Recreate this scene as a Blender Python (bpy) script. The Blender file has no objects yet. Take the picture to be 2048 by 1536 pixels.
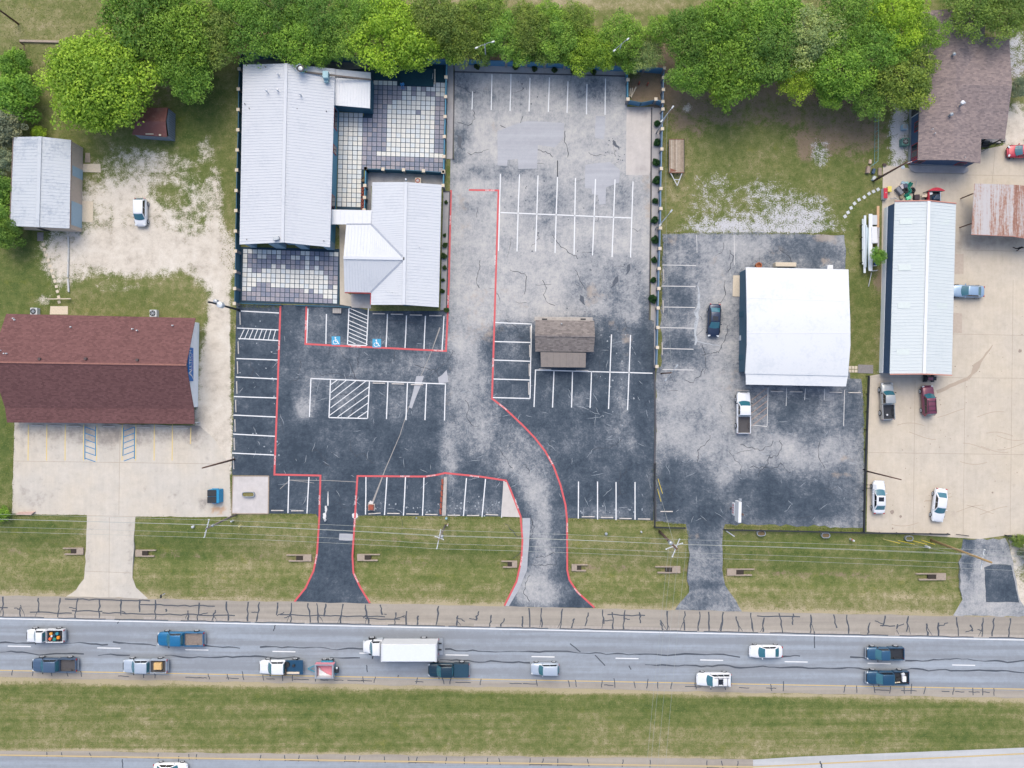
import bpy, bmesh, math, random
import numpy as np
from mathutils import Vector, Matrix, noise as mnoise

# ------------------------------------------------------------------ camera
H = 111.0                      # drone height above the ground, metres
S = H / 0.75 / 2048            # metres per photo pixel on the ground
scene = bpy.context.scene
COL = scene.collection
cam_d = bpy.data.cameras.new("camera")
cam = bpy.data.objects.new("camera", cam_d)
COL.objects.link(cam)
cam.location = (0, 0, H)
cam_d.sensor_width = 36
cam_d.lens = 27
cam_d.clip_end = 3000
scene.camera = cam

# ------------------------------------------------------------------ light
SUN_EL = math.radians(56)
SUN_AZ = math.atan2(-0.12, 1.0)          # measured from +Y (top of the picture) towards +X
world = bpy.data.worlds.new("World")
scene.world = world
world.use_nodes = True
wn = world.node_tree.nodes
sky = wn.new("ShaderNodeTexSky")
sky.sky_type = 'NISHITA'
sky.sun_disc = False
sky.sun_elevation = SUN_EL
sky.sun_rotation = SUN_AZ
sky.air_density = 1.0
sky.dust_density = 4.0
sky.ozone_density = 1.0
wn["Background"].inputs[1].default_value = 0.15
world.node_tree.links.new(sky.outputs[0], wn["Background"].inputs[0])
sun_d = bpy.data.lights.new("sun", 'SUN')
sun_d.energy = 0.66
sun_d.angle = math.radians(50)
sun_d.color = (1.0, 0.965, 0.76)
sun = bpy.data.objects.new("sun", sun_d)
COL.objects.link(sun)
_d = Vector((-math.sin(SUN_AZ) * math.cos(SUN_EL), -math.cos(SUN_AZ) * math.cos(SUN_EL), -math.sin(SUN_EL)))
sun.rotation_euler = _d.to_track_quat('-Z', 'Y').to_euler()
sun.location = (-20, 40, 90)
scene.view_settings.view_transform = 'Standard'
scene.view_settings.look = 'None'
scene.view_settings.gamma = 1
scene.view_settings.use_curve_mapping = False
scene.view_settings.exposure = 0.86

R = random.Random(7)

# ------------------------------------------------------------------ helpers
def P(x, y, h=0.0):
    """a point seen at photo pixel (x, y) that stands at height h, in metres"""
    k = (H - h) / H * S
    return Vector(((x - 1024) * k, (768 - y) * k, h))

EXP = 1.45                      # display value of a flat white surface in open light
def C(r, g, b):
    def l(c):
        c /= 255.0
        return (c / 12.92 if c <= 0.04045 else ((c + 0.055) / 1.055) ** 2.4) / EXP
    return (l(r), l(g), l(b), 1.0)

ORG = {}
def org(p):
    return ORG.get(p.name, Vector((0, 0, 0))) if p else Vector((0, 0, 0))

def tag(o, label=None, cat=None, group=None, kind=None):
    if label: o["label"] = label
    if cat: o["category"] = cat
    if group: o["group"] = group
    if kind: o["kind"] = kind
    return o

def thing(name, label, cat, loc=(0, 0, 0), group=None, rz=0.0, local=False):
    o = bpy.data.objects.new(name, None)
    COL.objects.link(o)
    o.location = loc
    o.rotation_euler = (0, 0, rz)
    o.empty_display_size = 0.3
    ORG[o.name] = Vector((0, 0, 0)) if local else Vector(loc)
    return tag(o, label, cat, group)

def copy_tree(o, parent=None):
    c = o.copy()
    COL.objects.link(c)
    if parent: c.parent = parent
    for ch in o.children:
        copy_tree(ch, c)
    return c

class MB:
    def __init__(s):
        s.v = []; s.f = []
    def add(s, vs, fs):
        n = len(s.v)
        s.v += [tuple(p) for p in vs]
        s.f += [tuple(i + n for i in f) for f in fs]
        return s
    def poly(s, pts):
        return s.add(pts, [tuple(range(len(pts)))])
    def hexa(s, b, t):
        return s.add(list(b) + list(t), [(3, 2, 1, 0), (4, 5, 6, 7), (0, 1, 5, 4), (1, 2, 6, 5), (2, 3, 7, 6), (3, 0, 4, 7)])
    def box(s, c, d, rz=0.0):
        x, y, z = d[0] / 2, d[1] / 2, d[2] / 2
        cs, sn = math.cos(rz), math.sin(rz)
        def q(a, b, e):
            return (c[0] + a * cs - b * sn, c[1] + a * sn + b * cs, c[2] + e)
        return s.hexa([q(-x, -y, -z), q(x, -y, -z), q(x, y, -z), q(-x, y, -z)], [q(-x, -y, z), q(x, -y, z), q(x, y, z), q(-x, y, z)])
    def prism(s, poly, z0, z1):
        n = len(poly)
        area = sum(poly[i][0] * poly[(i + 1) % n][1] - poly[(i + 1) % n][0] * poly[i][1] for i in range(n))
        if area < 0: poly = list(poly)[::-1]
        vs = [(p[0], p[1], z0) for p in poly] + [(p[0], p[1], z1) for p in poly]
        fs = [tuple(range(n))[::-1], tuple(range(n, 2 * n))]
        fs += [(i, (i + 1) % n, n + (i + 1) % n, n + i) for i in range(n)]
        return s.add(vs, fs)
    def bar(s, a, b, w, h, up=Vector((0, 0, 1))):
        a = Vector(a); b = Vector(b); d = (b - a)
        if d.length < 1e-6: return s
        d.normalize()
        sd = d.cross(up)
        if sd.length < 1e-4: sd = d.cross(Vector((1, 0, 0)))
        sd.normalize(); u = sd.cross(d).normalized()
        sd = sd * (w / 2); u = u * (h / 2)
        return s.hexa([a - sd - u, b - sd - u, b + sd - u, a + sd - u], [a - sd + u, b - sd + u, b + sd + u, a + sd + u])
    def tube(s, pts, r, n=6, caps=True):
        pts = [Vector(p) for p in pts]
        m = len(pts)
        rs = r if isinstance(r, (list, tuple)) else [r] * m
        vs = []; fs = []
        for i, p in enumerate(pts):
            d = (pts[min(i + 1, m - 1)] - pts[max(i - 1, 0)]).normalized()
            a = d.cross(Vector((0, 0, 1)))
            if a.length < 1e-3: a = d.cross(Vector((1, 0, 0)))
            a.normalize(); b = d.cross(a).normalized()
            for k in range(n):
                t = 2 * math.pi * k / n
                vs.append(p + (a * math.cos(t) + b * math.sin(t)) * rs[i])
        for i in range(m - 1):
            for k in range(n):
                k2 = (k + 1) % n
                fs.append((i * n + k, i * n + k2, (i + 1) * n + k2, (i + 1) * n + k))
        if caps:
            fs.append(tuple(range(n))[::-1]); fs.append(tuple(range((m - 1) * n, m * n)))
        return s.add(vs, fs)
    def lathe(s, c, prof, n=12, sx=1.0, sy=1.0):
        vs = []; fs = []
        for r, z in prof:
            for k in range(n):
                t = 2 * math.pi * k / n
                vs.append((c[0] + r * sx * math.cos(t), c[1] + r * sy * math.sin(t), c[2] + z))
        m = len(prof)
        for i in range(m - 1):
            for k in range(n):
                k2 = (k + 1) % n
                fs.append((i * n + k, i * n + k2, (i + 1) * n + k2, (i + 1) * n + k))
        fs.append(tuple(range(n))[::-1]); fs.append(tuple(range((m - 1) * n, m * n)))
        return s.add(vs, fs)
    def ribbon(s, pts, w, z, closed=False):
        """flat strip along ground points; w metres"""
        pts = [Vector((p[0], p[1], 0)) for p in pts]
        n = len(pts); L = []; Rr = []
        for i, p in enumerate(pts):
            a = pts[max(i - 1, 0)]; b = pts[min(i + 1, n - 1)]
            d1 = (p - a); d2 = (b - p)
            if d1.length < 1e-6: d1 = d2
            if d2.length < 1e-6: d2 = d1
            d1 = d1.normalized(); d2 = d2.normalized()
            n1 = Vector((-d1.y, d1.x, 0)); n2 = Vector((-d2.y, d2.x, 0))
            m = (n1 + n2)
            if m.length < 1e-3: m = n1
            m.normalize()
            k = 1.0 / max(0.5, m.dot(n1))
            ww = (w[i] if isinstance(w, (list, tuple)) else w) / 2
            L.append((p.x + m.x * ww * k, p.y + m.y * ww * k, z)); Rr.append((p.x - m.x * ww * k, p.y - m.y * ww * k, z))
        vs = L + Rr
        return s.add(vs, [(i, n + i, n + i + 1, i + 1) for i in range(n - 1)])
    def build(s, name, mat, parent=None, smooth=False, bevel=0.0, seg=1, kind=None):
        o3 = org(parent)
        me = bpy.data.meshes.new(name)
        me.from_pydata([(p[0] - o3.x, p[1] - o3.y, p[2] - o3.z) for p in s.v], [], s.f)
        if bevel > 0:
            bm = bmesh.new(); bm.from_mesh(me)
            bmesh.ops.remove_doubles(bm, verts=bm.verts, dist=1e-4)
            bmesh.ops.bevel(bm, geom=list(bm.edges), offset=bevel, segments=seg, profile=0.5, affect='EDGES', clamp_overlap=True)
            bmesh.ops.recalc_face_normals(bm, faces=bm.faces)
            bm.to_mesh(me); bm.free()
        if smooth:
            for p in me.polygons: p.use_smooth = True
        me.materials.append(mat)
        me.update()
        o = bpy.data.objects.new(name, me)
        COL.objects.link(o)
        if parent:
            o.parent = parent
            ORG[o.name] = o3
        if kind: o["kind"] = kind
        return o

# ------------------------------------------------------------------ materials
def newmat(name):
    m = bpy.data.materials.new(name)
    m.use_nodes = True
    nt = m.node_tree
    return m, nt, nt.nodes["Principled BSDF"]

class N:
    """tiny node writer"""
    def __init__(s, nt):
        s.nt = nt; s.tc = None
    def n(s, t, **kw):
        nd = s.nt.nodes.new(t)
        for k, v in kw.items(): setattr(nd, k, v)
        return nd
    def put(s, sock, v):
        if isinstance(v, bpy.types.NodeSocket): s.nt.links.new(v, sock)
        else: sock.default_value = v
    def obj(s):
        if not s.tc: s.tc = s.n("ShaderNodeTexCoord").outputs["Object"]
        return s.tc
    def mapped(s, sc, rot=(0, 0, 0)):
        m = s.n("ShaderNodeMapping")
        s.put(m.inputs[0], s.obj()); m.inputs["Scale"].default_value = sc; m.inputs["Rotation"].default_value = rot
        return m.outputs[0]
    def noise(s, scale, detail=4, rough=0.6, vec=None, dist=0.0):
        t = s.n("ShaderNodeTexNoise")
        s.put(t.inputs["Vector"], vec if vec is not None else s.obj())
        t.inputs["Scale"].default_value = scale; t.inputs["Detail"].default_value = detail
        t.inputs["Roughness"].default_value = rough; t.inputs["Distortion"].default_value = dist
        return t.outputs[0]
    def math(s, op, a, b=0.0, c=None):
        t = s.n("ShaderNodeMath", operation=op)
        s.put(t.inputs[0], a); s.put(t.inputs[1], b)
        if c is not None: s.put(t.inputs[2], c)
        return t.outputs[0]
    def madd(s, a, m, c):
        return s.math('MULTIPLY_ADD', a, m, c)
    def cen(s, fac, amp):                       # (fac - .5) * amp
        amp *= 1.75; return s.math('MULTIPLY_ADD', fac, amp, -0.5 * amp)
    def step(s, v, lo, hi):
        t = s.n("ShaderNodeMapRange", interpolation_type='SMOOTHSTEP')
        s.put(t.inputs[0], v); t.inputs[1].default_value = lo; t.inputs[2].default_value = hi
        return t.outputs[0]
    def ramp(s, fac, stops):
        t = s.n("ShaderNodeValToRGB")
        e = t.color_ramp.elements
        while len(e) < len(stops): e.new(0.5)
        for el, (p, c) in zip(e, stops): el.position = p; el.color = c
        s.put(t.inputs[0], fac)
        return t.outputs[0]
    def mix(s, fac, a, b, mode='MIX'):
        t = s.n("ShaderNodeMix", data_type='RGBA', blend_type=mode)
        s.put(t.inputs[0], fac); s.put(t.inputs[6], a); s.put(t.inputs[7], b)
        return t.outputs[2]
    def attr(s, name):
        t = s.n("ShaderNodeAttribute", attribute_name=name)
        return t.outputs["Fac"]
    def gain(s, col, fac, amp):                 # colour * (1 + (fac-.5)*amp)
        amp *= 1.45; g = s.math('MULTIPLY_ADD', fac, amp, 1 - 0.5 * amp)
        t = s.n("ShaderNodeVectorMath", operation='SCALE')
        s.put(t.inputs[0], col[:3] if isinstance(col, tuple) else col); s.put(t.inputs[3], g)
        return t.outputs[0]
    def bump(s, bsdf, h, strength=0.3, dist=0.02):
        t = s.n("ShaderNodeBump")
        t.inputs["Strength"].default_value = strength; t.inputs["Distance"].default_value = dist
        s.put(t.inputs["Height"], h); s.nt.links.new(t.outputs[0], bsdf.inputs["Normal"])

MATS = {}
def simple(name, rgb, rough=0.7, metal=0.0, var=0.25, scale=3.0, bump=0.0, spec=0.4, coat=0.0, dirt=None):
    if name in MATS: return MATS[name]
    m, nt, b = newmat(name)
    q = N(nt)
    col = C(*rgb)
    if var > 0:
        n1 = q.noise(scale, 6, 0.65)
        out = q.gain(col, n1, var * 2)
        n2 = q.noise(scale * 9, 3, 0.7)
        out = q.gain(out, n2, var * 1.2)
        if dirt:
            d = q.step(q.noise(scale * 0.45, 7, 0.7), 0.55, 0.72)
            out = q.mix(q.math('MULTIPLY', d, dirt[1]), out, C(*dirt[0]))
        nt.links.new(out, b.inputs["Base Color"])
        if bump > 0: q.bump(b, n2, bump, 0.02)
    else:
        b.inputs["Base Color"].default_value = col
    b.inputs["Roughness"].default_value = rough
    b.inputs["Metallic"].default_value = metal
    b.inputs["Specular IOR Level"].default_value = spec
    if coat: b.inputs["Coat Weight"].default_value = coat; b.inputs["Coat Roughness"].default_value = 0.06
    MATS[name] = m
    return m

def mat_asphalt():
    m, nt, b = newmat("asphalt"); q = N(nt)
    w = q.attr("wear")
    n1 = q.noise(0.28, 8, 0.68); n2 = q.noise(1.6, 8, 0.72); n3 = q.noise(14, 4, 0.7)
    st = q.noise(1.0, 6, 0.7, q.mapped((1.1, 0.16, 1))); n4 = q.noise(4.5, 8, 0.78)
    f = q.math('ADD', w, q.cen(n1, 0.55)); f = q.math('ADD', f, q.cen(n2, 0.40))
    f = q.math('ADD', f, q.cen(st, 0.14)); f = q.math('ADD', f, q.cen(n4, 0.34))
    f = q.math('ADD', f, q.cen(n3, 0.26))
    c = q.ramp(f, [(0.0, C(58, 71, 85)), (0.22, C(79, 91, 104)), (0.40, C(112, 120, 130)), (0.58, C(160, 163, 167)), (0.78, C(187, 187, 187)), (1.0, C(206, 203, 199))])
    tn = q.math('ADD', q.attr("tan"), q.cen(q.noise(0.5, 8, 0.7), 0.9))
    c = q.mix(q.math('MULTIPLY', q.step(tn, 0.38, 0.75), 0.65), c, C(186, 172, 158))
    # light scuffs and spalled spots where the sealer came off
    sp = q.step(q.noise(2.6, 9, 0.78), 0.63, 0.70)
    c = q.mix(q.math('MULTIPLY', sp, 0.45), c, C(190, 186, 184))
    ds = q.step(q.noise(0.9, 9, 0.8), 0.62, 0.70)
    c = q.mix(q.math('MULTIPLY', ds, 0.35), c, C(84, 92, 106))
    c = q.gain(c, q.noise(32, 2, 0.7), 0.42)
    nt.links.new(c, b.inputs["Base Color"])
    b.inputs["Roughness"].default_value = 0.88
    b.inputs["Specular IOR Level"].default_value = 0.3
    q.bump(b, n3, 0.25, 0.015)
    return m

def mat_concrete(name, base, dark, warm, joint=0.0):
    m, nt, b = newmat(name); q = N(nt)
    n1 = q.noise(0.12, 8, 0.6); n2 = q.noise(0.9, 8, 0.7); n3 = q.noise(9, 4, 0.7)
    c = q.mix(q.step(n1, 0.35, 0.7), C(*base), C(*warm))
    d = q.math('ADD', q.attr("wear"), q.cen(n2, 0.9)); d = q.math('ADD', d, q.cen(q.noise(0.3, 7, 0.65), 0.6))
    c = q.mix(q.math('MULTIPLY', q.step(d, 0.25, 0.95), 0.85), c, C(*dark))
    st = q.noise(1.0, 5, 0.6, q.mapped((1.8, 0.15, 1)))
    c = q.gain(c, st, 0.14); c = q.gain(c, n2, 0.30); c = q.gain(c, n3, 0.16); c = q.gain(c, q.noise(0.35, 7, 0.7), 0.22)
    o = q.step(q.noise(1.4, 9, 0.8), 0.68, 0.74)
    c = q.mix(q.math('MULTIPLY', o, 0.18), c, C(140, 130, 120))
    r = q.math('ADD', q.attr("tan"), q.cen(n2, 0.7))
    c = q.mix(q.math('MULTIPLY', q.step(r, 0.35, 0.9), 0.75), c, C(205, 160, 118))
    nt.links.new(c, b.inputs["Base Color"])
    b.inputs["Roughness"].default_value = 0.85; b.inputs["Specular IOR Level"].default_value = 0.3
    q.bump(b, n3, 0.15, 0.01)
    return m

def mat_road(name, c0, c1, rut):
    m, nt, b = newmat(name); q = N(nt)
    ln = q.noise(1.0, 6, 0.6, q.mapped((0.04, 1.1, 1))); n2 = q.noise(1.2, 8, 0.7); n3 = q.noise(18, 4, 0.7)
    f = q.math('ADD', q.cen(ln, 1.1), q.cen(n2, 0.5)); f = q.math('ADD', f, 0.5)
    f = q.math('ADD', f, q.math('MULTIPLY', q.attr("wear"), rut))
    c = q.mix(q.step(f, 0.1, 0.95), C(*c0), C(*c1))
    c = q.gain(c, n3, 0.3); c = q.gain(c, q.noise(0.2, 5, 0.6), 0.14); c = q.gain(c, q.noise(45, 2, 0.7), 0.25)
    nt.links.new(c, b.inputs["Base Color"])
    b.inputs["Roughness"].default_value = 0.85; b.inputs["Specular IOR Level"].default_value = 0.3
    q.bump(b, n3, 0.2, 0.012)
    return m

def mat_ground():
    m, nt, b = newmat("grass_ground"); q = N(nt)
    n1 = q.noise(0.10, 8, 0.65); n2 = q.noise(0.8, 9, 0.72); n3 = q.noise(6, 6, 0.75); n4 = q.noise(28, 3, 0.8)
    mow = q.noise(1.0, 6, 0.66, q.mapped((0.025, 0.95, 1)))
    d = q.math('ADD', q.attr("dry"), q.cen(n1, 0.55)); d = q.math('ADD', d, q.cen(n2, 0.75))
    d = q.math('ADD', d, q.math('MULTIPLY', q.cen(mow, 0.62), q.attr("mow")))
    d = q.math('ADD', d, q.cen(n3, 0.55))
    c = q.ramp(d, [(0.0, C(84, 104, 54)), (0.3, C(107, 119, 66)), (0.52, C(128, 132, 83)), (0.74, C(152, 147, 106)), (1.0, C(186, 174, 142))])
    yl = q.step(q.noise(0.45, 8, 0.7), 0.56, 0.72)
    c = q.mix(q.math('MULTIPLY', yl, 0.35), c, C(140, 142, 52))
    # bare brown earth, pale caliche, white gravel
    e = q.math('ADD', q.attr("dirt"), q.cen(n2, 0.9)); e = q.math('ADD', e, q.cen(n3, 0.5)); e = q.math('ADD', e, q.cen(q.noise(0.3, 6, 0.7), 0.7))
    c = q.mix(q.math('MULTIPLY', q.step(e, 0.26, 0.72), 0.9), c, q.mix(n2, C(128, 108, 92), C(165, 147, 128)))
    k = q.math('ADD', q.attr("cal"), q.cen(n2, 0.85)); k = q.math('ADD', k, q.cen(n3, 0.65)); k = q.math('ADD', k, q.cen(n4, 0.25))
    calc = q.ramp(q.math('ADD', q.cen(n2, 0.8), q.math('ADD', q.noise(0.25, 6, 0.6), 0.0)), [(0.2, C(198, 188, 175)), (0.5, C(224, 215, 201)), (0.8, C(236, 229, 217))])
    c = q.mix(q.step(k, 0.34, 0.76), c, calc)
    g = q.math('ADD', q.attr("grv"), q.cen(n2, 0.95)); g = q.math('ADD', g, q.cen(n3, 0.9))
    c = q.mix(q.step(g, 0.42, 0.72), c, q.gain(C(208, 208, 212), n3, 0.5))
    c = q.gain(c, n3, 0.35); c = q.gain(c, n4, 0.55); c = q.gain(c, q.noise(70, 2, 0.8), 0.4)
    nt.links.new(c, b.inputs["Base Color"])
    b.inputs["Roughness"].default_value = 0.95; b.inputs["Specular IOR Level"].default_value = 0.15
    q.bump(b, q.math('ADD', n4, n3), 0.6, 0.05)
    return m

def mat_shingle(name, c0, c1, c2):
    m, nt, b = newmat(name); q = N(nt)
    br = q.n("ShaderNodeTexBrick")
    q.put(br.inputs["Vector"], q.obj())
    br.inputs["Color1"].default_value = (0, 0, 0, 1); br.inputs["Color2"].default_value = (1, 1, 1, 1); br.inputs["Mortar"].default_value = (0.35, 0.35, 0.35, 1)
    br.inputs["Scale"].default_value = 1.0; br.inputs["Brick Width"].default_value = 0.42; br.inputs["Row Height"].default_value = 0.2
    br.inputs["Mortar Size"].default_value = 0.012
    f = q.math('ADD', q.math('MULTIPLY', br.outputs[0], 0.42), q.cen(q.noise(9.0, 5, 0.8), 0.6)); f = q.math('ADD', f, 0.15)
    c = q.ramp(f, [(0.0, C(*c0)), (0.45, C(*c1)), (1.0, C(*c2))])
    c = q.gain(c, q.noise(0.35, 5, 0.6), 0.22); c = q.gain(c, q.noise(22, 3, 0.8), 0.45)
    nt.links.new(c, b.inputs["Base Color"])
    b.inputs["Roughness"].default_value = 0.92; b.inputs["Specular IOR Level"].default_value = 0.2
    q.bump(b, br.outputs[0], 0.35, 0.02)
    return m

def mat_metalroof(name, rgb, grime, rough=0.6, metal=0.0, amt=0.35):
    m, nt, b = newmat(name); q = N(nt)
    n1 = q.noise(0.3, 8, 0.65); n2 = q.noise(2.4, 7, 0.7)
    d = q.math('ADD', q.cen(n1, 1.0), q.cen(n2, 0.7))
    c = q.mix(q.math('MULTIPLY', q.step(d, -0.05, 0.42), amt), C(*rgb), C(*grime))
    c = q.gain(c, q.noise(10, 4, 0.7), 0.07)
    nt.links.new(c, b.inputs["Base Color"])
    b.inputs["Roughness"].default_value = rough; b.inputs["Metallic"].default_value = metal; b.inputs["Specular IOR Level"].default_value = 0.25
    return m

def mat_rust():
    m, nt, b = newmat("rusty_corrugated"); q = N(nt)
    n = q.noise(1.0, 8, 0.75, q.mapped((3.6, 0.22, 1))); n2 = q.noise(3.2, 8, 0.75)
    pan = q.noise(1.0, 1, 0.5, q.mapped((0.55, 0.01, 1)))
    f = q.math('ADD', q.cen(n, 1.25), q.cen(n2, 0.55)); f = q.math('ADD', f, q.math('ADD', q.cen(pan, 0.9), 0.5))
    c = q.ramp(f, [(0.30, C(202, 200, 203)), (0.52, C(196, 186, 183)), (0.70, C(176, 136, 120)), (1.0, C(146, 98, 80))])
    nt.links.new(c, b.inputs["Base Color"])
    b.inputs["Roughness"].default_value = 0.65; b.inputs["Metallic"].default_value = 0.15
    return m

def mat_leaf():
    m, nt, b = newmat("leaves"); q = N(nt)
    t = q.n("ShaderNodeObjectInfo")
    v = q.attr("tone")
    c = q.ramp(v, [(0.0, (0.58, 0.66, 0.64, 1)), (0.5, (1, 1, 1, 1)), (1.0, (1.42, 1.30, 1.05, 1))])
    c = q.mix(1.0, c, t.outputs["Color"], 'MULTIPLY')
    nt.links.new(c, b.inputs["Base Color"])
    b.inputs["Roughness"].default_value = 0.6; b.inputs["Specular IOR Level"].default_value = 0.25
    tr = q.n("ShaderNodeBsdfTranslucent")
    nt.links.new(c, tr.inputs[0])
    mx = q.n("ShaderNodeMixShader"); mx.inputs[0].default_value = 0.42
    nt.links.new(b.outputs[0], mx.inputs[1]); nt.links.new(tr.outputs[0], mx.inputs[2])
    nt.links.new(mx.outputs[0], nt.nodes["Material Output"].inputs[0])
    return m

def mat_paint(name, rgb, under, wear=0.5):
    """road paint: worn through to the surface in places"""
    m, nt, b = newmat(name); q = N(nt)
    f = q.math('ADD', q.cen(q.noise(1.1, 8, 0.75), 1.0), q.cen(q.noise(9, 5, 0.8), 0.8))
    lo = 0.62 - wear
    c = q.mix(q.math('MULTIPLY', q.step(f, lo, lo + 0.3), 0.9), q.gain(C(*rgb), q.noise(3, 5, 0.7), 0.2), C(*under))
    nt.links.new(c, b.inputs["Base Color"]); b.inputs["Roughness"].default_value = 0.7
    return m

def car_paint(name, rgb, metal=0.0, rough=0.3):
    if name in MATS: return MATS[name]
    m, nt, b = newmat(name); q = N(nt)
    c = q.gain(C(*rgb), q.noise(1.5, 5, 0.6), 0.14)
    nt.links.new(c, b.inputs["Base Color"])
    b.inputs["Roughness"].default_value = rough; b.inputs["Metallic"].default_value = metal
    b.inputs["Coat Weight"].default_value = 0.6; b.inputs["Coat Roughness"].default_value = 0.08
    MATS[name] = m
    return m

M_ASPH = mat_asphalt()
M_CONC = mat_concrete("pale_concrete_yard", (209, 199, 184), (164, 154, 144), (214, 202, 183))
M_CONC_L = mat_concrete("pale_concrete_lot", (211, 205, 195), (142, 136, 132), (216, 206, 190))
M_SLAB = mat_concrete("grey_concrete_slab", (206, 200, 196), (166, 160, 158), (212, 205, 198))
M_LANE = mat_road("highway_asphalt", (168, 178, 189), (147, 153, 161), 0.7)
M_SHLD = mat_road("shoulder_asphalt", (180, 172, 160), (160, 153, 144), 0.3)
M_NEWC = mat_road("new_turn_lane", (204, 206, 208), (190, 192, 194), 0.3)
M_GRND = mat_ground()
M_RED_SH = mat_shingle("red_brown_shingle", (100, 71, 71), (126, 90, 89), (146, 109, 106))
M_TAN_SH = mat_shingle("tan_brown_shingle", (112, 104, 108), (158, 143, 140), (190, 170, 163))
M_GRY_SH = mat_shingle("grey_shingle", (104, 98, 98), (146, 138, 134), (176, 168, 162))
M_SILV = mat_metalroof("silver_metal_roof", (216, 220, 226), (192, 198, 208))
M_WHTR = mat_metalroof("white_metal_roof", (240, 242, 245), (220, 226, 234), 0.6, 0.0, 0.25)
M_MEMB = mat_metalroof("white_membrane", (236, 239, 242), (212, 219, 227), 0.7, 0.0, 0.5)
M_PALE = mat_metalroof("pale_green_metal_roof", (218, 226, 228), (202, 212, 215), 0.6, 0.0, 0.4)
M_OLDM = mat_metalroof("weathered_metal_roof", (206, 212, 218), (166, 176, 190), 0.6, 0.0, 0.7)
M_RUST = mat_rust()
M_SHEDR = mat_metalroof("dark_red_roof", (126, 84, 80), (150, 116, 112), 0.7, 0.0, 0.6)
M_TEAL = simple("teal_wall", (88, 152, 180), 0.7, var=0.12, scale=1.2)
M_TEALD = simple("dark_teal_wall", (52, 98, 120), 0.7, var=0.15, scale=1.5)
M_BLUEF = simple("blue_fence", (82, 132, 166), 0.6, var=0.15, scale=1.2)
M_NAVY = simple("navy_wall", (72, 98, 132), 0.75, var=0.15, scale=1.5)
M_CREAM = simple("cream_wall", (222, 205, 189), 0.75, var=0.12, scale=1.5)
M_WHITEW = simple("white_wall", (266, 270, 274), 0.7, var=0.08, scale=1.5)
M_CAP = simple("stone_cap", (226, 212, 190), 0.8, var=0.2, scale=6)
M_MASON = simple("masonry_post", (146, 142, 142), 0.9, var=0.35, scale=7, bump=0.4)
M_CURB = simple("concrete_curb", (188, 183, 178), 0.9, var=0.3, scale=2.2, bump=0.2)
M_STOP = simple("wheel_stop_concrete", (214, 208, 202), 0.85, var=0.25, scale=3, bump=0.2, dirt=((150, 145, 142), 0.5))
M_DARK = simple("black_rubber", (42, 44, 48), 0.75, var=0.2)
M_BLK = simple("black_metal", (48, 52, 58), 0.5, var=0.15)
M_GALV = simple("galvanised_steel", (182, 190, 198), 0.45, metal=0.5, var=0.15)
M_LTGRY = simple("light_grey_paint", (214, 218, 222), 0.5, var=0.1)
M_WOODP = simple("creosoted_wood_pole", (112, 88, 78), 0.9, var=0.3, scale=5)
M_WOODT = simple("tan_wood_pole", (176, 148, 104), 0.85, var=0.25, scale=5)
M_WIRE = simple("wire", (176, 182, 178), 0.5, metal=0.3, var=0.0)
M_GLASS = simple("dark_glass", (30, 44, 54), 0.08, var=0.0, spec=0.8)
M_CARGL = simple("car_glass", (58, 116, 132), 0.05, var=0.0, spec=0.9)  # teal of the reflected sky is put into the glass base colour
M_TINT = simple("tinted_glass", (28, 32, 38), 0.08, var=0.0, spec=0.8)
M_RIM = simple("wheel_rim", (206, 210, 216), 0.5, metal=0.1, var=0.1)
M_HEADL = simple("headlight_lens", (226, 232, 236), 0.1, var=0.0, spec=0.8)
M_TAILL = simple("taillight_lens", (190, 44, 48), 0.15, var=0.0, spec=0.7)
M_REDT = simple("red_trim", (176, 56, 66), 0.6, var=0.1)
M_SALM = simple("salmon_trim", (216, 150, 134), 0.7, var=0.12)
M_BRICK = simple("brick_red", (168, 92, 74), 0.9, var=0.4, scale=9, bump=0.3)
M_LEAF = mat_leaf()
M_BARK = simple("bark", (118, 104, 92), 0.95, var=0.4, scale=6, bump=0.5)
M_WHITEP = mat_paint("white_road_paint", (242, 244, 246), (150, 156, 166), 0.10)
M_WHITEO = mat_paint("faded_white_paint", (226, 224, 222), (140, 142, 148), 0.32)
M_REDP = mat_paint("red_fire_lane_paint", (218, 94, 98), (160, 116, 120), 0.16)
M_YELP = mat_paint("yellow_road_paint", (208, 184, 134), (184, 176, 164), 0.36)
M_YELS = mat_paint("yellow_stall_paint", (232, 208, 140), (206, 196, 184), 0.30)
M_BLUP = mat_paint("blue_stall_paint", (66, 138, 182), (196, 196, 198), 0.26)
M_ORGP = mat_paint("old_orange_paint", (178, 150, 134), (112, 116, 126), 0.40)
M_HCBL = mat_paint("handicap_blue_paint", (74, 172, 214), (90, 130, 160), 0.0)
M_TAR = simple("crack_sealing_tar", (78, 85, 95), 0.7, var=0.25, scale=4)
M_CRACK = simple("open_crack", (74, 78, 86), 0.95, var=0.3, scale=4)
M_PATCH = mat_road("grey_asphalt_patch", (190, 192, 198), (176, 178, 184), 0.2)
M_BEDG = mat_concrete("bed_gravel", (178, 176, 178), (140, 138, 140), (184, 178, 172))
M_TILEL = [simple("light_paver_%d" % i, c, 0.8, var=0.15, scale=4) for i, c in enumerate([(240, 239, 232), (226, 232, 234), (234, 234, 228)])]
M_TILED = [simple("dark_paver_%d" % i, c, 0.8, var=0.3, scale=4) for i, c in enumerate([(158, 158, 172), (142, 148, 166), (172, 168, 176)])]
M_JOINT = simple("paver_joint", (52, 76, 92), 0.95, var=0.3, scale=4)
M_TURF = simple("teal_turf", (34, 74, 84), 0.95, var=0.25, scale=4)
M_FOUNDC = simple("old_concrete_headwall", (176, 161, 146), 0.9, var=0.3, scale=3, bump=0.3)
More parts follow.
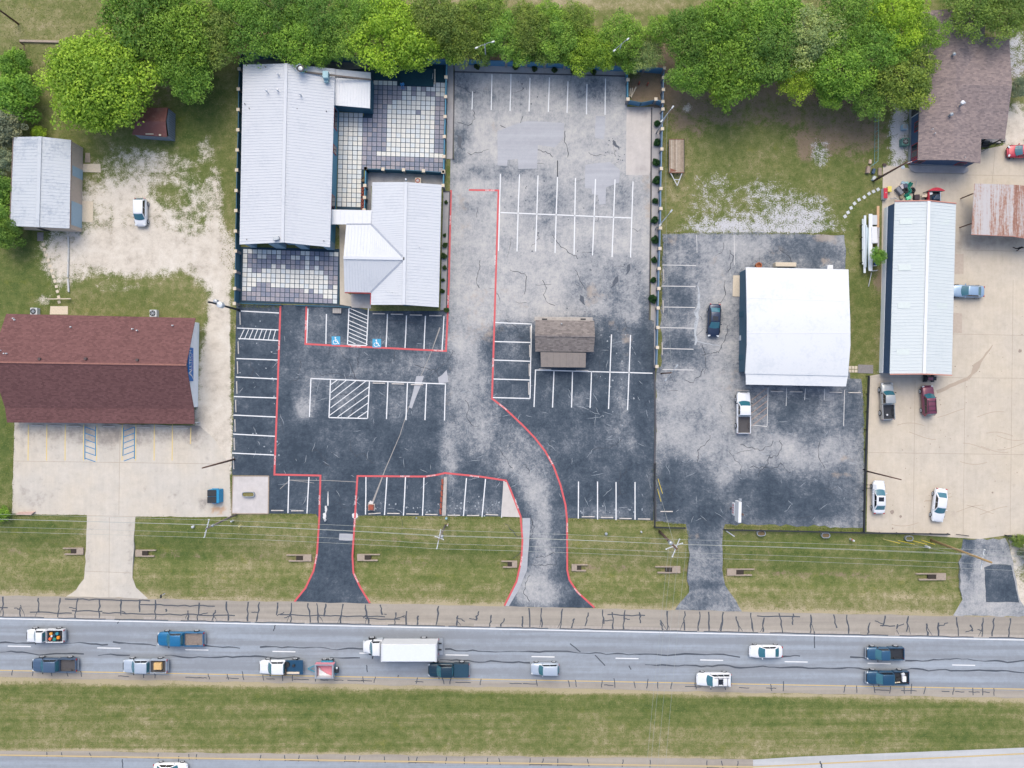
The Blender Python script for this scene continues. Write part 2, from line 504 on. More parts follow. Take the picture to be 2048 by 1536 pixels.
# ------------------------------------------------------------------ the ground and the paved sheets
def field(X, Y, base, blobs):
    f = np.full(X.shape, float(base)) if np.isscalar(base) else base.copy()
    for b in blobs:
        x, y, rx, ry, v = b[:5]
        d = ((X - x) / rx) ** 2 + ((Y - y) / ry) ** 2
        w = np.exp(-d ** 1.5)
        f += (v - f) * w
    return f

def set_attr(me, name, arr):
    a = me.attributes.new(name, 'FLOAT', 'POINT')
    a.data.foreach_set("value", np.asarray(arr, dtype=np.float32))

def jag(pts, step=1.2, amp=0.12, seed=1):
    r = random.Random(seed); out = []
    n = len(pts)
    for i in range(n):
        a = Vector(pts[i]).to_2d(); b = Vector(pts[(i + 1) % n]).to_2d()
        L = (b - a).length; k = max(1, int(L / step))
        nn = Vector((-(b - a).y, (b - a).x)) / max(L, 1e-6)
        for j in range(k):
            p = a + (b - a) * (j / k)
            if j: p = p + nn * r.gauss(0, amp)
            out.append((p.x, p.y))
    return out

def sheet(name, px, z, mat, step=1.0, paint=None, parent=None, thick=0.0, ragged=0.0, seed=1, kind=None, rstep=0.8):
    pts = [P(*p).to_2d() for p in px]
    if ragged: pts = jag(pts, rstep, ragged, seed)
    area = sum(pts[i][0] * pts[(i + 1) % len(pts)][1] - pts[(i + 1) % len(pts)][0] * pts[i][1] for i in range(len(pts)))
    if area < 0: pts = pts[::-1]
    bm = bmesh.new()
    vs = [bm.verts.new((p[0], p[1], z)) for p in pts]
    es = [bm.edges.new((vs[i], vs[(i + 1) % len(vs)])) for i in range(len(vs))]
    bmesh.ops.triangle_fill(bm, edges=es, use_beauty=True, use_dissolve=False, normal=(0, 0, 1))
    bmesh.ops.recalc_face_normals(bm, faces=bm.faces)
    if sum(f.normal.z for f in bm.faces) < 0: bmesh.ops.reverse_faces(bm, faces=bm.faces)
    xs = [p[0] for p in pts]; ys = [p[1] for p in pts]
    if step:
        for ax, lo, hi in ((0, min(xs), max(xs)), (1, min(ys), max(ys))):
            c = math.ceil(lo / step) * step
            while c < hi:
                co = [0, 0, 0]; no = [0, 0, 0]; co[ax] = c; no[ax] = 1
                bmesh.ops.bisect_plane(bm, geom=bm.verts[:] + bm.edges[:] + bm.faces[:], plane_co=co, plane_no=no, dist=1e-5)
                c += step
    if thick:
        n = len(pts)
        t = [bm.verts.new((p[0], p[1], z)) for p in pts]; bt = [bm.verts.new((p[0], p[1], z - thick)) for p in pts]
        for i in range(n):
            j = (i + 1) % n
            bm.faces.new((bt[i], bt[j], t[j], t[i]))
    me = bpy.data.meshes.new(name)
    bm.to_mesh(me); bm.free()
    co = np.empty(len(me.vertices) * 3, dtype=np.float32)
    me.vertices.foreach_get("co", co)
    X = co[0::3] / S + 1024; Y = 768 - co[1::3] / S
    if paint:
        for k, v in paint(X, Y).items(): set_attr(me, k, v)
    me.materials.append(mat)
    o = bpy.data.objects.new(name, me)
    COL.objects.link(o)
    if parent: o.parent = parent
    elif kind is None: o["kind"] = "structure"
    if kind: o["kind"] = kind
    return o

def swale(X, Y):
    """roadside ditch, metres below the verge"""
    c = 1101 + 0.0285 * X
    d = (Y - c) * S
    return -0.42 * np.exp(-(d / 2.3) ** 2)

def make_ground():
    fx = np.arange(-80, 80.01, 0.5); fy = np.arange(-61, 61.01, 0.5)
    xs = np.concatenate([[-600, -300, -160, -110, -90], fx, [90, 110, 160, 300, 600]])
    ys = np.concatenate([[-600, -300, -150, -90, -70], fy, [70, 90, 150, 300, 600]])
    gx, gy = np.meshgrid(xs, ys)
    X = gx.ravel() / S + 1024; Y = 768 - gy.ravel() / S
    z = swale(X, Y)
    me = bpy.data.meshes.new("ground")
    nx, ny = len(xs), len(ys)
    co = np.stack([gx.ravel(), gy.ravel(), z], 1)
    idx = np.arange(nx * ny).reshape(ny, nx)
    fa = np.stack([idx[:-1, :-1], idx[:-1, 1:], idx[1:, 1:], idx[1:, :-1]], -1).reshape(-1, 4)
    me.from_pydata(co.tolist(), [], fa.tolist())
    dry = field(X, Y, 0.52, [(110, 40, 180, 70, 0.62), (1100, 5, 300, 14, 0.8), (60, 560, 80, 90, 0.18), (10, 800, 25, 220, 0.22),
        (400, 260, 60, 160, 0.2), (300, 600, 130, 34, 0.5), (430, 330, 34, 60, 0.3), (110, 210, 70, 110, 0.42),
        (1500, 300, 170, 90, 0.42), (1360, 330, 40, 120, 0.70), (1640, 330, 90, 60, 0.4), (1730, 620, 30, 130, 0.32), (1700, 400, 40, 70, 0.3),
        (560, 1060, 110, 30, 0.6), (380, 1075, 110, 45, 0.24), (80, 1060, 90, 40, 0.28), (860, 1060, 150, 26, 0.62), (880, 1110, 150, 26, 0.42),
        (1230, 1090, 110, 60, 0.5), (1690, 1100, 260, 50, 0.34), (1560, 1200, 130, 26, 0.66), (1800, 1205, 120, 22, 0.72),
        (500, 1170, 100, 36, 0.6), (860, 1190, 150, 20, 0.6), (70, 1170, 100, 26, 0.55)])
    med = (Y > 1350) & (Y < 1530)
    dry = np.where(med, field(X, Y, 0.48, [(200, 1480, 300, 26, 0.56), (900, 1400, 300, 20, 0.30), (1100, 1480, 240, 30, 0.55), (1500, 1490, 250, 30, 0.66), (1900, 1460, 240, 40, 0.38), (400, 1385, 300, 12, 0.34), (1500, 1400, 500, 18, 0.30)]), dry)
    edge = np.exp(-((Y - (1356 + 0.0206 * X)) / 9.0) ** 2)
    dry += edge * 0.75 * med
    edge2 = np.exp(-((Y - (1190 + 0.0215 * X)) / 8.0) ** 2)
    dry += edge2 * 0.5 * (Y < 1240)
    dry += 0.6 * np.exp(-((Y - (1500 + 0.0125 * X)) / 5.0) ** 2) * (X < 1506)
    dirt = field(X, Y, 0.0, [(900, 118, 460, 34, 0.75), (1600, 170, 280, 60, 0.85), (1690, 260, 90, 60, 0.78), (1375, 205, 60, 75, 0.74), (1610, 230, 80, 40, 0.6), (1480, 235, 60, 24, 0.5), (1610, 290, 20, 40, 0.75),
        (1500, 190, 50, 30, 0.6), (210, 170, 100, 80, 0.45), (330, 180, 80, 40, 0.4), (1290, 175, 40, 34, 0.9), (1310, 230, 12, 26, 0.9), (690, 1080, 260, 10, 0.2),
        (1760, 560, 14, 30, 0.7), (1020, 60, 60, 40, 0.6), (1330, 90, 30, 60, 0.8), (2000, 140, 70, 60, 0.6)])
    dirt = np.maximum(dirt, 0.35 * np.exp(-((Y - (1103 + 0.0285 * X)) / 7.0) ** 2) * (Y > 1030))
    cal = field(X, Y, 0.0, [(270, 500, 170, 56, 1.15), (130, 520, 46, 60, 0.8), (280, 400, 150, 64, 0.90), (290, 325, 100, 32, 0.66), (410, 300, 20, 30, 0.55), (430, 430, 18, 110, 0.7), (430, 520, 46, 60, 1.1),
        (440, 640, 26, 90, 1.1), (436, 720, 34, 90, 1.15), (430, 820, 40, 110, 1.15), (430, 900, 40, 90, 1.1), (330, 385, 44, 34, 0.40), (235, 330, 30, 40, 0.45), (355, 400, 28, 22, 0.34), (300, 600, 90, 34, 0.10), (240, 575, 60, 10, 0.4), (395, 610, 14, 30, 0.2),
        (465, 690, 5, 120, 0.1), (1375, 215, 10, 12, 0.75), (2030, 260, 36, 60, 0.95), (2036, 1100, 26, 60, 0.8), (2040, 1190, 30, 40, 0.9), (88, 600, 18, 16, 0.55)])
    grv = field(X, Y, 0.0, [(1590, 432, 90, 40, 0.72), (1450, 440, 90, 36, 0.55), (1530, 385, 66, 40, 0.50), (1430, 370, 56, 40, 0.42), (1640, 305, 24, 40, 0.56), (1425, 400, 60, 40, 0.42), (1610, 400, 50, 20, 0.5), (1800, 270, 24, 70, 0.9), (1790, 330, 20, 20, 0.6), (1520, 456, 170, 14, 0.75), (2030, 110, 40, 80, 0.6)])
    mow = np.where(med, 1.0, np.where((Y > 1030) & (Y < 1240), 0.75, 0.15))
    for k, v in dict(dry=dry, dirt=dirt, cal=cal, grv=grv, mow=mow).items(): set_attr(me, k, v)
    me.materials.append(M_GRND)
    for p in me.polygons: p.use_smooth = True
    o = bpy.data.objects.new("ground", me); COL.objects.link(o)
    o["kind"] = "structure"
    return o
make_ground()

# --- main lot -----------------------------------------------------------------
def lot1_paint(X, Y):
    up = 1 / (1 + np.exp((Y - 645) / 10.0)) * 1 / (1 + np.exp(-(X - 892) / 4.0))
    w = 0.16 + up * 0.60
    w = field(X, Y, w, [(1000, 200, 90, 60, 0.62), (930, 190, 40, 50, 0.44), (1180, 170, 70, 40, 0.5), (1020, 270, 120, 50, 0.82), (1230, 300, 60, 40, 0.78), (925, 275, 22, 26, 0.3), (912, 315, 18, 20, 0.35),
        (945, 470, 40, 90, 0.75), (930, 420, 20, 30, 0.6), (1100, 410, 90, 50, 0.58), (1230, 390, 60, 30, 0.5), (1090, 570, 90, 60, 0.78), (1030, 600, 50, 40, 0.8), (1190, 560, 50, 60, 0.5), (1240, 590, 40, 60, 0.48), (1270, 560, 26, 70, 0.56),
        (1010, 330, 70, 20, 0.7), (960, 345, 40, 14, 0.46), (1060, 345, 60, 14, 0.5),
        (930, 690, 40, 60, 0.72), (960, 640, 40, 20, 0.75), (940, 780, 46, 60, 0.62), (960, 860, 60, 60, 0.56), (1030, 900, 50, 50, 0.5), (1075, 980, 36, 60, 0.66), (1030, 930, 40, 30, 0.55), (1090, 1080, 30, 70, 0.66), (1070, 1180, 50, 40, 0.78),
        (1120, 1060, 16, 90, 0.25), (1020, 700, 26, 50, 0.36), (1250, 700, 16, 60, 0.4), (1245, 800, 16, 60, 0.5), (1150, 800, 30, 20, 0.32), (1240, 880, 40, 40, 0.42), (1150, 880, 60, 30, 0.26), (1180, 990, 60, 40, 0.16), (1210, 1025, 60, 14, 0.4),
        (660, 690, 110, 30, 0.32), (700, 740, 130, 34, 0.34), (840, 730, 50, 40, 0.42), (760, 655, 40, 24, 0.34), (830, 660, 40, 20, 0.22), (640, 640, 40, 30, 0.42), (620, 790, 26, 40, 0.5), (610, 815, 20, 24, 0.6), (690, 800, 50, 30, 0.4), (800, 800, 60, 40, 0.34), (690, 880, 60, 40, 0.24), (600, 910, 60, 40, 0.06),
        (800, 920, 80, 30, 0.12), (690, 1000, 40, 50, 0.1), (675, 1100, 30, 60, 0.1), (675, 1180, 40, 30, 0.16), (520, 640, 34, 26, 0.26), (515, 800, 34, 160, 0.12), (900, 900, 20, 120, 0.5), (895, 1000, 90, 30, 0.2), (950, 1000, 60, 30, 0.26), (990, 1015, 36, 14, 0.42), (940, 1020, 60, 10, 0.36), (560, 990, 40, 40, 0.16), (1170, 640, 60, 10, 0.34), (1290, 760, 16, 140, 0.08)])
    t = field(X, Y, 0.12, [(980, 170, 60, 40, 0.3), (925, 440, 24, 80, 0.42), (960, 600, 60, 50, 0.42), (1190, 590, 26, 30, 0.6), (1050, 600, 60, 50, 0.35), (960, 660, 60, 40, 0.5), (900, 800, 14, 120, 0.4), (1250, 690, 14, 50, 0.5), (1290, 300, 18, 140, 0.45), (1225, 650, 30, 12, 0.5), (710, 650, 14, 14, 0.6), (900, 640, 12, 20, 0.4), (990, 260, 60, 40, 0.35), (1300, 400, 8, 60, 0.6), (1180, 860, 120, 120, 0.0), (620, 850, 160, 160, 0.05)])
    return dict(wear=w, tan=t)

LOT1 = [(473, 610), (690, 609), (742, 622), (893, 622), (898, 500), (900, 381), (901, 318), (908, 318), (909, 145), (1255, 153), (1254, 214), (1302, 216), (1300, 420), (1297, 638), (1311, 645), (1310, 760), (1307, 1041), (1136, 1036), (1136, 1045), (1136, 1140), (1141, 1160), (1156, 1184), (1191, 1216), (1008, 1213), (1033, 1166), (1043, 1122), (1046, 1080), (1045, 1036), (1041, 1033), (712, 1031), (708, 1060), (704, 1112), (706, 1146), (720, 1175), (742, 1208), (587, 1204), (612, 1176), (629, 1140), (636, 1105), (640, 1040), (632, 1028), (537, 1027), (537, 951), (465, 950), (463, 940), (470, 720)]
lot1 = sheet("parking_lot", LOT1, 0.03, M_ASPH, 1.0, lot1_paint, thick=0.5)

def lot2_paint(X, Y):
    w = field(X, Y, 0.5, [(1400, 500, 60, 40, 0.52), (1480, 490, 60, 24, 0.62), (1620, 500, 60, 40, 0.34), (1660, 480, 40, 20, 0.5), (1360, 600, 34, 60, 0.32), (1440, 560, 40, 60, 0.66), (1450, 690, 30, 60, 0.62), (1360, 700, 34, 40, 0.26), (1400, 640, 12, 60, 0.8),
        (1400, 790, 80, 50, 0.68), (1340, 880, 50, 40, 0.7), (1440, 880, 60, 60, 0.62), (1560, 910, 110, 30, 0.66), (1640, 800, 50, 40, 0.5), (1580, 820, 60, 40, 0.26), (1700, 820, 24, 60, 0.22), (1640, 860, 60, 16, 0.3), (1680, 900, 40, 40, 0.6),
        (1345, 980, 40, 70, 0.12), (1400, 980, 30, 60, 0.26), (1580, 1000, 130, 50, 0.12), (1520, 960, 40, 20, 0.16), (1690, 950, 34, 20, 0.34), (1410, 1030, 40, 40, 0.12), (1410, 1090, 36, 24, 0.34), (1410, 1140, 36, 20, 0.38), (1410, 1170, 36, 10, 0.2), (1415, 1200, 50, 16, 0.4)])
    t = field(X, Y, 0.1, [(1650, 470, 30, 20, 0.8), (1560, 500, 30, 12, 0.55), (1440, 540, 40, 40, 0.4), (1460, 750, 50, 50, 0.45), (1690, 885, 22, 8, 0.7), (1690, 915, 24, 8, 0.7), (1650, 520, 12, 16, 0.7), (1680, 950, 30, 8, 0.6), (1380, 1075, 30, 8, 0.5), (1345, 470, 20, 30, 0.4)])
    return dict(wear=w, tan=t)
LOT2 = [(1325, 468), (1480, 465), (1600, 467), (1688, 470), (1692, 500), (1690, 545), (1690, 700), (1700, 757), (1722, 758), (1727, 800), (1729, 930), (1727, 1055), (1450, 1048), (1446, 1060), (1444, 1090), (1446, 1150), (1450, 1170), (1484, 1223), (1350, 1219), (1378, 1185), (1375, 1150), (1380, 1110), (1376, 1075), (1372, 1048), (1311, 1043), (1312, 760), (1314, 735), (1322, 733)]
lot2 = sheet("asphalt_yard", LOT2, 0.024, M_ASPH, 1.0, lot2_paint, thick=0.5, ragged=0.10, seed=4)

def yard_paint(X, Y):
    w = field(X, Y, 0.16, [(1880, 370, 60, 20, 0.42), (1930, 490, 60, 26, 0.55), (2000, 480, 60, 14, 0.7), (1830, 760, 60, 14, 0.5), (1770, 770, 16, 20, 0.5), (1900, 850, 110, 80, 0.1), (2000, 900, 60, 140, 0.26), (1990, 700, 60, 60, 0.12), (1900, 1040, 60, 20, 0.36), (1990, 1020, 50, 50, 0.1), (1800, 900, 30, 40, 0.2), (1925, 580, 26, 22, 0.45), (1855, 800, 40, 14, 0.3)])
    t = field(X, Y, 0.0, [(2025, 270, 20, 30, 0.5), (1960, 700, 14, 30, 0.35), (1890, 780, 30, 6, 0.3)])
    return dict(wear=w, tan=t)
yard = sheet("concrete_yard", [(1766, 330), (1815, 336), (1830, 340), (1934, 330), (1962, 300), (2010, 290), (2240, 290), (2240, 1073), (2030, 1068), (1960, 1078), (1925, 1076), (1733, 1063), (1738, 752), (1760, 748), (1764, 420)], 0.028, M_CONC, 1.4, yard_paint, thick=0.3)

def left_paint(X, Y):
    w = field(X, Y, 0.22, [(220, 868, 180, 22, 0.75), (60, 870, 40, 40, 0.5), (390, 860, 20, 30, 0.85), (80, 950, 60, 60, 0.3), (200, 960, 120, 40, 0.14), (60, 1005, 34, 24, 0.5), (330, 1000, 60, 20, 0.3), (415, 1005, 24, 12, 0.6), (178, 1100, 10, 50, 0.5), (262, 1090, 10, 60, 0.55), (220, 1100, 24, 60, 0.12)])
    t = field(X, Y, 0.0, [(435, 1022, 26, 10, 0.95), (290, 965, 20, 20, 0.3), (200, 1165, 50, 20, 0.22)])
    return dict(wear=w, tan=t)
lotL = sheet("concrete_lot", [(29, 842), (400, 852), (430, 880), (458, 930), (463, 1034), (400, 1034), (271, 1033), (266, 1120), (265, 1155), (272, 1175), (296, 1197), (132, 1193), (152, 1180), (168, 1158), (172, 1100), (174, 1030), (24, 1027), (27, 930)], 0.026, M_CONC_L, 1.2, left_paint, thick=0.5, ragged=0.04, seed=9)

def drv_paint(X, Y):
    w = field(X, Y, 0.66, [(1935, 1110, 14, 60, 0.2), (1990, 1100, 40, 20, 0.5), (1950, 1190, 40, 40, 0.72), (1930, 1085, 16, 20, 0.2)])
    return dict(wear=w, tan=np.full(X.shape, 0.15))
drv4 = sheet("driveway_apron", [(1926, 1078), (2010, 1076), (2020, 1100), (2030, 1150), (2040, 1200), (2060, 1233), (1906, 1231), (1925, 1200), (1920, 1150), (1922, 1100)], 0.022, M_ASPH, 1.0, drv_paint, thick=0.5, ragged=0.1, seed=5)
sheet("dark_asphalt_patch", [(1968, 1135), (1985, 1128), (2022, 1130), (2030, 1165), (2038, 1205), (1972, 1204)], 0.030, M_ASPH, 1.0, lambda X, Y: dict(wear=np.full(X.shape, 0.16)), parent=drv4, ragged=0.05)

# --- highway -------------------------------------------------------------------
def ys_(x): return 1191 + 0.0215 * x      # outer shoulder edge
def yw(x): return 1237 + 0.0209 * x       # white edge line
def yy(x): return 1340.5 + 0.0184 * x     # yellow edge line
def yg(x): return 1354 + 0.0206 * x       # inner shoulder edge
XA, XB = -2600, 4600
def lane_paint(X, Y):
    t = (Y - (1239 + 0.0209 * X)) / 102.0
    w = np.zeros(X.shape)
    for c in (0.14, 0.36, 0.64, 0.86): w += 0.5 * np.exp(-((t - c) / 0.055) ** 2)
    return dict(wear=w)
def lane_strip(name, f0, f1, z, mat, x0, x1, rows=36, cols=90, paint=None):
    vs = []; fs = []
    for j in range(rows + 1):
        for i in range(cols + 1):
            x = x0 + (x1 - x0) * i / cols
            y = f0(x) + (f1(x) - f0(x)) * j / rows
            p = P(x, y); vs.append((p.x, p.y, z))
    for j in range(rows):
        for i in range(cols):
            a = j * (cols + 1) + i
            fs.append((a, a + cols + 1, a + cols + 2, a + 1))
    o = MB().add(vs, fs).build(name, mat)
    co = np.array(vs)
    if paint:
        for k, v in paint(co[:, 0] / S + 1024, 768 - co[:, 1] / S).items(): set_attr(o.data, k, v)
    o["kind"] = "structure"
    return o
hwy = lane_strip("highway", lambda x: yw(x) - 3, lambda x: yy(x) + 3, 0.035, M_LANE, XA, XB, paint=lane_paint)
shN = sheet("road_shoulder", [(XA, ys_(XA))] + [(x, ys_(x) + R.uniform(-1.2, 1.2)) for x in range(-40, 2100, 26)] + [(XB, ys_(XB)), (XB, yw(XB) - 2), (XA, yw(XA) - 2)], 0.031, M_SHLD, 0)
shS = sheet("median_shoulder", [(XA, yy(XA) + 2), (XB, yy(XB) + 2), (XB, yg(XB))] + [(x, yg(x) + R.uniform(-1.5, 1.5)) for x in range(2100, -60, -22)] + [(XA, yg(XA))], 0.031, M_SHLD, 0)
# opposite carriageway at the bottom edge
def by(x): return 1513 + 0.0175 * x
hw2 = lane_strip("opposite_highway", lambda x: by(x) - 1, lambda x: by(x) + 105, 0.035, M_LANE, XA, XB)
shO = sheet("opposite_shoulder", [(XA, by(XA) - 12)] + [(x, 1500.5 + 0.0118 * x + R.uniform(-1.2, 1.2)) for x in range(-40, 1504, 24)] + [(1506, 1518), (1506, by(1506)), (XA, by(XA))], 0.031, M_SHLD, 0)
tl = sheet("turn_lane", [(1506, 1519), (1600, 1513), (1800, 1505), (2048, 1495), (2600, 1470), (4600, 1470), (4600, 1560), (1506, 1545)], 0.040, M_NEWC, 0)

def paint_line(name, pts, w, mat, parent, z=0.045):
    return MB().ribbon([P(*p) for p in pts], w, z).build(name, mat, parent)
paint_line("edge_line", [(XA, yw(XA)), (XB, yw(XB))], 0.15, M_WHITEP, hwy)
paint_line("edge_line", [(XA, yy(XA)), (XB, yy(XB))], 0.18, M_YELP, hwy)
dash_x = [-342, -163, 16, 195, 371, 545, 719, 891, 1063, 1231, 1400, 1569, 1735, 1904, 2072]
for x in dash_x:
    y0 = 1291.6 + 0.0200 * x
    paint_line("lane_dash", [(x, y0), (x + 46, y0 + 0.9)], 0.15, M_WHITEP, hwy)
paint_line("edge_line", [(XA, by(XA) + 1.5), (1506, by(1506) - 6)], 0.18, M_YELP, hw2)
paint_line("edge_line", [(1506, 1533.5), (1700, 1524), (2048, 1507), (2600, 1480)], 0.20, M_YELP, tl, 0.046)
# rumble strip ticks ground into the shoulder
mb = MB(); x = -60.0
while x < 2120:
    if mnoise.noise(Vector((x * 0.006, 3.1, 0))) > -0.32:
        mb.ribbon([P(x, yw(x) - 9.5), P(x + 0.1, yw(x) - 4.2)], 0.09, 0.036)
    x += 2.6
M_RUMB = simple("rumble_groove", (196, 188, 180), 0.9, var=0.2)
mb.build("rumble_strip", M_RUMB, shN, kind="stuff")

# --- tar-sealed cracks -----------------------------------------------------------
def wob(a, b, n, amp, r):
    out = []
    for i in range(n + 1):
        t = i / n
        e = 0 if i in (0, n) else 1
        out.append(P(a[0] + (b[0] - a[0]) * t + r.uniform(-amp, amp) * e, a[1] + (b[1] - a[1]) * t + r.uniform(-amp, amp) * 0.5 * e))
    return out
r = random.Random(11)
mb = MB(); x = 6.0
while x < 2046:
    top, bot = ys_(x) + 2, yw(x) - 5
    l0 = r.uniform(0, 0.5) * 44 * (r.random() < 0.4); l1 = r.uniform(0, 0.5) * 40 * (r.random() < 0.3)
    dx = r.uniform(-7, 7)
    mb.ribbon(wob((x, top + l0), (x + dx, bot - l1), 5, 1.7, r), [r.uniform(0.12, 0.26) for _ in range(6)], 0.0385)
    if r.random() < 0.35:
        ym = r.uniform(0.4, 0.8); sx = r.choice([-1, 1]) * r.uniform(4, 10); yv = top + (bot - top) * ym
        mb.ribbon(wob((x + dx * ym, yv), (x + dx + sx, bot), 3, 1.2, r), [0.14, 0.1, 0.08, 0.05], 0.0387)
    if r.random() < 0.22:
        yb = r.uniform(top + 12, bot - 10)
        mb.ribbon(wob((x + dx * 0.5, yb), (x + dx * 0.5 + r.choice([-1, 1]) * r.uniform(8, 20), yb + r.uniform(-9, 9)), 4, 2.0, r), [0.13] * 5, 0.0388)
    x += (r.uniform(12, 22) if r.random() < 0.3 else r.uniform(22, 46)) if not 1560 < x < 1700 else r.uniform(26, 48)
x = 0.0
for x0, x1, yo in ((0, 16, 24), (60, 144, 32), (144, 205, 27), (205, 470, 30), (560, 770, 26), (280, 430, 12), (130, 300, 4), (1215, 1290, 12), (1514, 1600, 8), (1760, 1790, 22), (730, 800, 30)):
    mb.ribbon(wob((x0, ys_(x0) + yo), (x1, ys_(x1) + yo), max(3, int((x1 - x0) / 12)), 2.6, r), 0.16, 0.0391)
x = -20.0
while x < 2060:
    x1 = x + r.uniform(60, 150)
    mb.ribbon(wob((x, yw(x) - 3.6), (x1, yw(x1) - 3.6), 7, 1.6, r), 0.13, 0.0394)
    x = x1 + r.uniform(-4, 34)
for x in list(np.arange(20, 2048, 27.0)):
    if r.random() < 0.66:
        xx = x + r.uniform(-9, 9)
        mb.ribbon(wob((xx, yy(xx) - r.choice([1, 1, 2, 7])), (xx + r.uniform(-4, 4), yg(xx) - 4), 3, 1.0, r), 0.12, 0.0465)
    if r.random() < 0.3:
        mb.ribbon(wob((x, yy(x) + 7), (x + r.uniform(14, 34), yy(x) + 8), 4, 1.4, r), 0.11, 0.0468)
mb.build("crack_sealing", M_TAR, shN, kind="stuff")
mb = MB()
for off, breaks in ((-8.5, [(0, 216), (226, 312), (400, 480), (520, 740), (890, 1480), (1560, 1600), (1700, 1770), (1810, 2060)]), (12.5, [(0, 168), (196, 260), (330, 600), (660, 720), (880, 1060), (1290, 1740), (1800, 2060)])):
    for x0, x1 in breaks:
        n = max(4, int((x1 - x0) / 11)); pts = []
        ph = r.uniform(0, 9)
        for i in range(n + 1):
            x = x0 + (x1 - x0) * i / n
            bump = 5.0 * mnoise.noise(Vector((x * 0.030 + ph, off, 0))) + 3.0 * mnoise.noise(Vector((x * 0.012, off + 4, 0)))
            pts.append(P(x, 1291.6 + 0.0196 * x + off + bump + 1.8 * mnoise.noise(Vector((x * 0.11 + ph, off, 5))) + r.uniform(-0.4, 0.4)))
        mb.ribbon(pts, [max(0.05, 0.17 + 0.16 * mnoise.noise(Vector((i * 0.4, off, 2)))) for i in range(n + 1)], 0.0392)
for a, b in (((1140, 1287), (1161, 1304)), ((1190, 1310), (1210, 1331)), ((1258, 1331), (1262, 1339)), ((1628, 1262), (1629, 1296)), ((735, 1344), (733, 1330)), ((796, 1356), (797, 1350)), ((235, 1247), (240, 1240)), ((551, 1250), (547, 1262)), ((245, 1518), (246, 1536)), ((358, 1512), (357, 1526))):
    mb.ribbon(wob(a, b, 4, 0.8, r), 0.15, 0.0396)
mb.build("crack_sealing", M_TAR, hwy, kind="stuff")
mb = MB()
for x in list(np.arange(5, 1500, 40.0)):
    xx = x + r.uniform(-16, 16)
    if r.random() < 0.75: mb.ribbon(wob((xx, 1503 + 0.0125 * xx), (xx + r.uniform(-4, 4), by(xx) - 1), 3, 1, r), 0.13, 0.0402)
    if r.random() < 0.4: mb.ribbon(wob((xx, by(xx) - 3), (xx + r.uniform(20, 60), by(xx) - 2), 5, 1, r), 0.1, 0.0404)
mb.ribbon(wob((1640, 1522), (1644, 1536), 4, 1, r), 0.2, 0.0462)
mb.build("crack_sealing", M_TAR, shO, kind="stuff")

# --- cracks and patches on the lots ----------------------------------------------
def walk(x, y, ang, n, st, r, z, mb, w=0.06, turn=0.5):
    pts = []; base = ang
    for i in range(n):
        pts.append(P(x, y))
        if i % 4 == 3: base += r.choice([-0.9, -0.3, 0, 0.3, 0.9])
        ang = base + r.uniform(-turn, turn) * 1.5; l = st * r.uniform(0.4, 1.3)
        x += math.cos(ang) * l; y += math.sin(ang) * l
    mb.ribbon(pts, [max(0.02, r.uniform(0.4, 1.3) * w) for _ in pts], z)
    return x, y, ang
mb = MB(); r = random.Random(5)
for (x, y, a, n) in [(915, 245, 0.0, 12), (935, 305, 0.05, 10), (1000, 250, 0.1, 14), (1060, 300, -0.1, 12), (1130, 262, 1.5, 10), (910, 170, 0.1, 10), (1105, 470, 1.4, 14), (1150, 540, 1.2, 10), (1020, 540, 0.2, 14), (1085, 560, 1.6, 12), (960, 520, 1.6, 12),
                     (905, 700, 1.5, 16), (930, 800, 1.4, 14), (1010, 640, 0.1, 14), (1000, 900, 1.3, 10), (1040, 930, 0.3, 8), (640, 750, 0.05, 18), (680, 790, 0.1, 14), (640, 690, 0.06, 26), (716, 700, 1.5, 9), (790, 700, 1.5, 9), (600, 720, 1.5, 12), (740, 640, 0.0, 20), (760, 660, 1.6, 8),
                     (1060, 1030, 1.7, 20), (1064, 1040, 1.4, 18), (1072, 1115, 0.0, 10), (1060, 1150, 1.9, 12), (1062, 1130, 0.1, 14), (520, 660, 0.3, 10), (500, 720, 1.2, 12), (830, 730, 0.05, 12), (700, 880, 1.6, 18), (620, 900, 0.1, 14), (1200, 720, 1.5, 12), (1240, 940, 1.6, 14), (1180, 900, 0.1, 16), (1100, 880, 1.6, 12)]:
    walk(x, y, a, n, 6.5, r, 0.0345, mb, 0.085, 0.4)
for k in range(46):
    x, y = r.uniform(480, 1300), r.uniform(150, 1030)
    if not (x < 900 and y < 640): walk(x, y, r.choice([0, 1.57, 1.57, 0.3]), r.randint(4, 9), 6, r, 0.0347, mb, 0.05, 0.35)
mb.build("crack", M_CRACK, lot1, kind="stuff")
mb = MB()
for (x, y, a, n) in [(1450, 560, 1.5, 10), (1405, 690, 1.6, 14), (1456, 650, 1.4, 20), (1460, 500, 1.3, 10), (1560, 500, 0.4, 10), (1470, 790, 0.2, 10), (1480, 890, 0.1, 18), (1560, 880, 1.5, 12), (1540, 910, 1.6, 10), (1420, 870, 2.2, 14), (1640, 880, 1.6, 12), (1500, 935, 0.1, 16), (1460, 900, 1.5, 10), (1370, 760, 0.2, 10)]:
    walk(x, y, a, n, 6.5, r, 0.0285, mb, 0.085, 0.45)
for k in range(24):
    x, y = r.uniform(1330, 1720), r.uniform(480, 1040)
    if not (1480 < x < 1700 and 520 < y < 775): walk(x, y, r.choice([0, 1.57]), r.randint(4, 9), 6, r, 0.0287, mb, 0.05, 0.35)
mb.build("crack", M_CRACK, lot2, kind="stuff")
M_DUST = mat_paint("white_dust_spill", (190, 196, 202), (150, 156, 162), 0.7)
mb = MB()
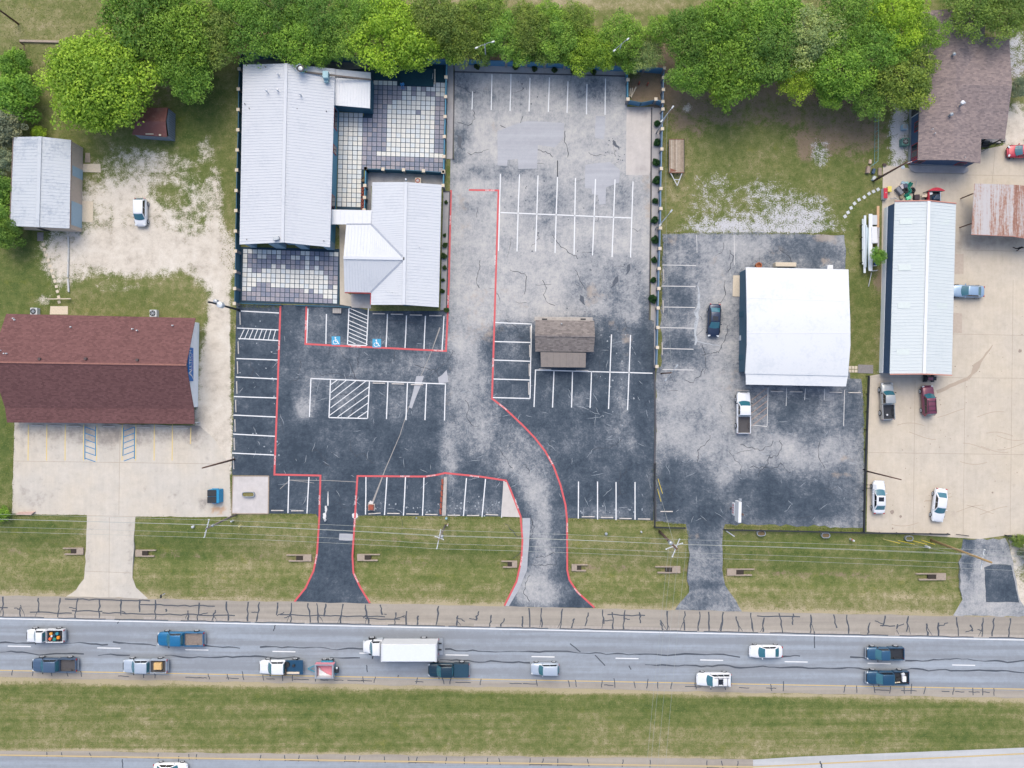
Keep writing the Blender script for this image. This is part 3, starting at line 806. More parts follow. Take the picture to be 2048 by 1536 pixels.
mb.ribbon(wob((1399, 560), (1390, 690), 12, 3.5, r), [0.05, 0.1, 0.2, 0.35, 0.25, 0.5, 0.6, 0.4, 0.5, 0.35, 0.25, 0.3, 0.2], 0.0292)
mb.ribbon(wob((1383, 680), (1440, 692), 8, 2, r), 0.1, 0.0294)
mb.build("dust_spill", M_DUST, lot2, kind="stuff")
for nm, poly in (("patch", [(995, 262), (1050, 243), (1128, 246), (1127, 275), (1110, 295), (1076, 290), (1074, 337), (1037, 338), (1036, 318), (1015, 320), (1014, 332), (995, 331)]),
                 ("patch", [(1192, 232), (1211, 233), (1208, 280), (1190, 275)]),
                 ("patch", [(1171, 330), (1220, 324), (1240, 340), (1238, 365), (1212, 375), (1211, 408), (1198, 409), (1196, 390), (1184, 388), (1183, 377), (1170, 376)])):
    sheet(nm, poly, 0.036, M_PATCH, 0, parent=lot1, ragged=0.04, rstep=1.5)
for poly in ([(833, 752), (848, 752), (824, 817), (818, 815)], [(876, 755), (884, 750), (893, 740), (897, 764), (878, 768)], [(679, 1067), (706, 1068), (706, 1081), (678, 1080)], [(1045, 1036), (1060, 1036), (1058, 1090), (1054, 1140), (1040, 1175), (1018, 1212), (1010, 1212), (1032, 1166), (1042, 1122), (1045, 1080)]):
    sheet("patch", poly, 0.0362, M_PATCH, 0, parent=lot1, ragged=0.03)
M_TRENCH = mat_paint("trench_scar", (166, 162, 158), (120, 124, 132), 0.3)
mb = MB()
mb.ribbon([P(880, 655), P(862, 706), P(842, 752)], [0.2, 0.09, 0.08], 0.0368)
mb.ribbon([P(818, 812), P(800, 870), P(770, 940), P(745, 1006)], [0.08, 0.09, 0.12, 0.28], 0.0368)
mb.ribbon([P(628, 966), P(580, 960), P(560, 978)], 0.07, 0.0368)
mb.ribbon([P(580, 960), P(660, 961), P(716, 964)], 0.08, 0.0370)
mb.build("trench_scar", M_TRENCH, lot1, kind="stuff")
M_SPOT = simple("white_paint_spill", (226, 226, 226), 0.8, var=0.3, scale=4)
mb = MB()
for c, rx, ry in (((649, 1032), 3.5, 8), ((656, 1000), 1.4, 16), ((652, 1018), 2.5, 8), ((710, 1031), 6.5, 7), ((742, 1006), 5, 5)):
    mb.add([P(c[0] + rx * math.cos(t) * r.uniform(0.7, 1.15), c[1] + ry * math.sin(t) * r.uniform(0.7, 1.15)) + Vector((0, 0, 0.0375)) for t in [k * math.pi / 8 for k in range(16)]], [tuple(range(16))[::-1]])
mb.build("paint_spill", M_SPOT, lot1, kind="stuff")

# --- painted markings ------------------------------------------------------------
Z1 = 0.040
def stall(lst, mat, parent, w=0.15, z=Z1):
    for a in lst:
        mb = MB().ribbon([P(a[0], a[1]), P((a[0] + a[2]) / 2 + R.uniform(-0.3, 0.3), (a[1] + a[3]) / 2), P(a[2], a[3])], w, z)
        mb.build("parking_line", mat, parent)
W1 = [(945, 183, 944, 219), (984, 149, 982.5, 220), (1022, 148, 1020, 222), (1060, 156, 1058, 223), (1099, 155, 1096.5, 224), (1136, 163, 1134, 226), (1174, 168, 1173, 229), (1211, 157, 1210, 230),
      (1001, 348, 997, 502), (1039, 349, 1034, 503), (1076, 351, 1071, 503), (1115, 354, 1110, 506), (1151, 356, 1148, 509), (1191, 358, 1185, 511), (1230, 359, 1224, 514), (1266, 363, 1261, 515), (1001, 425, 1262, 436),
      (989, 645, 1063, 648), (987, 683, 1062, 685), (986, 720, 1061, 722.5), (986, 758, 1060, 760), (984, 795, 1060, 797), (1063, 647, 1060, 797),
      (1070, 740, 1305, 746.5), (1071, 741, 1068, 814), (1108, 741, 1105, 815), (1145, 742, 1143, 815), (1183, 743, 1180, 816), (1223, 669, 1217, 818), (1261, 670, 1255, 820),
      (1157, 963, 1156.5, 1037), (1195, 963, 1195, 1039), (1232, 964, 1232, 1040), (1270, 964, 1270, 1039), (578, 953, 576, 1026), (618, 954, 614, 1027),
      (732, 953, 731, 1029), (774, 954, 769, 1030), (811, 954, 807, 1031), (848, 955, 845, 1031), (933, 956, 927, 1032), (971, 958, 964, 1034), (1008, 961, 1003, 1035),
      (482, 622, 558, 626), (474, 656, 557, 660), (477, 677, 557, 681), (473, 717, 556, 720), (472, 754, 555, 758), (468, 793, 553, 796), (467, 830, 552, 834), (466, 868, 550, 872.5), (464, 906, 548, 910),
      (616, 617, 613, 687), (653, 628, 652, 688), (698, 617, 695, 689), (737, 617, 733, 691), (696, 689.5, 733, 691.5), (775, 628, 772, 696), (813, 631, 810, 697), (851, 632, 848, 699), (888, 632, 884, 701),
      (622, 757, 892, 768), (622, 757, 619, 834), (661, 760, 658, 835), (739, 762, 735, 837), (658, 835, 735, 837), (776, 764, 773, 838), (815, 765, 812, 840), (853, 767, 850, 840), (891, 768, 889, 841)]
stall(W1, M_WHITEP, lot1)
for i in range(8): stall([(479 + 9.6 * i, 679, 488.5 + 9.0 * i, 659)], M_WHITEP, lot1, 0.10, 0.041)
for yl in (616, 624, 631, 641, 649, 657, 665, 673): stall([(698, yl, 735, yl + 16)], M_WHITEP, lot1, 0.10, 0.041)
stall([(696, 681, 711, 688)], M_WHITEP, lot1, 0.10, 0.041)
for a in ((130, 1000, 205, 945), (128, 1095, 310, 950), (128, 1180, 425, 955), (125, 1275, 540, 960), (110, 1365, 580, 1025), (210, 1380, 575, 1120), (330, 1385, 570, 1215), (445, 1390, 565, 1310)):
    k = 1 / 5.908
    stall([(640 + a[0] * k, 600 + a[1] * k, 640 + a[2] * k, 600 + a[3] * k)], M_WHITEP, lot1, 0.11, 0.041)
stall([(1115, 321, 1115, 354)], simple("black_line_paint", (62, 66, 74), 0.8, var=0.2), lot1, 0.14)
stall([(1325, 530, 1392, 531), (1322, 572, 1391, 573), (1328, 614, 1390, 615), (1318, 655, 1389, 656.5), (1325, 697, 1387, 698.5), (1325, 739, 1388, 740)], M_WHITEO, lot2, 0.11, 0.034)
stall([(1393, 470, 1394, 505), (1468, 470, 1469, 530)], M_WHITEO, lot2, 0.07, 0.034)
stall([(1536, 775, 1534, 852), (1502, 850, 1534, 853), (1573, 776, 1572, 812), (1611, 777, 1609, 800), (1649, 778, 1648, 800), (1689, 780, 1687, 852)], M_WHITEO, lot2, 0.09, 0.034)
for i in range(5): stall([(1503, 800 + 13 * i, 1534, 776 + 13 * i)], M_ORGP, lot2, 0.09, 0.034)
for x in (57, 94, 131, 168, 194, 245, 272, 309, 345): stall([(x, 849, x - 0.7, 921)], M_YELS, lotL, 0.14, 0.034)
stall([(382, 855, 381, 888)], M_YELS, lotL, 0.14, 0.034)
stall([(170, 852, 170, 919), (192, 853, 191.5, 912), (247.5, 855, 246, 912), (270, 854, 269, 918)], M_BLUP, lotL, 0.15, 0.035)
for i in range(6):
    stall([(171, 854 + 12.5 * i, 191, 861 + 12.5 * i), (248, 862 + 12 * i, 269, 854 + 12 * i)], M_BLUP, lotL, 0.12, 0.036)

RED = [[(561, 612), (556, 760), (549, 949), (641, 951), (639, 1030), (637, 1062), (634, 1108), (627, 1142), (611, 1176), (589, 1203)],
       [(613, 612), (611, 688), (892, 702), (895, 640), (898, 560), (902, 380)],
       [(938, 380), (997, 381), (989, 640), (984, 797), (1010, 817), (1045, 850), (1070, 876), (1090, 902), (1107, 932), (1121, 970), (1131, 1010), (1134, 1040), (1134.5, 1140), (1139, 1160), (1155, 1184), (1189, 1215)],
       [(740, 1206), (721, 1175), (707, 1146), (705, 1112), (709, 1050), (715, 952), (850, 953), (872, 950), (890, 946), (960, 953), (1012, 961), (1020, 977), (1041, 1032), (1045, 1080), (1042.5, 1121), (1033, 1163), (1009, 1211)]]
for pl in RED: MB().ribbon([P(*p) for p in pl], 0.26, 0.042).build("fire_lane_stripe", M_REDP, lot1)

FONT_CACHE = {}
def text_mesh(name, body, size, mat, mw, parent=None, squeeze=1.0):
    cu = bpy.data.curves.new(name, 'FONT'); cu.body = body; cu.size = size; cu.align_x = 'CENTER'; cu.align_y = 'CENTER'
    cu.extrude = 0.0
    t = bpy.data.objects.new(name + "_curve", cu); COL.objects.link(t)
    bpy.context.view_layer.update()
    me = bpy.data.meshes.new_from_object(t.evaluated_get(bpy.context.evaluated_depsgraph_get()))
    bpy.data.objects.remove(t)
    off = org(parent)
    me.transform(Matrix.Diagonal((squeeze, 1, 1, 1)))
    me.transform(mw); me.transform(Matrix.Translation(-off))
    me.materials.clear(); me.materials.append(mat)
    me.name = name
    o = bpy.data.objects.new(name, me); COL.objects.link(o)
    if parent: o.parent = parent
    return o
M_WTXT = simple("white_lettering", (248, 246, 246), 0.7, var=0.0)
lane_txt = None
for x, y, a in ((712, 693, -2), (877, 701, -2), (810, 952.6, 0), (862, 951.6, 8), (1006, 814, -38), (1101, 920, -62), (1134.6, 1055, -90), (1033.5, 1008, -70), (1043, 1122, 80), (1155, 1184, -45), (638.5, 1000, -90), (632, 1118, -98), (711, 1000, 86), (709.5, 1045, 86), (712, 1156, -65), (949, 953, -7), (980, 381, 0), (986.5, 725, 88), (896, 600, 87), (900.5, 440, 88), (612, 650, 88), (558.5, 690, 88), (550, 920, 88), (990.5, 520, 88)):
    p = P(x, y)
    if lane_txt is None:
        lane_txt = text_mesh("fire_lane_lettering", "FIRE LANE", 0.30, M_WTXT, Matrix.Identity(4), lot1)
        o = lane_txt
    else:
        o = lane_txt.copy(); COL.objects.link(o)
    o.location = (p.x, p.y, 0.046); o.rotation_euler = (0, 0, math.radians(a))

# wheelchair symbols
def wheelchair(cx, cy):
    p = P(cx, cy); a = 0.62
    sq = MB().add([(p.x - a, p.y - a, 0.044), (p.x + a, p.y - a, 0.044), (p.x + a, p.y + a, 0.044), (p.x - a, p.y + a, 0.044)], [(0, 1, 2, 3)]).build("accessible_parking_square", M_HCBL, lot1)
    m = MB(); z = 0.049
    def q(u, v): return (p.x + u, p.y + v)
    m.add([q(-0.08 + 0.11 * math.cos(t), 0.42 + 0.11 * math.sin(t)) + (z,) for t in [k * math.pi / 6 for k in range(12)]], [tuple(range(12))])
    m.ribbon([q(-0.08, 0.28), q(-0.06, -0.06), q(0.2, -0.06), q(0.33, -0.4), q(0.46, -0.36)], 0.12, z)
    m.ribbon([q(-0.07, 0.13), q(0.17, 0.13)], 0.08, z + 0.001)
    m.ribbon([q(-0.1 + 0.3 * math.cos(t), -0.2 + 0.28 * math.sin(t)) for t in [math.radians(d) for d in range(110, 345, 20)]], 0.09, z + 0.002)
    m.build("wheelchair_symbol", M_WTXT, sq)
wheelchair(672, 681.4); wheelchair(753.7, 686.4)

# --- small wear: scuffs, drips, chips, joints ------------------------------------------
def splat(mb, x, y, rad, z, r, k=9):
    mb.add([P(x + rad * r.uniform(0.55, 1.2) * math.cos(t), y + rad * r.uniform(0.55, 1.2) * math.sin(t)) + Vector((0, 0, z)) for t in [2 * math.pi * i / k for i in range(k)]], [tuple(range(k))[::-1]])
r = random.Random(77)
M_SCUF = mat_paint("light_scuff", (164, 172, 180), (100, 110, 122), 0.3)
mb = MB()
for k in range(170):
    x, y = r.uniform(480, 1300), r.uniform(660, 1020)
    if 1065 < x < 1190 and y < 740: continue
    a = r.choice([0.3, 1.4, 1.57, 2.6]) + r.uniform(-.5, .5); l = r.uniform(4, 26)
    mb.ribbon(wob((x, y), (x + math.cos(a) * l, y + math.sin(a) * l), 4, l * 0.06, r), [0.015, 0.05, 0.06, 0.04, 0.015], 0.0352)
for k in range(60):
    x, y = r.uniform(1325, 1720), r.uniform(780, 1040); a = r.uniform(0, 3.1); l = r.uniform(4, 22)
    mb.ribbon(wob((x, y), (x + math.cos(a) * l, y + math.sin(a) * l), 4, l * 0.06, r), [0.015, 0.05, 0.06, 0.04, 0.015], 0.0292)
for k in range(130):
    x, y = r.choice([(r.uniform(1160, 1290), r.gauss(1022, 7)), (r.uniform(900, 1000), r.gauss(1015, 9)), (r.uniform(480, 560), r.uniform(640, 930)), (r.uniform(1200, 1270), r.uniform(660, 860)), (r.uniform(730, 880), r.gauss(1018, 8))])
    splat(mb, x, y, r.uniform(0.5, 2.2), 0.0354, r)
mb.build("scuff_marks", M_SCUF, lot1, kind="stuff")
M_OIL = simple("oil_drip", (84, 92, 104), 0.6, var=0.4, scale=5)
mb = MB()
for k in range(90):
    x, y = r.choice([(r.uniform(1005, 1260), r.uniform(360, 505)), (r.uniform(940, 1215), r.uniform(160, 215)), (r.gauss(1228, 9), r.gauss(292, 11)), (r.gauss(1240, 8), r.gauss(310, 10)), (r.uniform(1100, 1290), r.uniform(520, 630))])
    splat(mb, x, y, r.uniform(0.5, 1.9), 0.0355, r)
for a, b, w_ in (((1236, 552), (1222, 576), 0.5), ((1260, 528), (1252, 550), 0.4), ((915, 270), (925, 300), 0.5), ((1226, 280), (1238, 300), 0.35), ((1160, 590), (1170, 610), 0.5)):
    mb.ribbon(wob(a, b, 5, 2.5, r), [0.05, w_, w_ * 1.3, w_, w_ * 0.6, 0.05], 0.0357)
mb.build("oil_stains", M_OIL, lot1, kind="stuff")
mb = MB()
for x, y, rad in ((1801, 1033, 3), (1784, 1024, 4.5), (1785, 1057, 2.2), (2040, 702, 4), (1985, 985, 2), (1860, 818, 3), (1870, 822, 2), (1998, 760, 1.2), (1910, 733, 1.4)): splat(mb, x, y, rad, 0.0325, r)
for k in range(60): splat(mb, r.uniform(1745, 2046), r.uniform(600, 1060), r.uniform(0.4, 1.3), 0.0325, r)
mb.build("oil_stains", simple("faint_oil", (164, 150, 138), 0.8, var=0.3, scale=5), yard, kind="stuff")
M_JNT = simple("expansion_joint", (184, 172, 158), 0.95, var=0.25, scale=3)
for a, b in (((1740, 754), (2100, 757)), ((2026, 560), (2020, 1068)), ((1905, 668), (2100, 672)), ((1925, 500), (2100, 504)), ((1830, 760), (1826, 1064)), ((1930, 760), (1926, 1070)), ((1736, 905), (2100, 910)), ((1990, 300), (1984, 366)), ((1930, 350), (2100, 353))):
    MB().ribbon([P(*a), P(*b)], 0.06, 0.0330).build("expansion_joint", M_JNT, yard)
for a, b in (((28, 922), (450, 928)), ((175, 1031), (270, 1033)), ((219, 1034), (218, 1195)), ((240, 852), (238, 1030)), ((168, 1142), (266, 1146))):
    MB().ribbon([P(*a), P(*b)], 0.06, 0.0310).build("expansion_joint", M_JNT, lotL)
mb = MB()
mb.ribbon(wob((1873, 784), (1936, 757), 7, 2, r), 0.5, 0.0321); mb.ribbon(wob((1936, 757), (1985, 690), 8, 2, r), [0.5, 0.3, 0.8, 1.0, 0.4, 0.2, 0.3, 0.2, 0.1], 0.0322)
for k in range(16):
    x, y = r.uniform(1760, 2030), r.uniform(800, 1050); pts = [P(x + i * 9, y + 10 * math.sin(i * 0.35 + k)) for i in range(7)]
    mb.ribbon(pts, 0.08, 0.0323)
mb.build("tyre_marks", mat_paint("tyre_mark", (188, 172, 154), (205, 194, 178), 0.4), yard, kind="stuff")
# ------------------------------------------------------------------ buildings
def slope(name, a, b, c, d, mat, parent, pitch=0.42, rh=0.03, rw=0.085, thick=0.12):
    """roof plane: eave a-d, ridge b-c; ribs run from eave to ridge"""
    a, b, c, d = map(Vector, (a, b, c, d))
    L = (d - a).length
    nn = ((b - a) if (b - a).length > (c - d).length else (c - d)).cross(d - a)
    if nn.z < 0: nn = -nn
    nn.normalize()
    prof = [(0, 0)]
    if pitch:
        n = max(1, round(L / pitch)); p = L / n
        prof = []
        for i in range(n):
            s = i * p
            prof += [(s, 0), (s + p - rw, 0), (s + p - rw * 0.72, rh), (s + p - rw * 0.28, rh)]
    prof.append((L, 0))
    vs = []; fs = []
    for s, h in prof:
        t = s / L
        vs += [a.lerp(d, t) + nn * h, b.lerp(c, t) + nn * h]
    for i in range(len(prof) - 1): fs.append((2 * i, 2 * i + 2, 2 * i + 3, 2 * i + 1))
    m = MB().add(vs, fs)
    dz = Vector((0, 0, -thick))
    q = [a, d, c, b]
    m.add([p + dz for p in q], [(3, 2, 1, 0)])
    for i in range(4):
        m.add([q[i], q[(i + 1) % 4], q[(i + 1) % 4] + dz, q[i] + dz], [(0, 3, 2, 1)])
    o = m.build(name, mat, parent)
    return o

def inset(cs, n, e, s, w):
    nw, ne, se, sw = [Vector(p) for p in cs]
    u = (ne - nw).normalized(); v = (sw - nw).normalized()
    return [nw + u * w + v * n, ne - u * e + v * n, se - u * e - v * s, sw + u * w - v * s]

def onwall(A, B, u0, u1, z0, z1, dep, mat, name, parent, cen, off=0.0):
    A = Vector((A[0], A[1], 0)); B = Vector((B[0], B[1], 0))
    d = B - A; nrm = Vector((-d.y, d.x, 0)).normalized()
    if nrm.dot((A + B) / 2 - Vector((cen[0], cen[1], 0))) < 0: nrm = -nrm
    p = A + d * u0 + nrm * off; q = A + d * u1 + nrm * off
    z = Vector((0, 0, 1))
    b = [p - nrm * 0.05 + z * z0, q - nrm * 0.05 + z * z0, q + nrm * dep + z * z0, p + nrm * dep + z * z0]
    t = [x + z * (z1 - z0) for x in b]
    return MB().hexa(b, t).build(name, mat, parent)

def window(A, B, u0, u1, z0, z1, parent, cen, frame=M_REDT, glass=M_GLASS, name="window"):
    w = onwall(A, B, u0, u1, z0, z1, 0.05, frame, name, parent, cen)
    L = (Vector(B) - Vector(A)).length
    k = 0.12 / L
    um = (u0 + u1) / 2
    onwall(A, B, u0 + k, um - k * 0.3, z0 + 0.12, z1 - 0.12, 0.07, glass, "pane", w, cen)
    onwall(A, B, um + k * 0.3, u1 - k, z0 + 0.12, z1 - 0.12, 0.07, glass, "pane", w, cen)
    return w

def gable(name, label, cat, cs, r0, r1, axis, he, hr, roof, wall, over=(0.3, 0.3, 0.3, 0.3), pitch=0.42, base=None, gwall=None, rcap=None, origin=None, parent=None):
    nw, ne, se, sw = [P(p[0], p[1], he) for p in cs]
    R0, R1 = P(r0[0], r0[1], hr), P(r1[0], r1[1], hr)
    ce = (nw + ne + se + sw) / 4
    t = parent or thing(name, label, cat, (ce.x, ce.y, 0))
    if axis == 'NS':
        slope("roof_slope", nw, R0, R1, sw, roof, t, pitch); slope("roof_slope", ne, R0, R1, se, roof, t, pitch)
    else:
        slope("roof_slope", nw, R0, R1, ne, roof, t, pitch); slope("roof_slope", sw, R0, R1, se, roof, t, pitch)
    if rcap:
        up = Vector((0, 0, 0.05))
        MB().bar(R0 + up, R1 + up, 0.42, 0.07).build("ridge_cap", rcap, t)
    w = inset([nw, ne, se, sw], *over)
    half = (ne - nw).length / 2 if axis == 'NS' else (sw - nw).length / 2
    if axis == 'NS': rise_a = he + (hr - he) * over[3] / half - 0.13
    else: rise_a = he + (hr - he) * over[0] / half - 0.13
    g = [Vector((p.x, p.y, 0)) for p in w]
    top = [Vector((p.x, p.y, rise_a)) for p in w]
    apex = hr - 0.14
    for i in range(4):
        j = (i + 1) % 4
        pts = [g[i], g[j], top[j]]
        if (axis == 'NS' and i in (0, 2)) or (axis == 'EW' and i in (1, 3)):
            a0 = R0 if i in (0, 3) else R1
            mid = (g[i] + g[j]) / 2
            dd = (g[j] - g[i]).normalized()
            mm = g[i] + dd * ((Vector((a0.x, a0.y, 0)) - g[i]).dot(dd))
            pts.append(Vector((mm.x, mm.y, apex)))
            mt = gwall or wall
        else: mt = wall
        pts.append(top[i])
        MB().poly(pts[::-1]).build("wall", mt, t)
    return t, g, ce

def vent(p, r, h, mat, parent, cap=None, name="vent_pipe"):
    m = MB().lathe(p, [(r, -0.15), (r, h)], 10)
    o = m.build(name, mat, parent)
    if cap: MB().lathe((p[0], p[1], p[2] + h), [(r * 1.5, 0), (r * 1.6, 0.08), (r * 0.8, 0.2), (0.02, 0.24)], 10).build("cap", cap, o)
    return o

# --- long silver-roofed hall (left of the courtyard) ---------------------------------
t, g, ce = gable("metal_roof_hall", "long silver metal-roofed hall with teal walls beside the tiled courtyard", "building",
    [(486, 129), (670, 137.5), (660, 494.5), (479, 489)], (572.5, 127), (565, 485), 'NS', 3.9, 5.3, M_SILV, M_TEAL, (0.3, 0.2, 1.1, 0.3), 0.40, rcap=M_SILV)
hall = t
for u0, u1 in ((0.20, 0.32), (0.42, 0.47), (0.72, 0.86)):
    window(g[1], g[2], u0, u1, 1.0, 3.0, t, ce, M_REDT, M_GLASS)
M_FIN = simple("pale_blue_pilaster", (150, 178, 196), 0.7, var=0.1, scale=1.5)
for u0, u1 in ((0.0, 0.07), (0.30, 0.42), (0.60, 0.70), (0.91, 1.0)):
    onwall(g[2], g[3], 1 - u1, 1 - u0, 0, 3.7, 0.85, M_FIN, "pilaster", t, ce)
d = onwall(g[2], g[3], 0.42, 0.57, 0.0, 2.6, 0.25, M_REDT, "door", t, ce)
onwall(g[2], g[3], 0.435, 0.555, 0.1, 2.45, 0.28, M_FIN, "door_panel", d, ce)
for x, y in ((558, 151), (535, 184), (557, 183), (602, 191)): vent(P(x, y, 5.0), 0.09, 0.5, M_LTGRY, t, M_WHTR)
for x, y in ((490, 208), (499, 217), (595, 218), (653, 223), (494, 479), (648, 482), (531, 134)): vent(P(x, y, 4.1 if x < 520 or x > 640 else 4.8), 0.06, 0.2, M_BLK, t)
# big kitchen exhaust and the box fan
M_PTEAL = simple("pale_teal_metal", (158, 196, 206), 0.5, var=0.15)
e = MB().lathe(P(604, 141, 4.8), [(0.42, -0.1), (0.42, 1.25)], 16).build("exhaust_fan", M_PTEAL, t)
MB().lathe(P(601, 137, 6.05), [(0.5, 0), (0.52, 0.16), (0.36, 0.17), (0.34, 0.02)], 18).build("rim", M_BLK, e)
MB().lathe(P(601, 137, 6.02), [(0.33, 0), (0.3, 0.12), (0.05, 0.16)], 14).build("dome", M_GALV, e)
b_ = MB().box(P(652, 151, 4.9), (0.75, 0.95, 0.9)).build("air_handler", M_PTEAL, t, bevel=0.03)
MB().box(P(653, 161, 4.5), (0.55, 0.6, 0.5)).build("duct", M_PTEAL, b_, bevel=0.02)
MB().box(P(553, 477, 5.35), (0.8, 0.5, 0.45), 0.2).build("roof_unit", M_GALV, t, bevel=0.03)
MB().bar(P(610, 144, 4.86), P(742, 159.5, 3.75), 0.22, 0.1).build("gutter", simple("brown_gutter", (112, 104, 100), 0.7, var=0.2), t)
# annex roof on the east side
a0, a1, a2, a3 = P(669, 138, 3.75), P(741.5, 145, 3.65), P(741.5, 159, 3.6), P(669, 153, 3.7)
slope("annex_roof", a3, a0, a1, a2, M_SILV, t, 0, thick=0.1)
slope("annex_roof", P(667, 210, 3.25), P(669, 155, 3.55), P(741, 161, 3.5), P(740, 216.5, 3.2), M_WHTR, t, 0.40)
w = inset([P(669, 138, 3.7), P(741, 145, 3.65), P(740, 216, 3.2), P(667, 210, 3.25)], 0.3, 0.1, 0.25, 0.0)
for i in (0, 1, 2):
    A, B = w[i], w[(i + 1) % 4]
    MB().poly([(B.x, B.y, 0), (A.x, A.y, 0), (A.x, A.y, 3.05), (B.x, B.y, 3.05)]).build("wall", M_TEALD, t)

# --- covered walkway ------------------------------------------------------------------
c0 = P(703, 434, 3.0)
t = thing("walkway_canopy", "bright white flat canopy bridging the silver hall and the smaller gabled building", "canopy", (c0.x, c0.y, 0))
slope("canopy_roof", P(663, 419, 3.1), P(662.5, 448.5, 2.95), P(743, 449.5, 2.95), P(744, 420.5, 3.1), M_WHTR, t, 0.6, 0.03)
for x, y in ((668, 421), (668, 446), (738, 422), (738, 447)): MB().box((P(x, y, 3).x, P(x, y, 3).y, 1.42), (0.14, 0.14, 2.84)).build("post", M_TEALD, t)

# --- smaller cross-gabled building --------------------------------------------------------
he, hr = 3.0, 4.5
pt = lambda x, y, h: P(x, y, h)
c0 = P(805, 490, 3)
t = thing("cross_gable_building", "white ribbed metal roof with a cross gable beside the red-striped lane", "building", (c0.x, c0.y, 0))
M_SIL2 = mat_metalroof("pale_ribbed_roof", (220, 224, 230), (198, 204, 213))
RN, RS, J = pt(812, 364, hr), pt(807.5, 609.5, hr), pt(809, 517.5, hr)
NWm, NEm, SEm, SWm = pt(745, 364.5, he), pt(883, 369.5, he), pt(877.5, 614.5, he), pt(741, 609.5, he)
VN, VS = pt(743, 449, he), pt(741, 585, he)
# points on the ridge level with the valley ends
def onridge(p):
    k = (p.y - RN.y) / (RS.y - RN.y); return RN.lerp(RS, k)
slope("roof_slope", NEm, RN, RS, SEm, M_SIL2, t, 0.42)
slope("roof_slope", NWm, RN, onridge(VN), VN, M_SIL2, t, 0.42)
slope("roof_slope", VN, onridge(VN), J, J - Vector((0.02, 0, 0.004)), M_SIL2, t, 0.42)
slope("roof_slope", SWm, RS, onridge(VS), VS, M_SIL2, t, 0.42)
slope("roof_slope", VS, onridge(VS), J, J - Vector((0.02, 0, 0.004)), M_SIL2, t, 0.42)
WR = pt(687, 515.5, hr); WN, WS = pt(692.5, 449, he), pt(689, 584, he)
def onwr(p):
    k = (p.x - WR.x) / (J.x - WR.x); return WR.lerp(J, k)
slope("roof_slope", WN, WR, onwr(VN), VN, M_SIL2, t, 0.42)
slope("roof_slope", VN, onwr(VN), J, J - Vector((0, -0.02, 0.004)), M_SIL2, t, 0.42)
slope("roof_slope", WS, WR, onwr(VS), VS, M_SIL2, t, 0.42)
slope("roof_slope", VS, onwr(VS), J, J - Vector((0, 0.02, 0.004)), M_SIL2, t, 0.42)
up = Vector((0, 0, 0.05))
MB().bar(RN + up, RS + up, 0.4, 0.07).build("ridge_cap", M_SIL2, t)
MB().bar(WR + up, J + up, 0.4, 0.07).build("ridge_cap", M_SIL2, t)
M_VALL = simple("grey_valley", (168, 176, 190), 0.5, var=0.3, scale=5)
MB().bar(VN + up * 0.9, J + up * 0.9, 0.28, 0.03).build("valley", M_VALL, t)
MB().bar(VS + up * 0.9, J + up * 0.9, 0.28, 0.03).build("valley", M_VALL, t)
MB().bar(P(693, 448, 3.0), P(743, 448, 3.0), 0.14, 0.12).build("gutter", M_VALL, t)
fm = inset([NWm, NEm, SEm, SWm], 0.3, 0.3, 0.35, 0.3)
M_TANB = simple("tan_brick_wall", (168, 148, 136), 0.9, var=0.25, scale=5, bump=0.3)
hz = 2.9
for i in range(4):
    A, B = fm[i], fm[(i + 1) % 4]
    pts = [(B.x, B.y, 0), (A.x, A.y, 0), (A.x, A.y, hz)] + ([((A.x + B.x) / 2, (A.y + B.y) / 2, hr - 0.15)] if i in (0, 2) else []) + [(B.x, B.y, hz)]
    MB().poly(pts).build("wall", M_TANB if i == 2 else M_TEAL, t)
wm = inset([WN, VN, VS, WS], 0.3, 0.0, 0.35, 0.3)
for i in (0, 2, 3):
    A, B = wm[i], wm[(i + 1) % 4]
    pts = [(B.x, B.y, 0), (A.x, A.y, 0), (A.x, A.y, hz)] + ([((A.x + B.x) / 2, (A.y + B.y) / 2, hr - 0.15)] if i == 3 else []) + [(B.x, B.y, hz)]
    MB().poly(pts).build("wall", M_TEAL, t)
cc = (c0.x, c0.y)
window(fm[2], fm[3], 0.10, 0.30, 0.9, 2.2, t, cc, M_TEALD); window(fm[2], fm[3], 0.70, 0.9, 0.9, 2.2, t, cc, M_TEALD)
onwall(fm[2], fm[3], 0.45, 0.55, 0.05, 2.2, 0.06, M_TEALD, "door", t, cc)
window(wm[2], wm[3], 0.3, 0.6, 0.9, 2.2, t, cc, M_REDT)
MB().bar(P(741.6, 586, 3.0), P(741, 609, 3.0), 0.10, 0.16).build("trim", M_REDT, t)
MB().bar(P(690, 585.5, 3.0), P(741, 586.5, 3.0), 0.10, 0.16).build("trim", M_REDT, t)
MB().bar(P(744.6, 365, 3.05), P(742, 448, 3.05), 0.06, 0.12).build("trim", M_LTGRY, t)
vent(P(740, 506, 3.9), 0.07, 0.35, M_BLK, t); vent(P(839, 495, 3.9), 0.05, 0.25, M_GALV, t); vent(P(812.5, 360, 4.3), 0.11, 0.5, M_WHTR, t)
an = MB().tube([P(784, 586, 4.2), P(784, 585, 4.75)], 0.025).build("antenna", M_BLK, t)
for k in range(5): MB().bar(P(772 + 6 * k, 583 + 1.6 * k - 2.4, 4.7), P(776 + 5 * k, 589 + 0.4 * k - 2, 4.7), 0.03, 0.03).build("element", M_GALV, an)
MB().bar(P(770, 583, 4.7), P(798, 588, 4.7), 0.03, 0.03).build("boom", M_GALV, an)

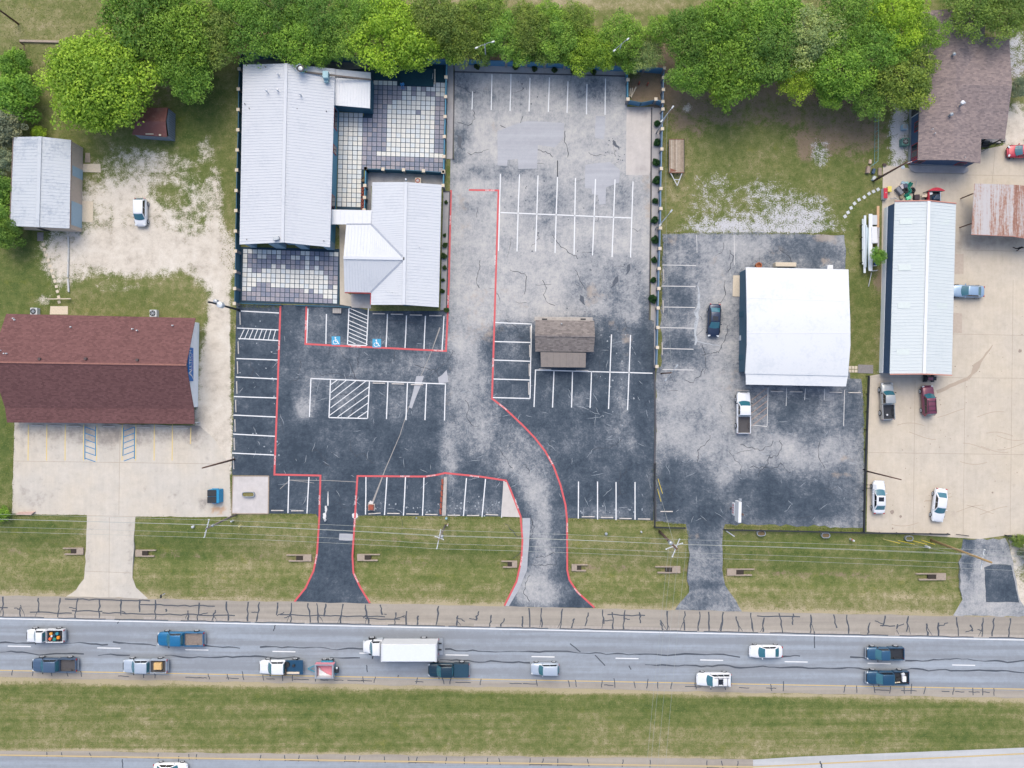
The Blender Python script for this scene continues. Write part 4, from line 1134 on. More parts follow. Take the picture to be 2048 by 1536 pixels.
# --- little grey-shingled kiosk ----------------------------------------------------------
kiosk, g, ce = gable("drive_up_kiosk", "small grey-shingled kiosk with a brown porch roof among the parking stalls", "kiosk",
    [(1071, 640), (1188.5, 641.5), (1187, 704), (1070.5, 703)], (1070, 671), (1190, 672.5), 'EW', 2.6, 3.4, M_GRY_SH, simple("brown_wall", (150, 130, 120), 0.8, var=0.2), (0.35, 0.4, 0.35, 0.4), 0)
MB().bar(P(1070, 670.5, 3.45), P(1190, 672, 3.45), 0.3, 0.05).build("ridge_cap", M_GRY_SH, kiosk)
M_PORCH = mat_metalroof("brown_porch_roof", (152, 143, 137), (134, 127, 124), 0.6, 0.1, 0.5)
slope("porch_roof", P(1082, 734, 2.2), P(1081, 704, 2.5), P(1172, 705.5, 2.5), P(1171.5, 735, 2.2), M_PORCH, kiosk, 0.9, 0.025)
for x in (1084, 1169): MB().box((P(x, 731, 2.2).x, P(x, 731, 2.2).y, 1.05), (0.12, 0.12, 2.1)).build("post", M_TANB, kiosk)
window(g[2], g[3], 0.3, 0.7, 0.9, 2.1, kiosk, ce, M_WHITEW)
vent(P(1123, 647.5, 2.8), 0.09, 0.3, M_GALV, kiosk)
p0 = P(1127, 638.5)
k2 = tag(MB().box((p0.x, p0.y, 0.12), (8.4, 0.62, 0.2), -0.01).build("concrete_pad", M_CURB, bevel=0.02), "narrow concrete pad along the top side of the grey-shingled kiosk", "pad")
for x in (1089, 1166): MB().box((P(x, 638.7).x, P(x, 638.7).y, 0.235), (0.75, 0.22, 0.04)).build("drain_grate", M_BLK, k2)

# --- white flat-roofed shop ------------------------------------------------------------------
c0 = P(1594, 650, 3.4)
t = thing("white_roof_shop", "big square shop under a plain white membrane roof", "building", (c0.x, c0.y, 0))
he = 3.3
cols = 14; vs = []; fs = []
L_ = [(1492, 534.5), (1493, 580), (1494, 640), (1494, 690), (1490.5, 747.5)]; R_ = [(1697, 539), (1698.5, 590), (1700.5, 640), (1701, 690), (1696, 752)]
hh = [3.2, 3.6, 4.0, 4.0, 3.2]
def lerpseq(sq, f):
    k = min(int(f * 4), 3); u = f * 4 - k
    if isinstance(sq[0], tuple): return tuple(sq[k][i] + (sq[k + 1][i] - sq[k][i]) * u for i in (0, 1))
    return sq[k] + (sq[k + 1] - sq[k]) * u
rows = 16
for j in range(rows + 1):
    f = j / rows; h = 3.2 + 0.85 * math.sin(math.pi * f) ** 0.8 if 0 < f < 1 else 3.2
    a = lerpseq(L_, f); b = lerpseq(R_, f)
    for i in range(cols + 1):
        u = i / cols
        q = P(a[0] + (b[0] - a[0]) * u, a[1] + (b[1] - a[1]) * u, h)
        q.z += 0.02 * mnoise.noise(Vector((q.x * 0.4, q.y * 0.4, 1)))
        vs.append(q)
for j in range(rows):
    for i in range(cols):
        a = j * (cols + 1) + i; fs.append((a, a + cols + 1, a + cols + 2, a + 1))
ro = MB().add(vs, fs).build("roof", M_MEMB, t, smooth=True)
for j in (5, 10):
    o = MB().ribbon([vs[j * (cols + 1) + i] for i in range(cols + 1)], 0.16, 0).build("seam", M_WHTR, t)
    for v_, i in zip(o.data.vertices, list(range(cols + 1)) * 2): v_.co.z = vs[j * (cols + 1) + i].z + 0.02
fa = MB()
ring = [vs[i] for i in range(cols + 1)] + [vs[j * (cols + 1) + cols] for j in range(1, rows + 1)] + [vs[rows * (cols + 1) + i] for i in range(cols - 1, -1, -1)] + [vs[j * (cols + 1)] for j in range(rows - 1, 0, -1)]
for i in range(len(ring)):
    a, b = ring[i], ring[(i + 1) % len(ring)]
    fa.add([a, b, b - Vector((0, 0, 0.25)), a - Vector((0, 0, 0.25))], [(0, 3, 2, 1)])
fa.build("fascia", M_WHTR, t)
slope("porch_roof", P(1492, 769, 2.85), P(1491.5, 746, 3.1), P(1696, 750.5, 3.1), P(1692, 773, 2.85), M_MEMB, t, 0)
w = inset([P(1492, 534.5, 3.2), P(1697, 539, 3.2), P(1696, 752, 3.2), P(1490.5, 747.5, 3.2)], 0.25, 0.25, 0.3, 0.05)
M_SLATE = simple("slate_siding", (70, 102, 124), 0.6, var=0.2, scale=1.5)
cc = ((w[0] + w[2]) / 2)
for i in range(4):
    A, B = w[i], w[(i + 1) % 4]
    top = 3.05
    pts = [(B.x, B.y, 0), (A.x, A.y, 0), (A.x, A.y, top)]
    if i in (1, 3): pts += [((A.x * (1 - u) + B.x * u), (A.y * (1 - u) + B.y * u), 3.05 + 0.78 * math.sin(math.pi * u) ** 0.8) for u in (0.15, 0.3, 0.5, 0.7, 0.85)]
    pts += [(B.x, B.y, top)]
    MB().poly(pts).build("wall", M_SLATE, t)
for k in range(11):
    onwall(w[3], w[0], 0, 1, 0.2 + k * 0.27, 0.24 + k * 0.27, 0.03, M_SLATE, "siding_batten", t, cc)
for u in (0.12, 0.55): onwall(w[3], w[0], u, u + 0.05, 0.05, 2.1, 0.05, M_TEALD, "door", t, cc)
for u in (0.2, 0.45, 0.7): window(w[2], w[3], u, u + 0.12, 0.9, 2.2, t, cc, M_WHITEW)
for u in (0.04, 0.36, 0.68, 0.95):
    q = P(1496, 768, 2.8).lerp(P(1689, 772, 2.8), u); MB().box((q.x, q.y, 1.35), (0.13, 0.13, 2.7)).build("post", M_LTGRY, t)
vent(P(1501, 698, 3.6), 0.05, 0.12, M_GALV, t)
p0 = P(1484.5, 676, 0.5); tag(MB().box((p0.x, p0.y, 0.45), (0.7, 0.75, 0.9)).build("wall_air_conditioner", M_LTGRY, bevel=0.04), "white box air conditioner against the left side of the white-roofed shop", "air conditioner")
p0 = P(1487, 697, 0.5); tag(MB().lathe((p0.x, p0.y, 0), [(0.16, 0), (0.2, 0.9), (0.16, 1.2), (0.05, 1.35)], 10).build("gas_bottle", M_LTGRY), "small grey gas bottle standing against the slate side wall", "gas bottle")
p0 = P(1475.5, 572.5); tag(MB().prism([P(1466, 551).to_2d(), P(1486, 551).to_2d(), P(1485, 594).to_2d(), P(1465, 593).to_2d()], 0.0, 0.14).build("concrete_step_pad", M_CAP, bevel=0.01), "beige concrete landing at the upper left corner of the white-roofed shop", "landing")
p0 = P(1567, 531); tag(MB().box((p0.x, p0.y, 0.5), (3.0, 0.6, 1.0), -0.01).build("back_step", M_CAP, bevel=0.02), "beige concrete stoop behind the white-roofed shop", "stoop")
p0 = P(1515, 532); tag(MB().lathe((p0.x, p0.y, 0), [(0.42, 0), (0.45, 0.7), (0.3, 0.72), (0.28, 0.5)], 14).build("rusty_barrel", simple("rust_orange", (178, 110, 76), 0.9, var=0.4, scale=5)), "rusty fire barrel behind the white-roofed shop", "barrel")
p0 = P(1657, 535.5, 2); tag(MB().box((p0.x, p0.y, 1.3), (0.8, 0.6, 2.6)).build("white_utility_cabinet", M_WHTR, bevel=0.03), "tall white cabinet at the top right edge of the white-roofed shop", "cabinet")

# --- long pale shop on the right -------------------------------------------------------------
t, g, ce = gable("long_metal_shop", "long pale metal-roofed shop with a navy side wall in the concrete yard", "building",
    [(1789.6, 403.5), (1912, 408), (1903.5, 749.5), (1779.5, 747.5)], (1857.4, 402.4), (1848, 747), 'NS', 3.3, 4.2, M_PALE, M_NAVY, (0.15, 0.15, 0.15, 0.1), 0.45, rcap=M_WHTR)
onwall(g[3], g[0], 0, 1, 0, 1.15, 0.05, M_WHITEW, "wainscot", t, ce)
for a, b in (((1789.6, 402.5, 3.32), (1857.4, 401.2, 4.22)), ((1857.4, 401.2, 4.22), (1912, 406.8, 3.32)), ((1779.5, 748.6, 3.32), (1848, 748, 4.22)), ((1848, 748, 4.22), (1903.5, 750.6, 3.32))):
    MB().bar(P(*a), P(*b), 0.12, 0.2).build("gable_trim", M_SALM, t)
M_SKYL = simple("skylight_sheet", (218, 228, 226), 0.5, var=0.08)
for x, y, h in ((1812, 443, 3.62), (1888, 443, 3.62), (1809, 535, 3.62), (1885, 535, 3.62), (1808, 611, 3.62), (1884, 611, 3.62), (1806, 704, 3.62), (1880, 704, 3.62)):
    c_ = P(x, y, h); s_ = 1 if x < 1850 else -1
    dzx = 0.9 / 4.4 * s_
    m = MB().hexa([(c_.x - 0.8, c_.y - 0.4, h - 0.8 * dzx), (c_.x + 0.8, c_.y - 0.4, h + 0.8 * dzx), (c_.x + 0.8, c_.y + 0.4, h + 0.8 * dzx), (c_.x - 0.8, c_.y + 0.4, h - 0.8 * dzx)],
                  [(c_.x - 0.8, c_.y - 0.4, h - 0.8 * dzx + 0.055), (c_.x + 0.8, c_.y - 0.4, h + 0.8 * dzx + 0.055), (c_.x + 0.8, c_.y + 0.4, h + 0.8 * dzx + 0.055), (c_.x - 0.8, c_.y + 0.4, h - 0.8 * dzx + 0.055)])
    m.build("skylight", M_SKYL, t)
for u in (0.1, 0.34, 0.58): 
    dd = onwall(g[1], g[2], u, u + 0.16, 0.05, 2.8, 0.05, M_LTGRY, "roll_up_door", t, ce)
for u in (0.15, 0.6): onwall(g[2], g[3], u, u + 0.2, 0.05, 2.6, 0.05, M_LTGRY, "roll_up_door", t, ce)

# --- brown-shingled house, top right -----------------------------------------------------------
t, g, ce = gable("brown_shingle_house", "large brown-shingled house with navy walls in the upper right corner", "building",
    [(1844, 22), (1971, 25), (1961, 326.5), (1835.5, 320)], (1917, 17), (1907, 320), 'NS', 3.3, 4.4, M_TAN_SH, M_NAVY, (0.3, 0.3, 0.3, 0.3), 0)
house6 = t
RW, RE = P(1916, 170, 4.4), P(2024, 172, 4.4)
slope("roof_slope", P(1925, 74, 3.3), RW, RE, P(2018.5, 75, 3.3), M_TAN_SH, t, 0)
slope("roof_slope", P(1920, 276, 3.3), RW, RE, P(2010, 279, 3.3), M_TAN_SH, t, 0)
w = inset([P(1971, 74, 3.3), P(2018.5, 75, 3.3), P(2010, 279, 3.3), P(1965, 277, 3.3)], 0.3, 0.9, 1.6, 0)
for i in (0, 1, 2):
    A, B = w[i], w[(i + 1) % 4]
    MB().poly([(B.x, B.y, 0), (A.x, A.y, 0), (A.x, A.y, 3.2), (B.x, B.y, 3.2)]).build("wall", M_NAVY, t)
for x, y in ((1976, 279), (2006, 280), (2010, 215)):
    q = P(x, y - 3, 3.2); MB().box((q.x, q.y, 1.6), (0.14, 0.14, 3.2)).build("porch_post", M_BLK, t)
onwall(g[3], g[0], 0, 1, 0, 0.7, 0.05, M_GALV, "wainscot", t, ce)
onwall(g[2], g[3], 0, 1, 0, 0.7, 0.05, M_GALV, "wainscot", t, ce)
window(g[3], g[0], 0.02, 0.12, 1.0, 2.7, t, ce); window(g[3], g[0], 0.20, 0.27, 1.6, 2.9, t, ce); window(g[3], g[0], 0.32, 0.44, 0.6, 2.9, t, ce, M_LTGRY)
window(g[2], g[3], 0.84, 0.96, 0.9, 2.4, t, ce); window(g[2], g[3], 0.12, 0.26, 0.9, 2.4, t, ce)
onwall(g[3], g[0], 0.0, 0.012, 0, 3.2, 0.06, M_REDT, "corner_trim", t, ce)
vent(P(1904, 111, 4.3), 0.16, 0.5, M_GALV, t, M_GALV); vent(P(1899, 231, 4.3), 0.16, 0.5, M_GALV, t, M_GALV)
f_ = vent(P(1919, 212, 4.3), 0.14, 1.3, M_GALV, t); q = P(1925, 205, 5.6); MB().lathe(q, [(0.1, -0.2), (0.26, -0.1), (0.26, 0.12), (0.05, 0.2)], 12).build("flue_cap", M_WHTR, f_)
for x, y in ((1864, 259), (1869, 267), (1885, 83)): vent(P(x, y, 4.0), 0.06, 0.3, M_LTGRY, t)
MB().tube([P(1928, 318, 4.2), P(1931, 314, 5.0)], 0.04).build("antenna", M_GALV, t)
# raised rounded planter in front of it
pl = [(1816, 331), (1930, 334), (1935, 338), (1934, 344), (1926, 347.5), (1830, 346), (1820, 342)]
tag(MB().prism([P(*p).to_2d() for p in pl], 0, 0.32).build("planter_bed", M_BEDG, bevel=0.03), "long grey gravel planter with rounded end before the brown-shingled house", "planter")
tag(MB().prism([P(1961, 285).to_2d(), P(2000, 287).to_2d(), P(1997, 282).to_2d(), P(2010, 283).to_2d(), P(2008, 276).to_2d(), P(1962, 276).to_2d()], 0, 0.3).build("porch_deck", M_BEDG), "grey porch deck tucked under the brown-shingled eave", "deck")
c_ = P(1975, 292, 0.5)
t = thing("porch_railing", "black metal railing and steps beside the red car at the house porch", "railing", (c_.x, c_.y, 0))
a, b = P(1963, 303, 0.95), P(1976, 297, 0.95)
MB().bar(a, b, 0.05, 0.05).build("top_rail", M_BLK, t); MB().bar(b, P(1984, 283, 0.95), 0.05, 0.05).build("top_rail", M_BLK, t); MB().bar(P(1996, 288, 0.95), P(2007, 284, 0.95), 0.05, 0.05).build("top_rail", M_BLK, t)
for i in range(7):
    q = a.lerp(b, i / 6); MB().box((q.x, q.y, 0.47), (0.035, 0.035, 0.93)).build("baluster", M_BLK, t)
for i in range(1, 7):
    q = b.lerp(P(1984, 283, 0.95), i / 6); MB().box((q.x, q.y, 0.47), (0.035, 0.035, 0.93)).build("baluster", M_BLK, t)
for i in range(5):
    q = P(1996, 288, 0.95).lerp(P(2007, 284, 0.95), i / 4); MB().box((q.x, q.y, 0.47), (0.035, 0.035, 0.93)).build("baluster", M_BLK, t)
for i in range(3): MB().box((P(1968, 293).x + i * 0.05, P(1968, 293).y + i * 0.28, 0.1 + 0.09 * i), (0.9, 0.28, 0.19 + 0.18 * i)).build("step", M_BLK, t)

# --- rusty carport at the right edge ----------------------------------------------------------
c_ = P(2030, 420, 3)
t = thing("rusty_carport", "open carport with rust-streaked corrugated roof at the right edge", "carport", (c_.x, c_.y, 0))
def corr(name, a, b, c, d, parent, n):
    """corrugations running from b-a side (top) to c-d side"""
    vs = []; fs = []
    for i in range(n + 1):
        u = i / n; h = 0.05 * math.cos(i * math.pi)
        vs += [a.lerp(b, u) + Vector((0, 0, h)), d.lerp(c, u) + Vector((0, 0, h))]
    for i in range(n): fs.append((2 * i, 2 * i + 1, 2 * i + 3, 2 * i + 2))
    return MB().add(vs, fs).build(name, M_RUST, parent, smooth=True)
corr("roof_slope", P(1948, 367, 3.0), P(2030, 369.5, 3.4), P(2023, 472, 3.4), P(1942, 468.5, 3.0), t, 44)
corr("roof_slope", P(2030, 369.5, 3.4), P(2112, 378, 3.0), P(2104, 484, 3.0), P(2023, 472, 3.4), t, 44)
for a, b in (((1942, 469, 2.93), (2023, 472.5, 3.33)), ((2023, 472.5, 3.33), (2104, 484.5, 2.93))): MB().bar(P(*a), P(*b), 0.06, 0.14).build("fascia", M_SALM, t)
for x, y in ((1945, 387.5), (1943, 447), (2106, 390), (2103, 452)):
    q = P(x, y, 2.9); MB().box((q.x, q.y, 1.45), (0.13, 0.13, 2.9)).build("post", M_WOODP, t)
for x0, x1, y in ((1945, 2108, 387.5), (1943, 2104, 448)): MB().bar(P(x0, y, 2.9), P(x1, y + 4, 2.9), 0.1, 0.16).build("beam", M_WOODP, t)

# --- cream metal shed, left ----------------------------------------------------------------------
t, g, ce = gable("cream_metal_shed", "cream metal workshop with weathered silver roof and two pale blue doors", "building",
    [(27.5, 274), (142, 280), (139, 457), (20.5, 452)], (80, 273), (75, 454), 'NS', 3.2, 3.9, M_OLDM, M_CREAM, (0.1, 0.08, 0.1, 0.1), 0.45)
MB().bar(P(80, 273, 3.95), P(75, 454, 3.95), 0.5, 0.06).build("ridge_cap", M_OLDM, t)
M_DOORB = simple("pale_blue_door", (176, 204, 222), 0.6, var=0.08)
onwall(g[1], g[2], 0.27, 0.385, 0.05, 2.6, 0.05, M_DOORB, "roll_up_door", t, ce); onwall(g[1], g[2], 0.68, 0.955, 0.05, 2.7, 0.05, M_DOORB, "roll_up_door", t, ce)
onwall(g[2], g[3], 0.55, 0.65, 0.05, 2.1, 0.05, M_BLK, "door", t, ce)
M_GUTB = simple("brown_trim", (140, 120, 112), 0.7, var=0.2)
MB().bar(P(142.6, 280, 3.12), P(139.6, 457, 3.12), 0.1, 0.12).build("gutter", M_GUTB, t); MB().bar(P(26.6, 274, 3.12), P(19.7, 452, 3.12), 0.1, 0.12).build("gutter", M_GUTB, t)
nrib = 46
for k in range(nrib): onwall(g[1], g[2], (k + 0.5) / nrib - 0.0015, (k + 0.5) / nrib + 0.0015, 0.05, 3.0, 0.025, M_CREAM, "wall_rib", t, ce)

# --- red shed under the tree ------------------------------------------------------------------------
ce = P(300, 245, 2.2)
t = thing("rusty_red_shed", "small shed with dark red roof and grey board ends under the big lime tree", "shed", (ce.x, ce.y, 0))
A, B, Cc, D = P(286, 216, 2.2), P(336, 215, 2.2), P(334, 274, 2.2), P(264, 269, 2.2)
Rw, Re = P(272, 242, 2.95), P(331, 243, 2.95)
slope("roof_slope", A, Rw, Re, B, M_SHEDR, t, 0); slope("roof_slope", D, Rw, Re, Cc, M_SHEDR, t, 0)
w = inset([A, B, Cc, D], 0.15, -0.15, 0.1, 0.1)
M_GBRD = simple("grey_board", (140, 150, 164), 0.85)
for i in range(4):
    a, b = w[i], w[(i + 1) % 4]
    pts = [(b.x, b.y, 0), (a.x, a.y, 0), (a.x, a.y, 2.15)] + ([((a.x + b.x) / 2, (a.y + b.y) / 2, 2.85)] if i in (1, 3) else []) + [(b.x, b.y, 2.15)]
    MB().poly(pts).build("wall", M_GBRD, t)
for k in range(12): onwall(w[1], w[2], (k + 0.3) / 12, (k + 0.42) / 12, 0, 2.1, 0.03, simple("dark_batten", (92, 104, 118), 0.9), "batten", t, ce)
MB().box(P(299, 268, 2.35), (1.1, 0.12, 0.1)).build("loose_board", M_CAP, t); MB().box(P(320, 270, 2.35), (0.3, 0.2, 0.12)).build("loose_board", M_CAP, t)

# --- red-brown shingled office with the blue sign ------------------------------------------------------
t, g, ce = gable("red_shingle_office", "long red-brown shingled office with a white gable and blue sign", "building",
    [(12.5, 627.5), (391, 636), (388, 818), (10, 816)], (-20, 724), (372.5, 730), 'EW', 2.7, 5.75, M_RED_SH, simple("tan_siding", (176, 164, 156), 0.8), (0.5, 0.55, 0.2, 0.5), 0, gwall=M_WHITEW)
office = t
slope("porch_roof", P(14, 845, 2.2), P(10, 816, 2.72), P(388, 818, 2.72), P(389, 848, 2.2), M_RED_SH, t, 0)
MB().bar(P(-20, 724, 5.8), P(372.5, 730, 5.8), 0.22, 0.05).build("ridge_cap", simple("orange_ridge", (158, 112, 102), 0.9, var=0.3, scale=4), t)
for i in range(9):
    q = P(18, 843, 2.2).lerp(P(386, 846, 2.2), i / 8); MB().box((q.x, q.y, 1.05), (0.12, 0.12, 2.1)).build("porch_post", M_LTGRY, t)
for u in (0.06, 0.3, 0.5, 0.72, 0.9): window(g[2], g[3], u - 0.035, u + 0.035, 0.8, 2.1, t, ce, M_WHITEW)
for u in (0.18, 0.62): onwall(g[2], g[3], u, u + 0.03, 0.05, 2.1, 0.06, M_WHITEW, "door", t, ce)
for x, y in ((81, 718), (173, 717.5), (276, 720)): vent(P(x, y, 5.4), 0.2, 0.35, simple("brown_vent", (92, 78, 78), 0.7), t)
for x, y, h in ((28, 637, 3.0), (31, 640, 3.0), (143, 654, 3.4), (266, 658, 3.6), (275, 661, 3.7), (346, 651, 3.3), (2, 701, 5.0), (10, 707, 5.0), (15, 707, 5.1)): vent(P(x, y, h), 0.09, 0.35, M_LTGRY, t)
xw = g[1].x
M_SIGNB = simple("sign_blue", (0, 118, 200), 0.5, var=0.05)
yc = P(0, 730, 0).y
sg = MB().box((xw + 0.08, yc, 3.2), (0.12, 4.7, 1.6)).build("sign_panel", M_SIGNB, t)
text_mesh("sign_lettering", "LLTECH", 1.12, M_WTXT, Matrix(((0, 0, 1, xw + 0.16), (1, 0, 0, yc + 0.62), (0, 1, 0, 3.46), (0, 0, 0, 1))), t, 0.74)
text_mesh("sign_lettering", "A", 1.6, M_WTXT, Matrix(((0, 0, 1, xw + 0.16), (1, 0, 0, yc - 1.22), (0, 1, 0, 3.42), (0, 0, 0, 1))), t, 0.9)
M_PINK = simple("sign_small_print", (190, 170, 206), 0.6, var=0.0)
mb = MB()
for k in range(10):
    if k != 9: mb.box((xw + 0.15, yc - 0.75 + k * 0.27, 2.78), (0.02, 0.14 + 0.05 * (k % 2), 0.22))
mb.build("sign_small_print", M_PINK, t)
mb = MB().bar((xw + 0.15, yc - 2.0, 2.5), (xw + 0.15, yc - 1.45, 3.1), 0.12, 0.02, Vector((1, 0, 0)))
mb.build("sign_swoosh", M_WTXT, t)

# --- courtyards of square pavers ---------------------------------------------------------------------
def paver(parent, x, y, light, me_cache={}):
    mat = (M_TILEL if light else M_TILED)[R.randrange(3)]
    key = mat.name
    if key not in me_cache:
        o = MB().box((0, 0, 0), (0.60, 0.60, 0.05)).build("paver", mat)
        me_cache[key] = o.data; bpy.data.objects.remove(o)
    o = bpy.data.objects.new("paver", me_cache[key]); COL.objects.link(o)
    p = P(x, y); o.location = (p.x, p.y, 0.055 + R.uniform(-0.004, 0.006)); o.rotation_euler = (R.uniform(-0.006, 0.006), R.uniform(-0.006, 0.006), -0.034)
    o.parent = parent
    return o
south_court = MB().prism([P(480, 494).to_2d(), P(681, 498).to_2d(), P(679, 609).to_2d(), P(476, 606).to_2d()], -0.02, 0.04).build("paved_court", M_JOINT); south_court["kind"] = "structure"
rowsS = ["LLLLLLLLDDDDLLDDDDLL", "LDDLLDDLDDLLDLDLDDDD", "LDDDDDDDDDDDDLDDDDDD", "LDDDDDLDLDDDDLDLDDDD", "LLDDLLLLLLLLLLLLLDDD", "LLLLLLLLLLLLLLLLLLDD", "LLLLLLLLLLLLLLLLLLDD", "LLLDDDLLLLLLLLLLLLDL", "LLDDDDDDDDDDDLDLLLLL", "DDDDDDDDDDDDDDDDDLLL", "DDDDDDDDDDDDDDDDDDDL"]
for r_, row in enumerate(rowsS):
    for c_, ch in enumerate(row):
        paver(south_court, 491.0 + 9.56 * c_ - 0.27 * r_, 502.5 + 9.42 * r_ + 0.33 * c_, ch == 'L')
north_court = MB().prism([P(676, 142).to_2d(), P(892, 122).to_2d(), P(889, 346).to_2d(), P(729, 341).to_2d(), P(728, 236).to_2d(), P(728, 150).to_2d()], -0.02, 0.038).build("paved_court", M_JOINT); north_court["kind"] = "structure"
walk_ = MB().prism([P(678, 230).to_2d(), P(727.5, 232).to_2d(), P(728, 420).to_2d(), P(674, 420).to_2d()], -0.02, 0.040).build("paved_walkway", M_JOINT); walk_["kind"] = "structure"
def rowN(r_):
    m = {0: "LLLLL.......LLL".rjust(15), 1: "DDDDDDDLDLDLLLL", 2: "DDDDDDLLDLLDDLL", 3: "DDDDDDLLLLLLLDD", 4: "DDDDLLLLLLLLLDD", 5: "DDDLLLLLLLLLLDD", 6: "DDDLLLLLLDLLLDD"}
    if r_ in m: return "......." + m[r_]
    if r_ <= 14: return "LLLLLDDDDDLLLLLLLLLLDD"
    if r_ == 15: return "LLLLLDDDLLLLLLLLLLLLLL"
    if r_ <= 18: return "LLLLLDDDDDDDDDDDDDDDDD"
    return "LLLLL"
for r_ in range(27):
    for c_, ch in enumerate(rowN(r_)):
        if ch == '.' or ch == ' ' or (r_ < 7 and c_ < 7) or (r_ == 7 and c_ < 7 and c_ > 4): continue
        x, y = 684.6 + 9.58 * c_ - 0.22 * r_, 163.4 + 9.44 * r_ + 0.32 * c_
        paver(walk_ if c_ < 5 else north_court, x, y, ch == 'L')
# stage of dark turf under the trees
tag(MB().prism([P(748, 128).to_2d(), P(888, 120).to_2d(), P(889, 164).to_2d(), P(872, 163).to_2d(), P(800, 160).to_2d(), P(748, 158).to_2d()], 0.04, 0.07).build("turf_mat", M_TURF), "dark teal turf spread under the trees at the top of the courtyard", "turf mat")
st = thing("low_stage", "low dark teal stage at the top of the tiled courtyard", "stage", P(835, 156))
MB().prism([P(800, 138).to_2d(), P(868, 139).to_2d(), P(867, 174).to_2d(), P(799, 171).to_2d()], 0.03, 0.35).build("platform", M_TURF, st, bevel=0.02)
for k in range(6): MB().box((P(870, 142 + 5 * k).x, P(870, 142 + 5 * k).y, 0.19), (0.2, 0.3, 0.3)).build("edge_stone", M_CAP, st)
MB().bar(P(866, 146, 0.4), P(864.5, 158, 0.4), 0.05, 0.05).build("rail", M_LTGRY, st)
sheet("beige_path", [(679, 450), (692, 450), (691, 585), (703, 590), (703, 613), (680, 609)], 0.043, M_CONC, 0)
sheet("entry_slab", [(702, 588), (742, 588), (742, 617), (703, 615)], 0.046, M_SLAB, 1.0, lambda X, Y: dict(wear=field(X, Y, 0.5, []), tan=field(X, Y, 0.35, [])))
sheet("gravel_yard", [(733, 345), (889, 347), (886, 372), (742, 372), (742, 420), (729, 420)], 0.042, M_BEDG, 1.0, lambda X, Y: dict(wear=field(X, Y, 0.5, [])))
sheet("gravel_yard", [(484, 106), (735, 118), (735, 150), (484, 150)], 0.018, M_BEDG, 1.0, lambda X, Y: dict(wear=field(X, Y, 0.7, [])))
# ------------------------------------------------------------------ fences and beds
def fence(name, label, tops, h, panel, post=0.34, cap=0.46, pth=0.07, masonry=True, ph=None, skip=()):
    p0 = P(tops[0][0], tops[0][1], h)
    t = thing(name, label, "fence", (p0.x, p0.y, 0))
    ps = [P(x, y, h) for x, y in tops]
    for i, p in enumerate(ps):
        if masonry:
            o = MB().box((p.x, p.y, (h - 0.08) / 2), (post, post, h - 0.08)).build("post", M_MASON, t)
            MB().box((p.x, p.y, h - 0.03), (cap, cap, 0.12)).build("cap", M_CAP, o, bevel=0.02)
        else:
            MB().box((p.x, p.y, h / 2), (post, post, h)).build("post", panel, t)
    hp = ph or h - 0.25
    for i in range(len(ps) - 1):
        if i in skip: continue
        a, b = ps[i], ps[i + 1]
        d = (b - a).normalized() * (post / 2)
        a2 = a + d; b2 = b - d
        MB().bar((a2.x, a2.y, hp / 2 + 0.02), (b2.x, b2.y, hp / 2 + 0.02), pth, hp).build("panel", panel, t)
        MB().bar((a2.x, a2.y, hp + 0.06), (b2.x, b2.y, hp + 0.06), pth + 0.05, 0.08).build("top_rail", panel, t)
    return t
fence("masonry_post_fence", "dark fence with cream-capped posts down the left side of the silver hall",
      [(480, 106), (478, 137.5), (476.5, 178), (476, 219), (475.5, 259.5), (474, 300), (473, 340), (472, 381), (471.5, 421), (470.5, 462), (470.5, 502), (469.5, 543), (469, 577), (468.5, 607)], 2.0, M_TEALD)
fence("blue_board_fence", "blue panel fence with grey posts along the top of the property under the trees",
      [(480, 104), (560, 108), (640, 111), (737, 114), (852, 116), (893, 118), (933, 118), (972, 120), (1012, 121), (1052, 122.5), (1090, 124), (1130, 125.5), (1170, 128), (1208, 130), (1252, 131.5), (1290, 133), (1329, 136)], 2.0, M_BLUEF, cap=0.36)
fence("masonry_post_fence", "steel-blue fence with cream caps and round shrubs, between the two asphalt lots",
      [(1329, 136), (1327.5, 155), (1327, 179), (1326, 218), (1325, 257.5), (1324, 298), (1323, 337), (1322, 377), (1322, 417), (1321, 456), (1320, 497), (1318.5, 537), (1318, 577), (1316.5, 616), (1316, 655), (1315, 695), (1314, 733)], 1.7, simple("steel_blue_rail", (120, 150, 178), 0.5, var=0.15), ph=1.45)
fence("masonry_post_fence", "teal courtyard fence with cream caps beside the parking lane",
      [(893, 118), (892, 154), (891, 193), (890, 233), (888.5, 273), (887.5, 313), (887, 343), (886, 371)], 1.8, M_TEAL)
fence("masonry_post_fence", "dark teal fence with five cream-capped posts below the tiled courtyard",
      [(731, 337), (766, 338), (807, 339.5), (847, 341.5), (886, 344)], 1.8, M_TEALD)
fence("masonry_post_fence", "short fence carrying terracotta pots beside the paved walkway",
      [(731, 337), (729.5, 371), (729, 395), (728, 420)], 1.8, M_TEAL, skip=())
t = fence("trash_enclosure", "walled trash enclosure with blue double gate in the top corner of the lot",
      [(1254, 133), (1256, 159), (1256, 198)], 1.8, M_TEAL)
fence("trash_enclosure_wing", "short blue fence wing right of the trash enclosure gate", [(1312, 198), (1326, 203)], 1.8, M_BLUEF)
ga, gm, gb = P(1258, 200, 1.7), P(1282.5, 205, 1.7), P(1309, 200, 1.7)
t = thing("enclosure_gate", "pair of blue framed gates, slightly ajar, closing the trash enclosure", "gate", (gm.x, gm.y, 0))
